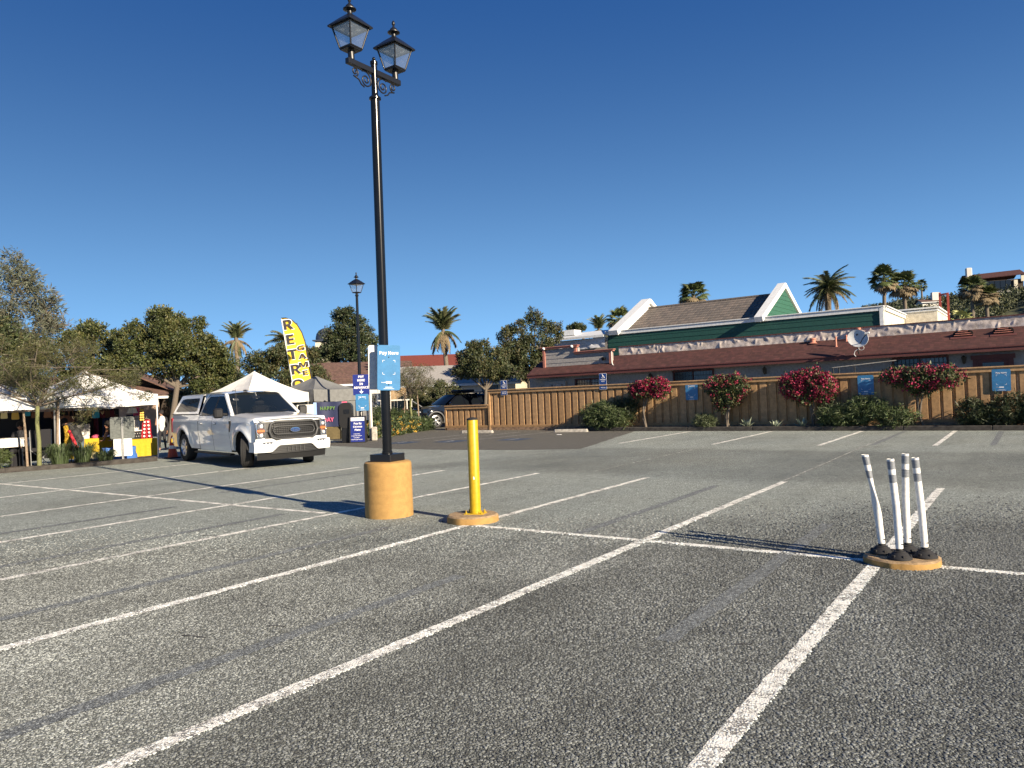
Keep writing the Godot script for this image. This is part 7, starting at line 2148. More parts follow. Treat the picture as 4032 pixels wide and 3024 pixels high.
func hand(mb: MB, w: Vector3, d: Vector3, side: Vector3, col: Color) -> void:
	# palm and five bent fingers continuing from wrist w in direction d
	mb.col = col
	d = d.normalized()
	side = (side - d * side.dot(d)).normalized()
	var nrm := d.cross(side)
	mb.box(w + d * 0.045, Vector3(0.08, 0.09, 0.03), Basis(side, d, side.cross(d)), 0.012)
	for i in 4:
		var b := w + d * 0.085 + side * (i - 1.5) * 0.02
		var l: float = [0.07, 0.08, 0.075, 0.06][i]
		mb.tube([b, b + d * l * 0.5 + nrm * 0.006, b + d * l * 0.85 + nrm * 0.03], [0.0095, 0.009, 0.007], 6)
	var tb := w + d * 0.03 - side * 0.04
	mb.tube([tb, tb + d * 0.03 - side * 0.02, tb + d * 0.06 - side * 0.015], [0.011, 0.010, 0.008], 6)

func person(label: String, at: Vector3, yaw: float, bones: Array, head: Vector3, look: float, skin: Color, hair: Color, hands: Array, group := "people at the market") -> Node3D:
	var t := thing("person", label, "person", at, yaw, group)
	var mb := MB.new()
	figure_mesh(bones, 0.03, mb)
	var hb := []
	var fw := Vector3(sin(look), 0, cos(look))
	hb.append([head + Vector3(0, 0.035, 0), head + Vector3(0, -0.03, 0) + fw * 0.012, 0.083, 0.07, skin])
	hb.append([head + Vector3(0, -0.03, 0) + fw * 0.02, head + Vector3(0, -0.075, 0) + fw * 0.045, 0.055, 0.032, skin])
	hb.append([head + fw * 0.085 + Vector3(0, 0.005, 0), head + fw * 0.102 + Vector3(0, -0.022, 0), 0.012, 0.016, skin])
	for s in [-1.0, 1.0]:
		var sd: Vector3 = Vector3(cos(look), 0, -sin(look)) * s
		hb.append([head + sd * 0.083 + Vector3(0, 0.01, 0), head + sd * 0.086 + Vector3(0, -0.02, 0), 0.016, 0.012, skin])
	figure_mesh(hb, 0.012, mb)
	for h in hands: hand(mb, h[0], h[1], h[2], skin)
	part(mb, "body", "figure", t)
	var hr := MB.new()
	hr.col = hair
	hr.lathe([Vector2(0.0, 0.105), Vector2(0.05, 0.098), Vector2(0.085, 0.065), Vector2(0.097, 0.02), Vector2(0.098, -0.04), Vector2(0.09, -0.10)], 16, Transform3D(Basis(Vector3.UP, look) * Basis(Vector3.RIGHT, -0.42), head + Vector3(0, 0.03, 0) - fw * 0.012))
	part(hr, "hair", "figure", t)
	var ey := MB.new()
	for s in [-1.0, 1.0]:
		var sd: Vector3 = Vector3(cos(look), 0, -sin(look)) * s
		ey.col = Color(0.02, 0.015, 0.01)
		ey.box(head + fw * 0.080 + sd * 0.033 + Vector3(0, 0.012, 0), Vector3(0.022, 0.010, 0.010), Basis(Vector3.UP, look))
		ey.box(head + fw * 0.083 + sd * 0.033 + Vector3(0, 0.034, 0), Vector3(0.032, 0.007, 0.010), Basis(Vector3.UP, look))
	ey.col = Color(0.28, 0.06, 0.05)
	ey.box(head + fw * 0.083 + Vector3(0, -0.052, 0), Vector3(0.045, 0.010, 0.010), Basis(Vector3.UP, look))
	part(ey, "face_features", "figure", t)
	return t

# ---------------------------------------------------------------- market
func tent(label: String, c: Vector3, half: float, eave: float, val: float, peak: float, m: String, fm: String, walls := [], vent := false) -> Node3D:
	var t := thing("canopy_tent", label, "tent", c, 0.0, "pop up canopy tents of the market")
	var n := FastNoiseLite.new(); n.seed = int(c.x * 7 + c.z * 3); n.frequency = 1.3
	var dirs := [Vector3(1, 0, 0), Vector3(0, 0, 1), Vector3(-1, 0, 0), Vector3(0, 0, -1)]
	for k in 4:
		var d: Vector3 = dirs[k]
		var s: Vector3 = dirs[(k + 1) % 4]
		part(MB.new().sheet(func(u: float, v: float) -> Vector3:
			var w := lerpf(-1.0, 1.0, u) * (1.0 - v)
			var p := d * half * (1.0 - v) + s * half * w
			var y := eave + (peak - eave) * pow(v, 1.28) - 0.05 * sin(PI * u) * (1.0 - v) * 0.6
			# slack cloth between the ribs
			y -= 0.06 * (1.0 - pow(absf(2.0 * u - 1.0), 2.0)) * sin(PI * clampf(v * 1.1, 0, 1))
			y += 0.012 * n.get_noise_2d(u * 9.0 + k * 7.0, v * 2.0)
			return p + Vector3(0, y, 0), 18, 14), "canopy_panel", m, t)
		part(MB.new().sheet(func(u: float, v: float) -> Vector3:
			var w := lerpf(-1.0, 1.0, u)
			var p := d * (half + 0.006 + 0.02 * v) + s * half * w
			var dip := 0.03 * sin(PI * u)
			return p + Vector3(0, eave - dip - val * v + 0.02 * n.get_noise_2d(u * 6.0, 3.0 + k) * v, 0) + d * 0.02 * n.get_noise_2d(u * 14.0, v * 2.0 + k), 24, 4), "valance", m, t)
		if k in walls:
			part(MB.new().sheet(func(u: float, v: float) -> Vector3:
				var w := lerpf(-0.98, 0.98, u)
				return d * (half - 0.02) + s * half * w + Vector3(0, lerpf(eave - 0.05, 0.35, v), 0) + d * 0.04 * n.get_noise_2d(u * 16.0, v), 24, 6), "side_wall", m, t)
		var cn := d * half + s * half
		cn *= 0.985
		part(MB.new().box(cn + Vector3(0, eave / 2 - 0.02, 0), Vector3(0.036, eave - 0.02, 0.036), Basis.IDENTITY, 0.004).box(cn + Vector3(0, 0.012 + gy(c.x + cn.x, c.z + cn.z) - c.y, 0), Vector3(0.14, 0.012, 0.14)), "leg", fm, t)
		# scissor truss under each edge
		var tr := MB.new()
		var a := (d * half - s * half) * 0.985
		var b := (d * half + s * half) * 0.985
		for q in 2:
			var p0 := a.lerp(b, q * 0.5)
			var p1 := a.lerp(b, q * 0.5 + 0.5)
			tr.tube([p0 + Vector3(0, eave - 0.06, 0), p1 + Vector3(0, eave - val - 0.08, 0)] if q == 0 else [p0 + Vector3(0, eave - val - 0.08, 0), p1 + Vector3(0, eave - 0.06, 0)], 0.011, 4)
			tr.tube([p0 + Vector3(0, eave - val - 0.02, 0), p1 + Vector3(0, eave - 0.10, 0)] if q == 0 else [p0 + Vector3(0, eave - 0.10, 0), p1 + Vector3(0, eave - val - 0.02, 0)], 0.011, 4)
		part(tr, "truss", fm, t)
		part(MB.new().tube([cn + Vector3(0, eave - 0.03, 0), cn * 0.5 + Vector3(0, lerpf(eave, peak, 0.40) - 0.03, 0), Vector3(0, peak - 0.06, 0)], 0.012, 4), "rib", fm, t)
	return t

func hanging_bag(label: String, at: Vector3, w: float, h: float, strap: float, m: String) -> void:
	var t := thing("hand_bag", label, "bag", at, PI / 2 - 0.5, "bags hanging under the white tents")
	part(MB.new().prism(round_poly([Vector2(-w / 2, -h / 2), Vector2(w / 2, -h / 2), Vector2(w * 0.42, h / 2), Vector2(-w * 0.42, h / 2)], w * 0.2), w * 0.35), "pouch", m, t)
	part(MB.new().prism(round_poly([Vector2(-w * 0.4, -0.02), Vector2(w * 0.4, -0.02), Vector2(w * 0.42, h * 0.48), Vector2(-w * 0.42, h * 0.48)], w * 0.15), 0.012, Transform3D(Basis.IDENTITY, Vector3(0, 0.01, w * 0.19))), "flap", m, t)
	part(MB.new().tube([Vector3(-w * 0.4, h * 0.45, 0), Vector3(-w * 0.25, h * 0.5 + strap * 0.6, 0), Vector3(0, h * 0.5 + strap, 0), Vector3(w * 0.25, h * 0.5 + strap * 0.6, 0), Vector3(w * 0.4, h * 0.45, 0)], 0.010, 5), "strap", m, t)

func garment(n: String, label: String, at: Vector3, w0: float, w1: float, h: float, m: String, trim := "", cat := "garment") -> void:
	# cloth hanging from its top edge in soft pleats; wider at the hem by w1
	var t := thing(n, label, cat, at, PI / 2 - 0.5, "clothes hanging under the white tents")
	var sd := float(names[n]) * 3.1
	part(MB.new().sheet(func(u: float, v: float) -> Vector3:
		var w := lerpf(w0, w1, v)
		return Vector3(lerpf(-0.5, 0.5, u) * w, -h * v, 0.02 + 0.035 * (0.3 + v) * sin(u * 17.0 + sd)), 20, 6), "cloth", m, t)
	part(MB.new().sheet(func(u: float, v: float) -> Vector3:
		var w := lerpf(w0, w1, v)
		return Vector3(lerpf(-0.5, 0.5, u) * w, -h * v, -0.05 + 0.03 * (0.3 + v) * sin(u * 15.0 + sd + 1.0)), 14, 4), "back_cloth", m, t)
	part(MB.new().tube([Vector3(-w0 * 0.5, 0, 0), Vector3(0, 0.05, 0), Vector3(w0 * 0.5, 0, 0)], 0.008, 5).tube([Vector3(0, 0.05, 0), Vector3(0.02, 0.10, 0), Vector3(0, 0.12, 0)], 0.005, 5), "hanger", "wood_stake", t)
	if trim != "":
		for k in 5:
			var v := 0.12 + k * 0.19
			for s in [-0.22, 0.22]:
				var w := lerpf(w0, w1, v)
				part(MB.new().lathe([Vector2(0.035, 0), Vector2(0.03, 0.01), Vector2(0, 0.012)], 8, Transform3D(Basis(Vector3.RIGHT, PI / 2), Vector3(s * w, -h * v, 0.075))), "embroidered_flower", trim, t)

func cloth_table(label: String, at: Vector3, w: float, d: float, h: float, m: String, drop: float) -> void:
	var t := thing("market_table", label, "table", at, 0.0, "tables under the white tents")
	part(MB.new().box(Vector3(0, h, 0), Vector3(d, 0.03, w), Basis.IDENTITY, 0.008), "table_top", m, t)
	for i in [-1, 1]:
		for j in [-1, 1]:
			part(MB.new().tube([Vector3(i * d * 0.42, -0.05, j * w * 0.44), Vector3(i * d * 0.42, h, j * w * 0.44)], 0.018, 6), "leg", "iron_black", t)
	for s in [[Vector3(1, 0, 0), Vector3(0, 0, 1), d, w], [Vector3(0, 0, -1), Vector3(1, 0, 0), w, d], [Vector3(0, 0, 1), Vector3(1, 0, 0), w, d]]:
		part(MB.new().sheet(func(u: float, v: float) -> Vector3:
			return s[0] * (s[2] * 0.5 + 0.005 + 0.03 * v + 0.012 * sin(u * 26.0) * v) + s[1] * s[3] * lerpf(-0.5, 0.5, u) + Vector3(0, h + 0.012 - drop * v, 0), 26, 4), "cloth_drop", m, t)

func build_market() -> void:
	tent("white canopy tent nearest the pickup truck", Vector3(-24.6, 0, -11.95), 1.5, 2.03, 0.33, 2.84, "tent_white", "frame_white")
	tent("white canopy tent at the left edge of the picture", Vector3(-24.6, 0, -8.88), 1.5, 2.03, 0.33, 2.72, "tent_white", "frame_grey")
	tent("cream canopy tent peeking over the pickup truck", Vector3(-25.45, 0, -18.85), 1.45, 1.98, 0.36, 2.88, "tent_cream", "frame_grey", [])
	tent("grey canopy tent below the yellow flag", Vector3(-25.2, 0, -21.75), 1.15, 2.10, 0.5, 2.68, "tent_grey", "tent_black", [0, 1])
	# feather flag
	var f := thing("feather_flag", "tall yellow feather flag reading retro game above the tents", "flag", Vector3(-27.75, 0, -22.3), 0.83)
	var fb := Basis(Vector3.BACK, 0.135)
	var fl := Node3D.new(); fl.name = "banner"
	var fp := PackedVector2Array([Vector2(0, 1.9), Vector2(0, 5.42), Vector2(0.20, 5.40), Vector2(0.42, 5.28), Vector2(0.62, 5.02), Vector2(0.76, 4.65), Vector2(0.83, 4.2), Vector2(0.84, 2.6), Vector2(0.80, 1.9)])
	var cl := mapped_poly(fp, func(p: Vector2) -> Vector3: return Vector3(p.x, p.y, 0.03 * sin(p.x * 5.0 + p.y * 2.2)))
	var bn := part(cl, "banner", "flag_yellow", f)
	bn.transform = Transform3D(fb, Vector3(0.55, 0, 0))
	part(MB.new().tube([Vector3(0.84, 0.0, 0), Vector3(0.86, 2.6, 0), Vector3(0.85, 4.2, 0), Vector3(0.775, 4.67, 0), Vector3(0.635, 5.04, 0), Vector3(0.43, 5.30, 0), Vector3(0.2, 5.42, 0), Vector3(0.0, 5.44, 0)], 0.028, 6), "pole", "tent_black", bn)
	part(MB.new().tube([Vector3(0.0, 1.9, 0), Vector3(0.0, 5.42, 0)], 0.02, 4), "hem", "letter_white", bn)
	var y := 5.10
	for ch in ["R", "E", "T", "R", "O"]:
		var l0 := lettering(bn, ch, 0.50, Vector3(0.23, y, 0.03), "letter_white")
		l0.scale.x = 0.66
		var l1 := lettering(bn, ch, 0.44, Vector3(0.23, y, 0.045), "letter_black")
		l1.scale.x = 0.58
		y -= 0.68
	y = 3.98
	for ch in ["G", "A", "M", "E"]:
		var l0 := lettering(bn, ch, 0.27, Vector3(0.63, y, 0.03), "letter_white")
		l0.scale.x = 0.46
		var l1 := lettering(bn, ch, 0.22, Vector3(0.63, y, 0.045), "letter_black")
		l1.scale.x = 0.40
		y -= 0.38
	# poster table in front of the grey tent
	var yaw := 0.72
	var pt := thing("poster_table", "table draped in yellow below a dark party poster", "table", Vector3(-21.95, 0, -19.65), yaw)
	part(MB.new().box(Vector3(0, 0.60, -0.2), Vector3(1.25, 0.03, 0.5)), "table_top", "cloth_yellow", pt)
	for q in [[-0.12, 0.9, "olive_board"], [0.47, 0.26, "cloth_yellow"]]:
		part(MB.new().sheet(func(u: float, v: float) -> Vector3: return Vector3(q[0] + lerpf(-0.5, 0.5, u) * q[1], lerpf(0.61, 0.16, v), 0.06 + 0.02 * sin(u * 12.0) * v), 14, 3), "cloth_drop", q[2], pt)
	var po := thing("party_poster", "dark blue cloth poster with coloured lettering under the grey tent", "poster", Vector3(-21.95, 0, -19.65), yaw)
	part(MB.new().sheet(func(u: float, v: float) -> Vector3: return Vector3(lerpf(-0.56, 0.38, u), lerpf(1.57, 0.63, v), 0.09 + 0.02 * sin(u * 9.0)), 14, 4), "cloth", "paper_dark", po)
	part(MB.new().box(Vector3(-0.60, 1.12, 0.09), Vector3(0.12, 0.88, 0.012)), "side_strip", "paper_sky", po)
	part(MB.new().box(Vector3(0.49, 1.10, 0.09), Vector3(0.19, 0.92, 0.012)), "side_strip", "cloth_pink", po)
	part(MB.new().box(Vector3(0.50, 1.34, 0.10), Vector3(0.12, 0.16, 0.012)).box(Vector3(0.48, 0.95, 0.10), Vector3(0.1, 0.16, 0.012)), "side_patch", "paper_sky", po)
	lettering(po, "HAPPY", 0.13, Vector3(-0.14, 1.33, 0.125), "paper_green")
	lettering(po, "DAY", 0.15, Vector3(-0.12, 0.90, 0.125), "cloth_pink")
	var pg := thing("folded_sign", "small white board beside the cream tent corner", "sign", Vector3(-23.9, 0, -20.1), 0.85)
	part(MB.new().box(Vector3(0, 1.28, 0), Vector3(0.75, 0.42, 0.03), Basis.IDENTITY, 0.01), "board", "wall_white", pg)
	part(MB.new().box(Vector3(0, 0.55, 0), Vector3(0.06, 1.1, 0.04)), "leg", "iron_black", pg)
	# stall tables and goods
	cloth_table("yellow draped market table at the right end of the tent", Vector3(-23.95, -0.02, -13.25), 0.85, 0.7, 0.62, "cloth_yellow", 0.55)
	cloth_table("yellow draped market table in the middle of the tent", Vector3(-24.5, 0.0, -12.0), 1.0, 0.7, 0.70, "cloth_yellow", 0.60)
	cloth_table("white draped market table under the leftmost tent", Vector3(-24.6, 0.0, -9.3), 1.9, 0.7, 0.86, "cloth_white", 0.25)
	var bags := [
		["small tan bag hanging left of the brown pair", Vector3(-25.1, 1.34, -11.45), 0.16, 0.20, 0.22, "leather_pale"],
		["left one of two brown leather bags hanging together", Vector3(-25.1, 1.35, -11.6), 0.18, 0.20, 0.24, "leather"],
		["right one of two brown leather bags hanging together", Vector3(-25.1, 1.33, -11.74), 0.18, 0.19, 0.24, "leather"],
		["round peach coloured bag under the tent roof", Vector3(-25.1, 1.48, -12.28), 0.14, 0.16, 0.10, "leather_pale"],
		["bright blue bag hanging in the tent", Vector3(-25.1, 1.46, -12.5), 0.22, 0.26, 0.10, "cloth_sky"],
		["orange brown bag left of the tent centre legs", Vector3(-25.1, 1.50, -11.05), 0.22, 0.18, 0.08, "leather_pale"],
		["dark brown bag beside the orange brown one", Vector3(-25.1, 1.47, -11.25), 0.20, 0.20, 0.08, "leather"],
		["brown bag hanging behind the young tree trunk", Vector3(-25.1, 1.50, -10.7), 0.22, 0.16, 0.08, "leather"],
		["golden flower shaped bag hanging in the left tent", Vector3(-25.1, 1.50, -10.15), 0.2, 0.2, 0.06, "gold"],
		["pale yellow woven bag at the far left", Vector3(-25.1, 1.52, -9.85), 0.18, 0.16, 0.06, "card_cream"],
		["first of the row of patterned wine bags", Vector3(-25.1, 1.44, -12.72), 0.15, 0.22, 0.06, "cloth_wine"],
		["middle of the row of patterned wine bags", Vector3(-25.1, 1.44, -12.88), 0.15, 0.22, 0.06, "cloth_brown"],
		["last of the row of patterned wine bags", Vector3(-25.1, 1.44, -13.02), 0.15, 0.22, 0.06, "cloth_wine"]]
	for b in bags: hanging_bag(b[0], b[1], b[2], b[3], b[4], b[5])
	garment("dress", "red embroidered dress displayed beside the right tent leg", Vector3(-23.75, 1.22, -13.42), 0.22, 0.36, 0.60, "cloth_red", "cloth_white", "dress")
	garment("skirt", "white and pink flared skirt hanging near the tent roof", Vector3(-23.9, 1.62, -13.05), 0.20, 0.34, 0.17, "cloth_white", "", "skirt")
	garment("shawl", "plum shawl hanging beside the flared skirt", Vector3(-24.1, 1.62, -13.3), 0.16, 0.2, 0.26, "cloth_pink", "", "shawl")
	garment("shawl", "dark shawl with sunflowers hanging near the right leg", Vector3(-23.7, 1.58, -13.25), 0.12, 0.16, 0.40, "cloth_black", "gold", "shawl")
	garment("dress", "long black dress hanging at the back of the tent", Vector3(-25.3, 1.45, -12.35), 0.26, 0.32, 0.72, "cloth_black", "", "dress")
	garment("dress", "long wine red dress hanging at the back", Vector3(-25.3, 1.38, -12.56), 0.18, 0.24, 0.75, "cloth_wine", "", "dress")
	garment("dress", "taupe patterned dress hanging behind the bags", Vector3(-25.3, 1.42, -12.1), 0.24, 0.30, 0.55, "cloth_taupe", "", "dress")
	garment("dress", "navy dress at the back right of the tent", Vector3(-25.3, 1.5, -12.95), 0.24, 0.30, 0.8, "cloth_navy", "", "dress")
	garment("dress", "brown dress behind the big grey sign", Vector3(-25.3, 1.4, -13.2), 0.2, 0.28, 0.85, "cloth_brown", "", "dress")
	garment("blouse", "white blouse hanging above the basket", Vector3(-24.2, 1.22, -13.35), 0.14, 0.18, 0.38, "cloth_white", "", "blouse")
	garment("dress", "black dress hanging above the basket", Vector3(-24.3, 1.4, -13.2), 0.24, 0.28, 0.7, "cloth_navy", "", "dress")
	garment("curtain", "black cloth backdrop of the left tent", Vector3(-25.9, 1.6, -9.6), 2.8, 2.8, 1.5, "cloth_black", "", "curtain")
	garment("curtain", "black cloth backdrop of the right tent", Vector3(-26.02, 1.6, -12.1), 2.9, 2.9, 1.5, "cloth_black", "", "curtain")
	solo(MB.new().box(Vector3.ZERO, Vector3(0.02, 0.12, 0.18), Basis.IDENTITY, 0.004), "price_card", "cloth_sky", "pale blue card hanging from the left tent roof", "card", Vector3(-25.05, 1.55, -10.45))
	for k in 4:
		solo(MB.new().box(Vector3(0, 0.055, 0), Vector3(0.32, 0.11, 0.24), Basis.IDENTITY, 0.008), "shoe_box", "cloth_white" if k < 2 else "siding_grey", ["lowest white shoe box in the stack on the table", "second white shoe box from the bottom of the stack", "third box of the stack, a grey one", "topmost grey shoe box in the stack"][k], "box", Vector3(-24.35, 0.72 + k * 0.112, -11.72), 0.15 * k, "stacked shoe boxes")
	var bk := thing("basket", "black studded basket on the right yellow table", "basket", Vector3(-23.95, 0.635, -13.2))
	part(MB.new().box(Vector3(0, 0.12, 0), Vector3(0.3, 0.22, 0.36), Basis.IDENTITY, 0.02), "body", "cloth_black", bk)
	part(MB.new().tube([Vector3(0.15, 0.24, -0.18), Vector3(0.16, 0.25, 0.0), Vector3(0.15, 0.24, 0.18)], 0.018, 6), "rim", "cloth_white", bk)
	for k in 8:
		part(MB.new().box(Vector3(0.155, 0.07 + 0.09 * (k % 2), -0.14 + k * 0.04), Vector3(0.01, 0.018, 0.018)), "stud", "cloth_white", bk)
	solo(MB.new().lathe([Vector2(0, 0), Vector2(0.10, 0.0), Vector2(0.12, 0.04), Vector2(0.07, 0.09), Vector2(0, 0.11)], 12), "toy_bundle", "cloth_pink", "small heap of pink knitted toys on the middle table", "toys", Vector3(-24.35, 0.72, -12.1))
	var tb := thing("tarp_bundle", "blue tarpaulin covered bundle behind the sign post", "bundle", Vector3(-23.45, 0.0, -12.35))
	var tn := FastNoiseLite.new(); tn.seed = 91; tn.frequency = 2.0
	part(MB.new().sheet(func(u: float, v: float) -> Vector3:
		var a := TAU * u
		var r := 1.0 - 0.1 * v
		var p := Vector3(0.28 * signf(cos(a)) * pow(absf(cos(a)), 0.5), 0.42 * v, 0.52 * signf(sin(a)) * pow(absf(sin(a)), 0.5)) * Vector3(r, 1, r)
		return p * (1.0 + 0.10 * tn.get_noise_3dv(p * 2.0)), 36, 8), "tarpaulin", "tarp_blue", tb)
	part(MB.new().box(Vector3(0, 0.39, 0), Vector3(0.44, 0.05, 0.86), Basis.IDENTITY, 0.02), "top", "tarp_blue", tb)
	solo(MB.new().tube([Vector3(0, 0, 0), Vector3(0, 0.72, 0.30)], 0.045, 8), "foam_roller", "foam_red", "bright red foam tube leaning in front of the bending person", "tube", Vector3(-23.0, 0.32, -10.98))
	solo(MB.new().box(Vector3(0, 0.1, 0), Vector3(0.02, 0.2, 0.46), Basis(Vector3.BACK, 0.25), 0.004), "cardboard_sheet", "card_cream", "cream cardboard sheet lying low behind the grass", "cardboard", Vector3(-23.35, 0.14, -11.45))
	# camping chair seen from behind
	var ch := thing("camping_chair", "black folding camping chair with crossed metal legs", "chair", Vector3(-23.75, 0.0, -10.15), 0.0)
	part(MB.new().sheet(func(u: float, v: float) -> Vector3: return Vector3(0.22 - 0.06 * sin(PI * u), lerpf(0.58, 1.10, v), lerpf(-0.29, 0.29, u)), 10, 4), "backrest", "cloth_black", ch)
	part(MB.new().sheet(func(u: float, v: float) -> Vector3: return Vector3(lerpf(0.2, -0.25, v), 0.50 - 0.05 * sin(PI * u), lerpf(-0.27, 0.27, u)), 8, 4), "seat", "cloth_black", ch)
	for s in [-1, 1]:
		part(MB.new().tube([Vector3(0.24, 0.08, s * 0.27), Vector3(0.23, 1.08, s * 0.29)], 0.012, 6), "leg", "galvanised", ch)
		part(MB.new().tube([Vector3(-0.26, 0.0, s * 0.27), Vector3(-0.26, 0.72, s * 0.29)], 0.012, 6), "leg", "galvanised", ch)
		part(MB.new().tube([Vector3(0.25, 0.02, s * 0.28), Vector3(0.24, 0.52, -s * 0.28)], 0.011, 6), "cross_leg", "galvanised", ch)
	var cn := thing("traffic_cone", "faded orange traffic cone behind the pickup truck", "traffic cone", Vector3(-22.35, 0, -13.45))
	part(MB.new().box(Vector3(0, 0.02, 0), Vector3(0.36, 0.04, 0.36), Basis.IDENTITY, 0.01), "base", "rubber", cn)
	part(MB.new().lathe([Vector2(0.15, 0.03), Vector2(0.11, 0.30)], 18), "lower_body", "cone_orange", cn)
	part(MB.new().lathe([Vector2(0.11, 0.30), Vector2(0.092, 0.40)], 18), "reflective_band", "sign_white", cn)
	part(MB.new().lathe([Vector2(0.092, 0.40), Vector2(0.03, 0.70), Vector2(0, 0.71)], 18), "upper_body", "cone_orange", cn)
	# people
	var skin := Color(0.36, 0.19, 0.12)
	var hair := Color(0.012, 0.009, 0.008)
	var blk := Color(0.015, 0.015, 0.018)
	var wht := Color(0.62, 0.60, 0.58)
	var V := func(x: float, y: float, z: float) -> Vector3: return Vector3(x, y, z)
	person("standing person in a white top and black trousers by the truck", Vector3(-31.35, -0.27, -18.4), 0.9, [
		[V.call(0, 0.92, 0), V.call(0, 1.18, 0), 0.135, 0.125, wht], [V.call(-0.02, 1.18, 0), V.call(0.02, 1.36, 0), 0.14, 0.125, wht], [V.call(-0.15, 1.38, 0), V.call(0.15, 1.38, 0), 0.07, 0.07, blk],
		[V.call(0, 1.36, 0), V.call(0, 1.50, 0.01), 0.06, 0.05, skin],
		[V.call(0.18, 1.36, 0), V.call(0.25, 1.08, -0.05), 0.06, 0.05, blk], [V.call(0.25, 1.08, -0.05), V.call(0.22, 0.84, 0.05), 0.05, 0.038, blk],
		[V.call(-0.18, 1.36, 0), V.call(-0.22, 1.1, 0.05), 0.055, 0.045, skin], [V.call(-0.22, 1.1, 0.05), V.call(-0.12, 1.05, 0.25), 0.043, 0.032, skin],
		[V.call(-0.085, 0.92, 0), V.call(-0.09, 0.50, 0.03), 0.10, 0.065, blk], [V.call(-0.09, 0.50, 0.03), V.call(-0.1, 0.09, 0), 0.06, 0.04, blk],
		[V.call(0.085, 0.92, 0), V.call(0.10, 0.50, 0.06), 0.10, 0.065, blk], [V.call(0.10, 0.50, 0.06), V.call(0.13, 0.09, -0.04), 0.06, 0.04, blk],
		[V.call(-0.1, 0.05, -0.02), V.call(-0.1, 0.035, 0.15), 0.045, 0.034, skin], [V.call(0.13, 0.05, -0.06), V.call(0.14, 0.035, 0.11), 0.045, 0.034, skin]],
		V.call(0, 1.62, 0.02), -0.6, skin, hair, [[V.call(0.22, 0.84, 0.05), V.call(-0.02, -1, 0.15), V.call(0, 0, 1)], [V.call(-0.12, 1.05, 0.25), V.call(0.3, 0, 1), V.call(0, 1, 0)]])
	var yel := Color(0.55, 0.33, 0.03)
	var vest := Color(0.035, 0.033, 0.035)
	person("person in a dark vest with yellow sleeves bending over a table", Vector3(-23.9, 0.0, -11.35), 0.0, [
		[V.call(0, 0.72, 0), V.call(-0.08, 0.95, 0.02), 0.15, 0.14, vest], [V.call(-0.08, 0.95, 0.02), V.call(-0.22, 1.12, 0.10), 0.14, 0.13, vest], [V.call(-0.22, 1.12, 0.0), V.call(-0.22, 1.12, 0.24), 0.07, 0.07, vest],
		[V.call(-0.24, 1.14, 0.14), V.call(-0.30, 1.20, 0.19), 0.06, 0.052, skin],
		[V.call(-0.16, 1.10, 0.26), V.call(-0.02, 0.86, 0.30), 0.068, 0.058, yel], [V.call(-0.02, 0.86, 0.30), V.call(0.0, 0.62, 0.36), 0.056, 0.042, yel],
		[V.call(-0.26, 1.10, -0.04), V.call(-0.36, 0.86, 0.0), 0.06, 0.05, yel], [V.call(-0.36, 0.86, 0.0), V.call(-0.45, 0.74, 0.1), 0.05, 0.04, yel],
		[V.call(0, 0.72, 0.08), V.call(0.02, 0.40, 0.10), 0.10, 0.07, Color(0.10, 0.13, 0.16)], [V.call(0.02, 0.40, 0.10), V.call(0.05, 0.08, 0.1), 0.065, 0.045, Color(0.10, 0.13, 0.16)],
		[V.call(0, 0.72, -0.08), V.call(0.02, 0.40, -0.10), 0.10, 0.07, Color(0.10, 0.13, 0.16)], [V.call(0.02, 0.40, -0.10), V.call(0.05, 0.08, -0.1), 0.065, 0.045, Color(0.10, 0.13, 0.16)],
		[V.call(0.06, 0.04, 0.1), V.call(-0.12, 0.03, 0.1), 0.045, 0.034, blk], [V.call(0.06, 0.04, -0.1), V.call(-0.12, 0.03, -0.1), 0.045, 0.034, blk]],
		V.call(-0.36, 1.26, 0.22), -1.2, skin, hair, [[V.call(0.0, 0.62, 0.36), V.call(0, -1, 0.2), V.call(1, 0, 0)], [V.call(-0.45, 0.74, 0.1), V.call(-1, -0.5, 0.2), V.call(0, 0, 1)]])
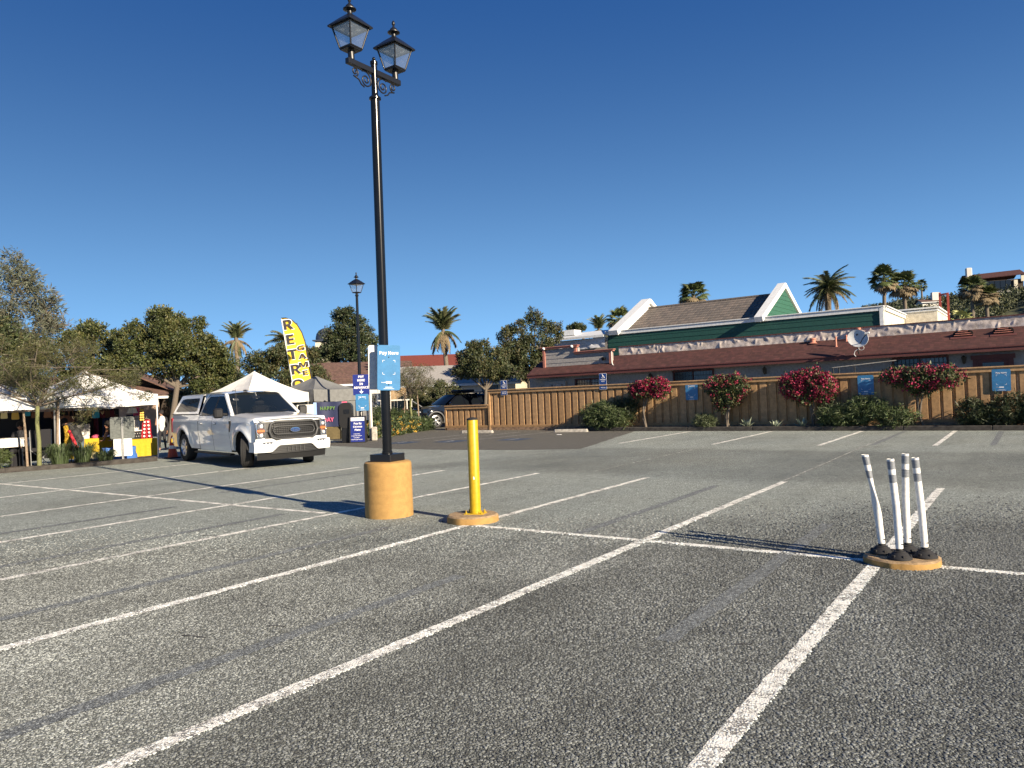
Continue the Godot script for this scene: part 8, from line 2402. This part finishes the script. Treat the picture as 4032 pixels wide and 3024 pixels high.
	person("seated dark haired woman in black behind the camping chair", Vector3(-24.55, 0.0, -10.05), 0.9, [
		[V.call(0, 0.52, 0), V.call(0, 0.80, -0.02), 0.14, 0.13, blk], [V.call(0, 0.80, -0.02), V.call(0, 0.98, 0), 0.13, 0.12, blk], [V.call(-0.14, 0.99, 0), V.call(0.14, 0.99, 0), 0.065, 0.065, blk], [V.call(0, 1.0, 0), V.call(0, 1.11, 0.01), 0.055, 0.048, skin],
		[V.call(-0.17, 0.98, 0), V.call(-0.22, 0.75, 0.06), 0.055, 0.045, blk], [V.call(-0.22, 0.75, 0.06), V.call(-0.1, 0.66, 0.24), 0.043, 0.034, blk],
		[V.call(0.17, 0.98, 0), V.call(0.22, 0.75, 0.06), 0.055, 0.045, blk], [V.call(0.22, 0.75, 0.06), V.call(0.1, 0.66, 0.24), 0.043, 0.034, blk],
		[V.call(-0.09, 0.50, 0), V.call(-0.11, 0.50, 0.40), 0.095, 0.065, blk], [V.call(-0.11, 0.50, 0.40), V.call(-0.11, 0.08, 0.42), 0.06, 0.042, blk],
		[V.call(0.09, 0.50, 0), V.call(0.11, 0.50, 0.40), 0.095, 0.065, blk], [V.call(0.11, 0.50, 0.40), V.call(0.11, 0.08, 0.42), 0.06, 0.042, blk],
		[V.call(-0.11, 0.05, 0.40), V.call(-0.11, 0.035, 0.56), 0.045, 0.034, blk], [V.call(0.11, 0.05, 0.40), V.call(0.11, 0.035, 0.56), 0.045, 0.034, blk]],
		V.call(0, 1.22, 0.03), 0.2, skin, hair, [[V.call(-0.1, 0.66, 0.24), V.call(0.2, -0.2, 1), V.call(0, 1, 0)], [V.call(0.1, 0.66, 0.24), V.call(-0.2, -0.2, 1), V.call(0, 1, 0)]])
	solo(MB.new().box(Vector3(0, 0.22, 0), Vector3(0.42, 0.40, 0.44), Basis.IDENTITY, 0.02), "stool", "cloth_black", "black stool under the seated woman", "stool", Vector3(-24.6, 0, -10.05), 0.9)
	var pat := Color(0.09, 0.085, 0.09)
	person("person in patterned trousers stooping behind the grey sign", Vector3(-23.85, 0.0, -12.55), 0.4, [
		[V.call(0, 0.70, 0), V.call(-0.04, 0.88, 0.06), 0.14, 0.13, blk], [V.call(-0.04, 0.88, 0.06), V.call(-0.06, 1.0, 0.20), 0.13, 0.12, blk], [V.call(-0.18, 1.0, 0.2), V.call(0.08, 1.0, 0.2), 0.065, 0.065, blk], [V.call(-0.06, 1.02, 0.22), V.call(-0.06, 1.06, 0.30), 0.055, 0.048, skin],
		[V.call(-0.2, 0.98, 0.2), V.call(-0.24, 0.78, 0.26), 0.055, 0.045, skin], [V.call(-0.24, 0.78, 0.26), V.call(-0.2, 0.66, 0.38), 0.043, 0.033, skin],
		[V.call(0.1, 0.98, 0.2), V.call(0.16, 0.78, 0.26), 0.055, 0.045, skin], [V.call(0.16, 0.78, 0.26), V.call(0.1, 0.66, 0.38), 0.043, 0.033, skin],
		[V.call(-0.09, 0.68, 0), V.call(-0.1, 0.38, 0.08), 0.10, 0.075, pat], [V.call(-0.1, 0.38, 0.08), V.call(-0.1, 0.08, 0), 0.07, 0.05, pat],
		[V.call(0.09, 0.68, 0), V.call(0.1, 0.38, 0.08), 0.10, 0.075, pat], [V.call(0.1, 0.38, 0.08), V.call(0.1, 0.08, 0), 0.07, 0.05, pat],
		[V.call(-0.1, 0.05, -0.02), V.call(-0.1, 0.035, 0.14), 0.045, 0.034, blk], [V.call(0.1, 0.05, -0.02), V.call(0.1, 0.035, 0.14), 0.045, 0.034, blk]],
		V.call(-0.06, 1.12, 0.38), 0.0, skin, hair, [[V.call(-0.2, 0.66, 0.38), V.call(0.1, -0.3, 1), V.call(1, 0, 0)], [V.call(0.1, 0.66, 0.38), V.call(-0.1, -0.3, 1), V.call(1, 0, 0)]])
	# the driver looks out of the open window of the black car
	var fr := Vector3(-0.42, 0, 0.908)
	var rg := Vector3(-fr.z, 0, fr.x)
	var so := Vector3(-25.35, 0.0, -29.55) + rg * 0.84
	var dp := so - fr * 1.34 - rg * 0.55
	var nose := Vector3(-0.28, 0, 0.1)
	person("driver leaning out of the black car window", dp, atan2(fr.x, fr.z), [
		[V.call(0, 0.72, -0.1), V.call(0, 1.0, -0.08), 0.15, 0.14, blk], [V.call(0, 1.0, -0.08), V.call(0.02, 1.16, -0.04), 0.13, 0.11, blk], [V.call(-0.14, 1.15, -0.05), V.call(0.17, 1.15, -0.05), 0.065, 0.065, blk], [V.call(0.04, 1.18, -0.02), V.call(0.10, 1.28, 0.02), 0.055, 0.048, skin],
		[V.call(0.18, 1.14, -0.05), V.call(0.26, 1.02, 0.12), 0.05, 0.042, skin], [V.call(0.26, 1.02, 0.12), V.call(0.18, 1.03, 0.34), 0.04, 0.032, skin],
		[V.call(-0.17, 1.13, -0.05), V.call(-0.2, 0.95, 0.12), 0.05, 0.042, blk], [V.call(-0.2, 0.95, 0.12), V.call(-0.12, 1.0, 0.34), 0.04, 0.032, blk],
		[V.call(-0.09, 0.68, -0.08), V.call(-0.12, 0.66, 0.34), 0.09, 0.065, blk], [V.call(0.09, 0.68, -0.08), V.call(0.12, 0.66, 0.34), 0.09, 0.065, blk]],
		V.call(0.15, 1.37, 0.06), 0.9, Color(0.44, 0.24, 0.17), Color(0.05, 0.035, 0.025), [[V.call(0.18, 1.03, 0.34), V.call(-0.3, 0.1, 1), V.call(0, 1, 0)], [V.call(-0.12, 1.0, 0.34), V.call(0.2, 0.1, 1), V.call(0, 1, 0)]], "people in vehicles")

# ---------------------------------------------------------------- scene
func _ready() -> void:
	var cam := Camera3D.new()
	cam.name = "camera"
	cam.fov = 53.66
	cam.near = 0.05
	cam.far = 2000.0
	add_child(cam)
	cam.position = Vector3(0, 1.65, 0)
	cam.rotation = Vector3(0.01189, deg_to_rad(34.75), -0.0365)
	cam.current = true
	var we := WorldEnvironment.new()
	we.name = "world_environment"
	var env := Environment.new()
	env.background_mode = Environment.BG_SKY
	var sm := ProceduralSkyMaterial.new()
	sm.sky_top_color = Color(0.005, 0.034, 0.130).linear_to_srgb()
	sm.sky_horizon_color = Color(0.168, 0.36, 0.60).linear_to_srgb()
	sm.sky_curve = 0.125
	sm.ground_bottom_color = Color(0.07, 0.068, 0.064).linear_to_srgb()
	sm.ground_horizon_color = Color(0.13, 0.22, 0.32).linear_to_srgb()
	sm.sun_angle_max = 0.5
	var sky := Sky.new()
	sky.sky_material = sm
	env.sky = sky
	env.tonemap_mode = Environment.TONE_MAPPER_LINEAR
	env.tonemap_exposure = 2.2
	env.sdfgi_enabled = true
	env.ssao_enabled = true
	env.ssil_enabled = true
	we.environment = env
	add_child(we)
	var sun := DirectionalLight3D.new()
	sun.name = "sun"
	sun.light_color = Color(1.0, 0.93, 0.82)
	sun.light_energy = 1.5
	sun.light_angular_distance = 0.5
	sun.shadow_enabled = true
	add_child(sun)
	var el := deg_to_rad(22.0)
	var az := deg_to_rad(12.5)
	sun.look_at_from_position(Vector3(cos(el) * cos(az), sin(el), cos(el) * sin(az)) * 50.0, Vector3.ZERO)

	make_textures()
	make_materials()
	build_ground()
	build_shop()
	build_green()
	build_background_houses()
	build_fence()
	build_vegetation()
	build_lamp()
	build_second_lamp()
	build_bollard()
	build_delineators()
	build_left_sign()
	build_truck()
	build_suv()
	build_market()
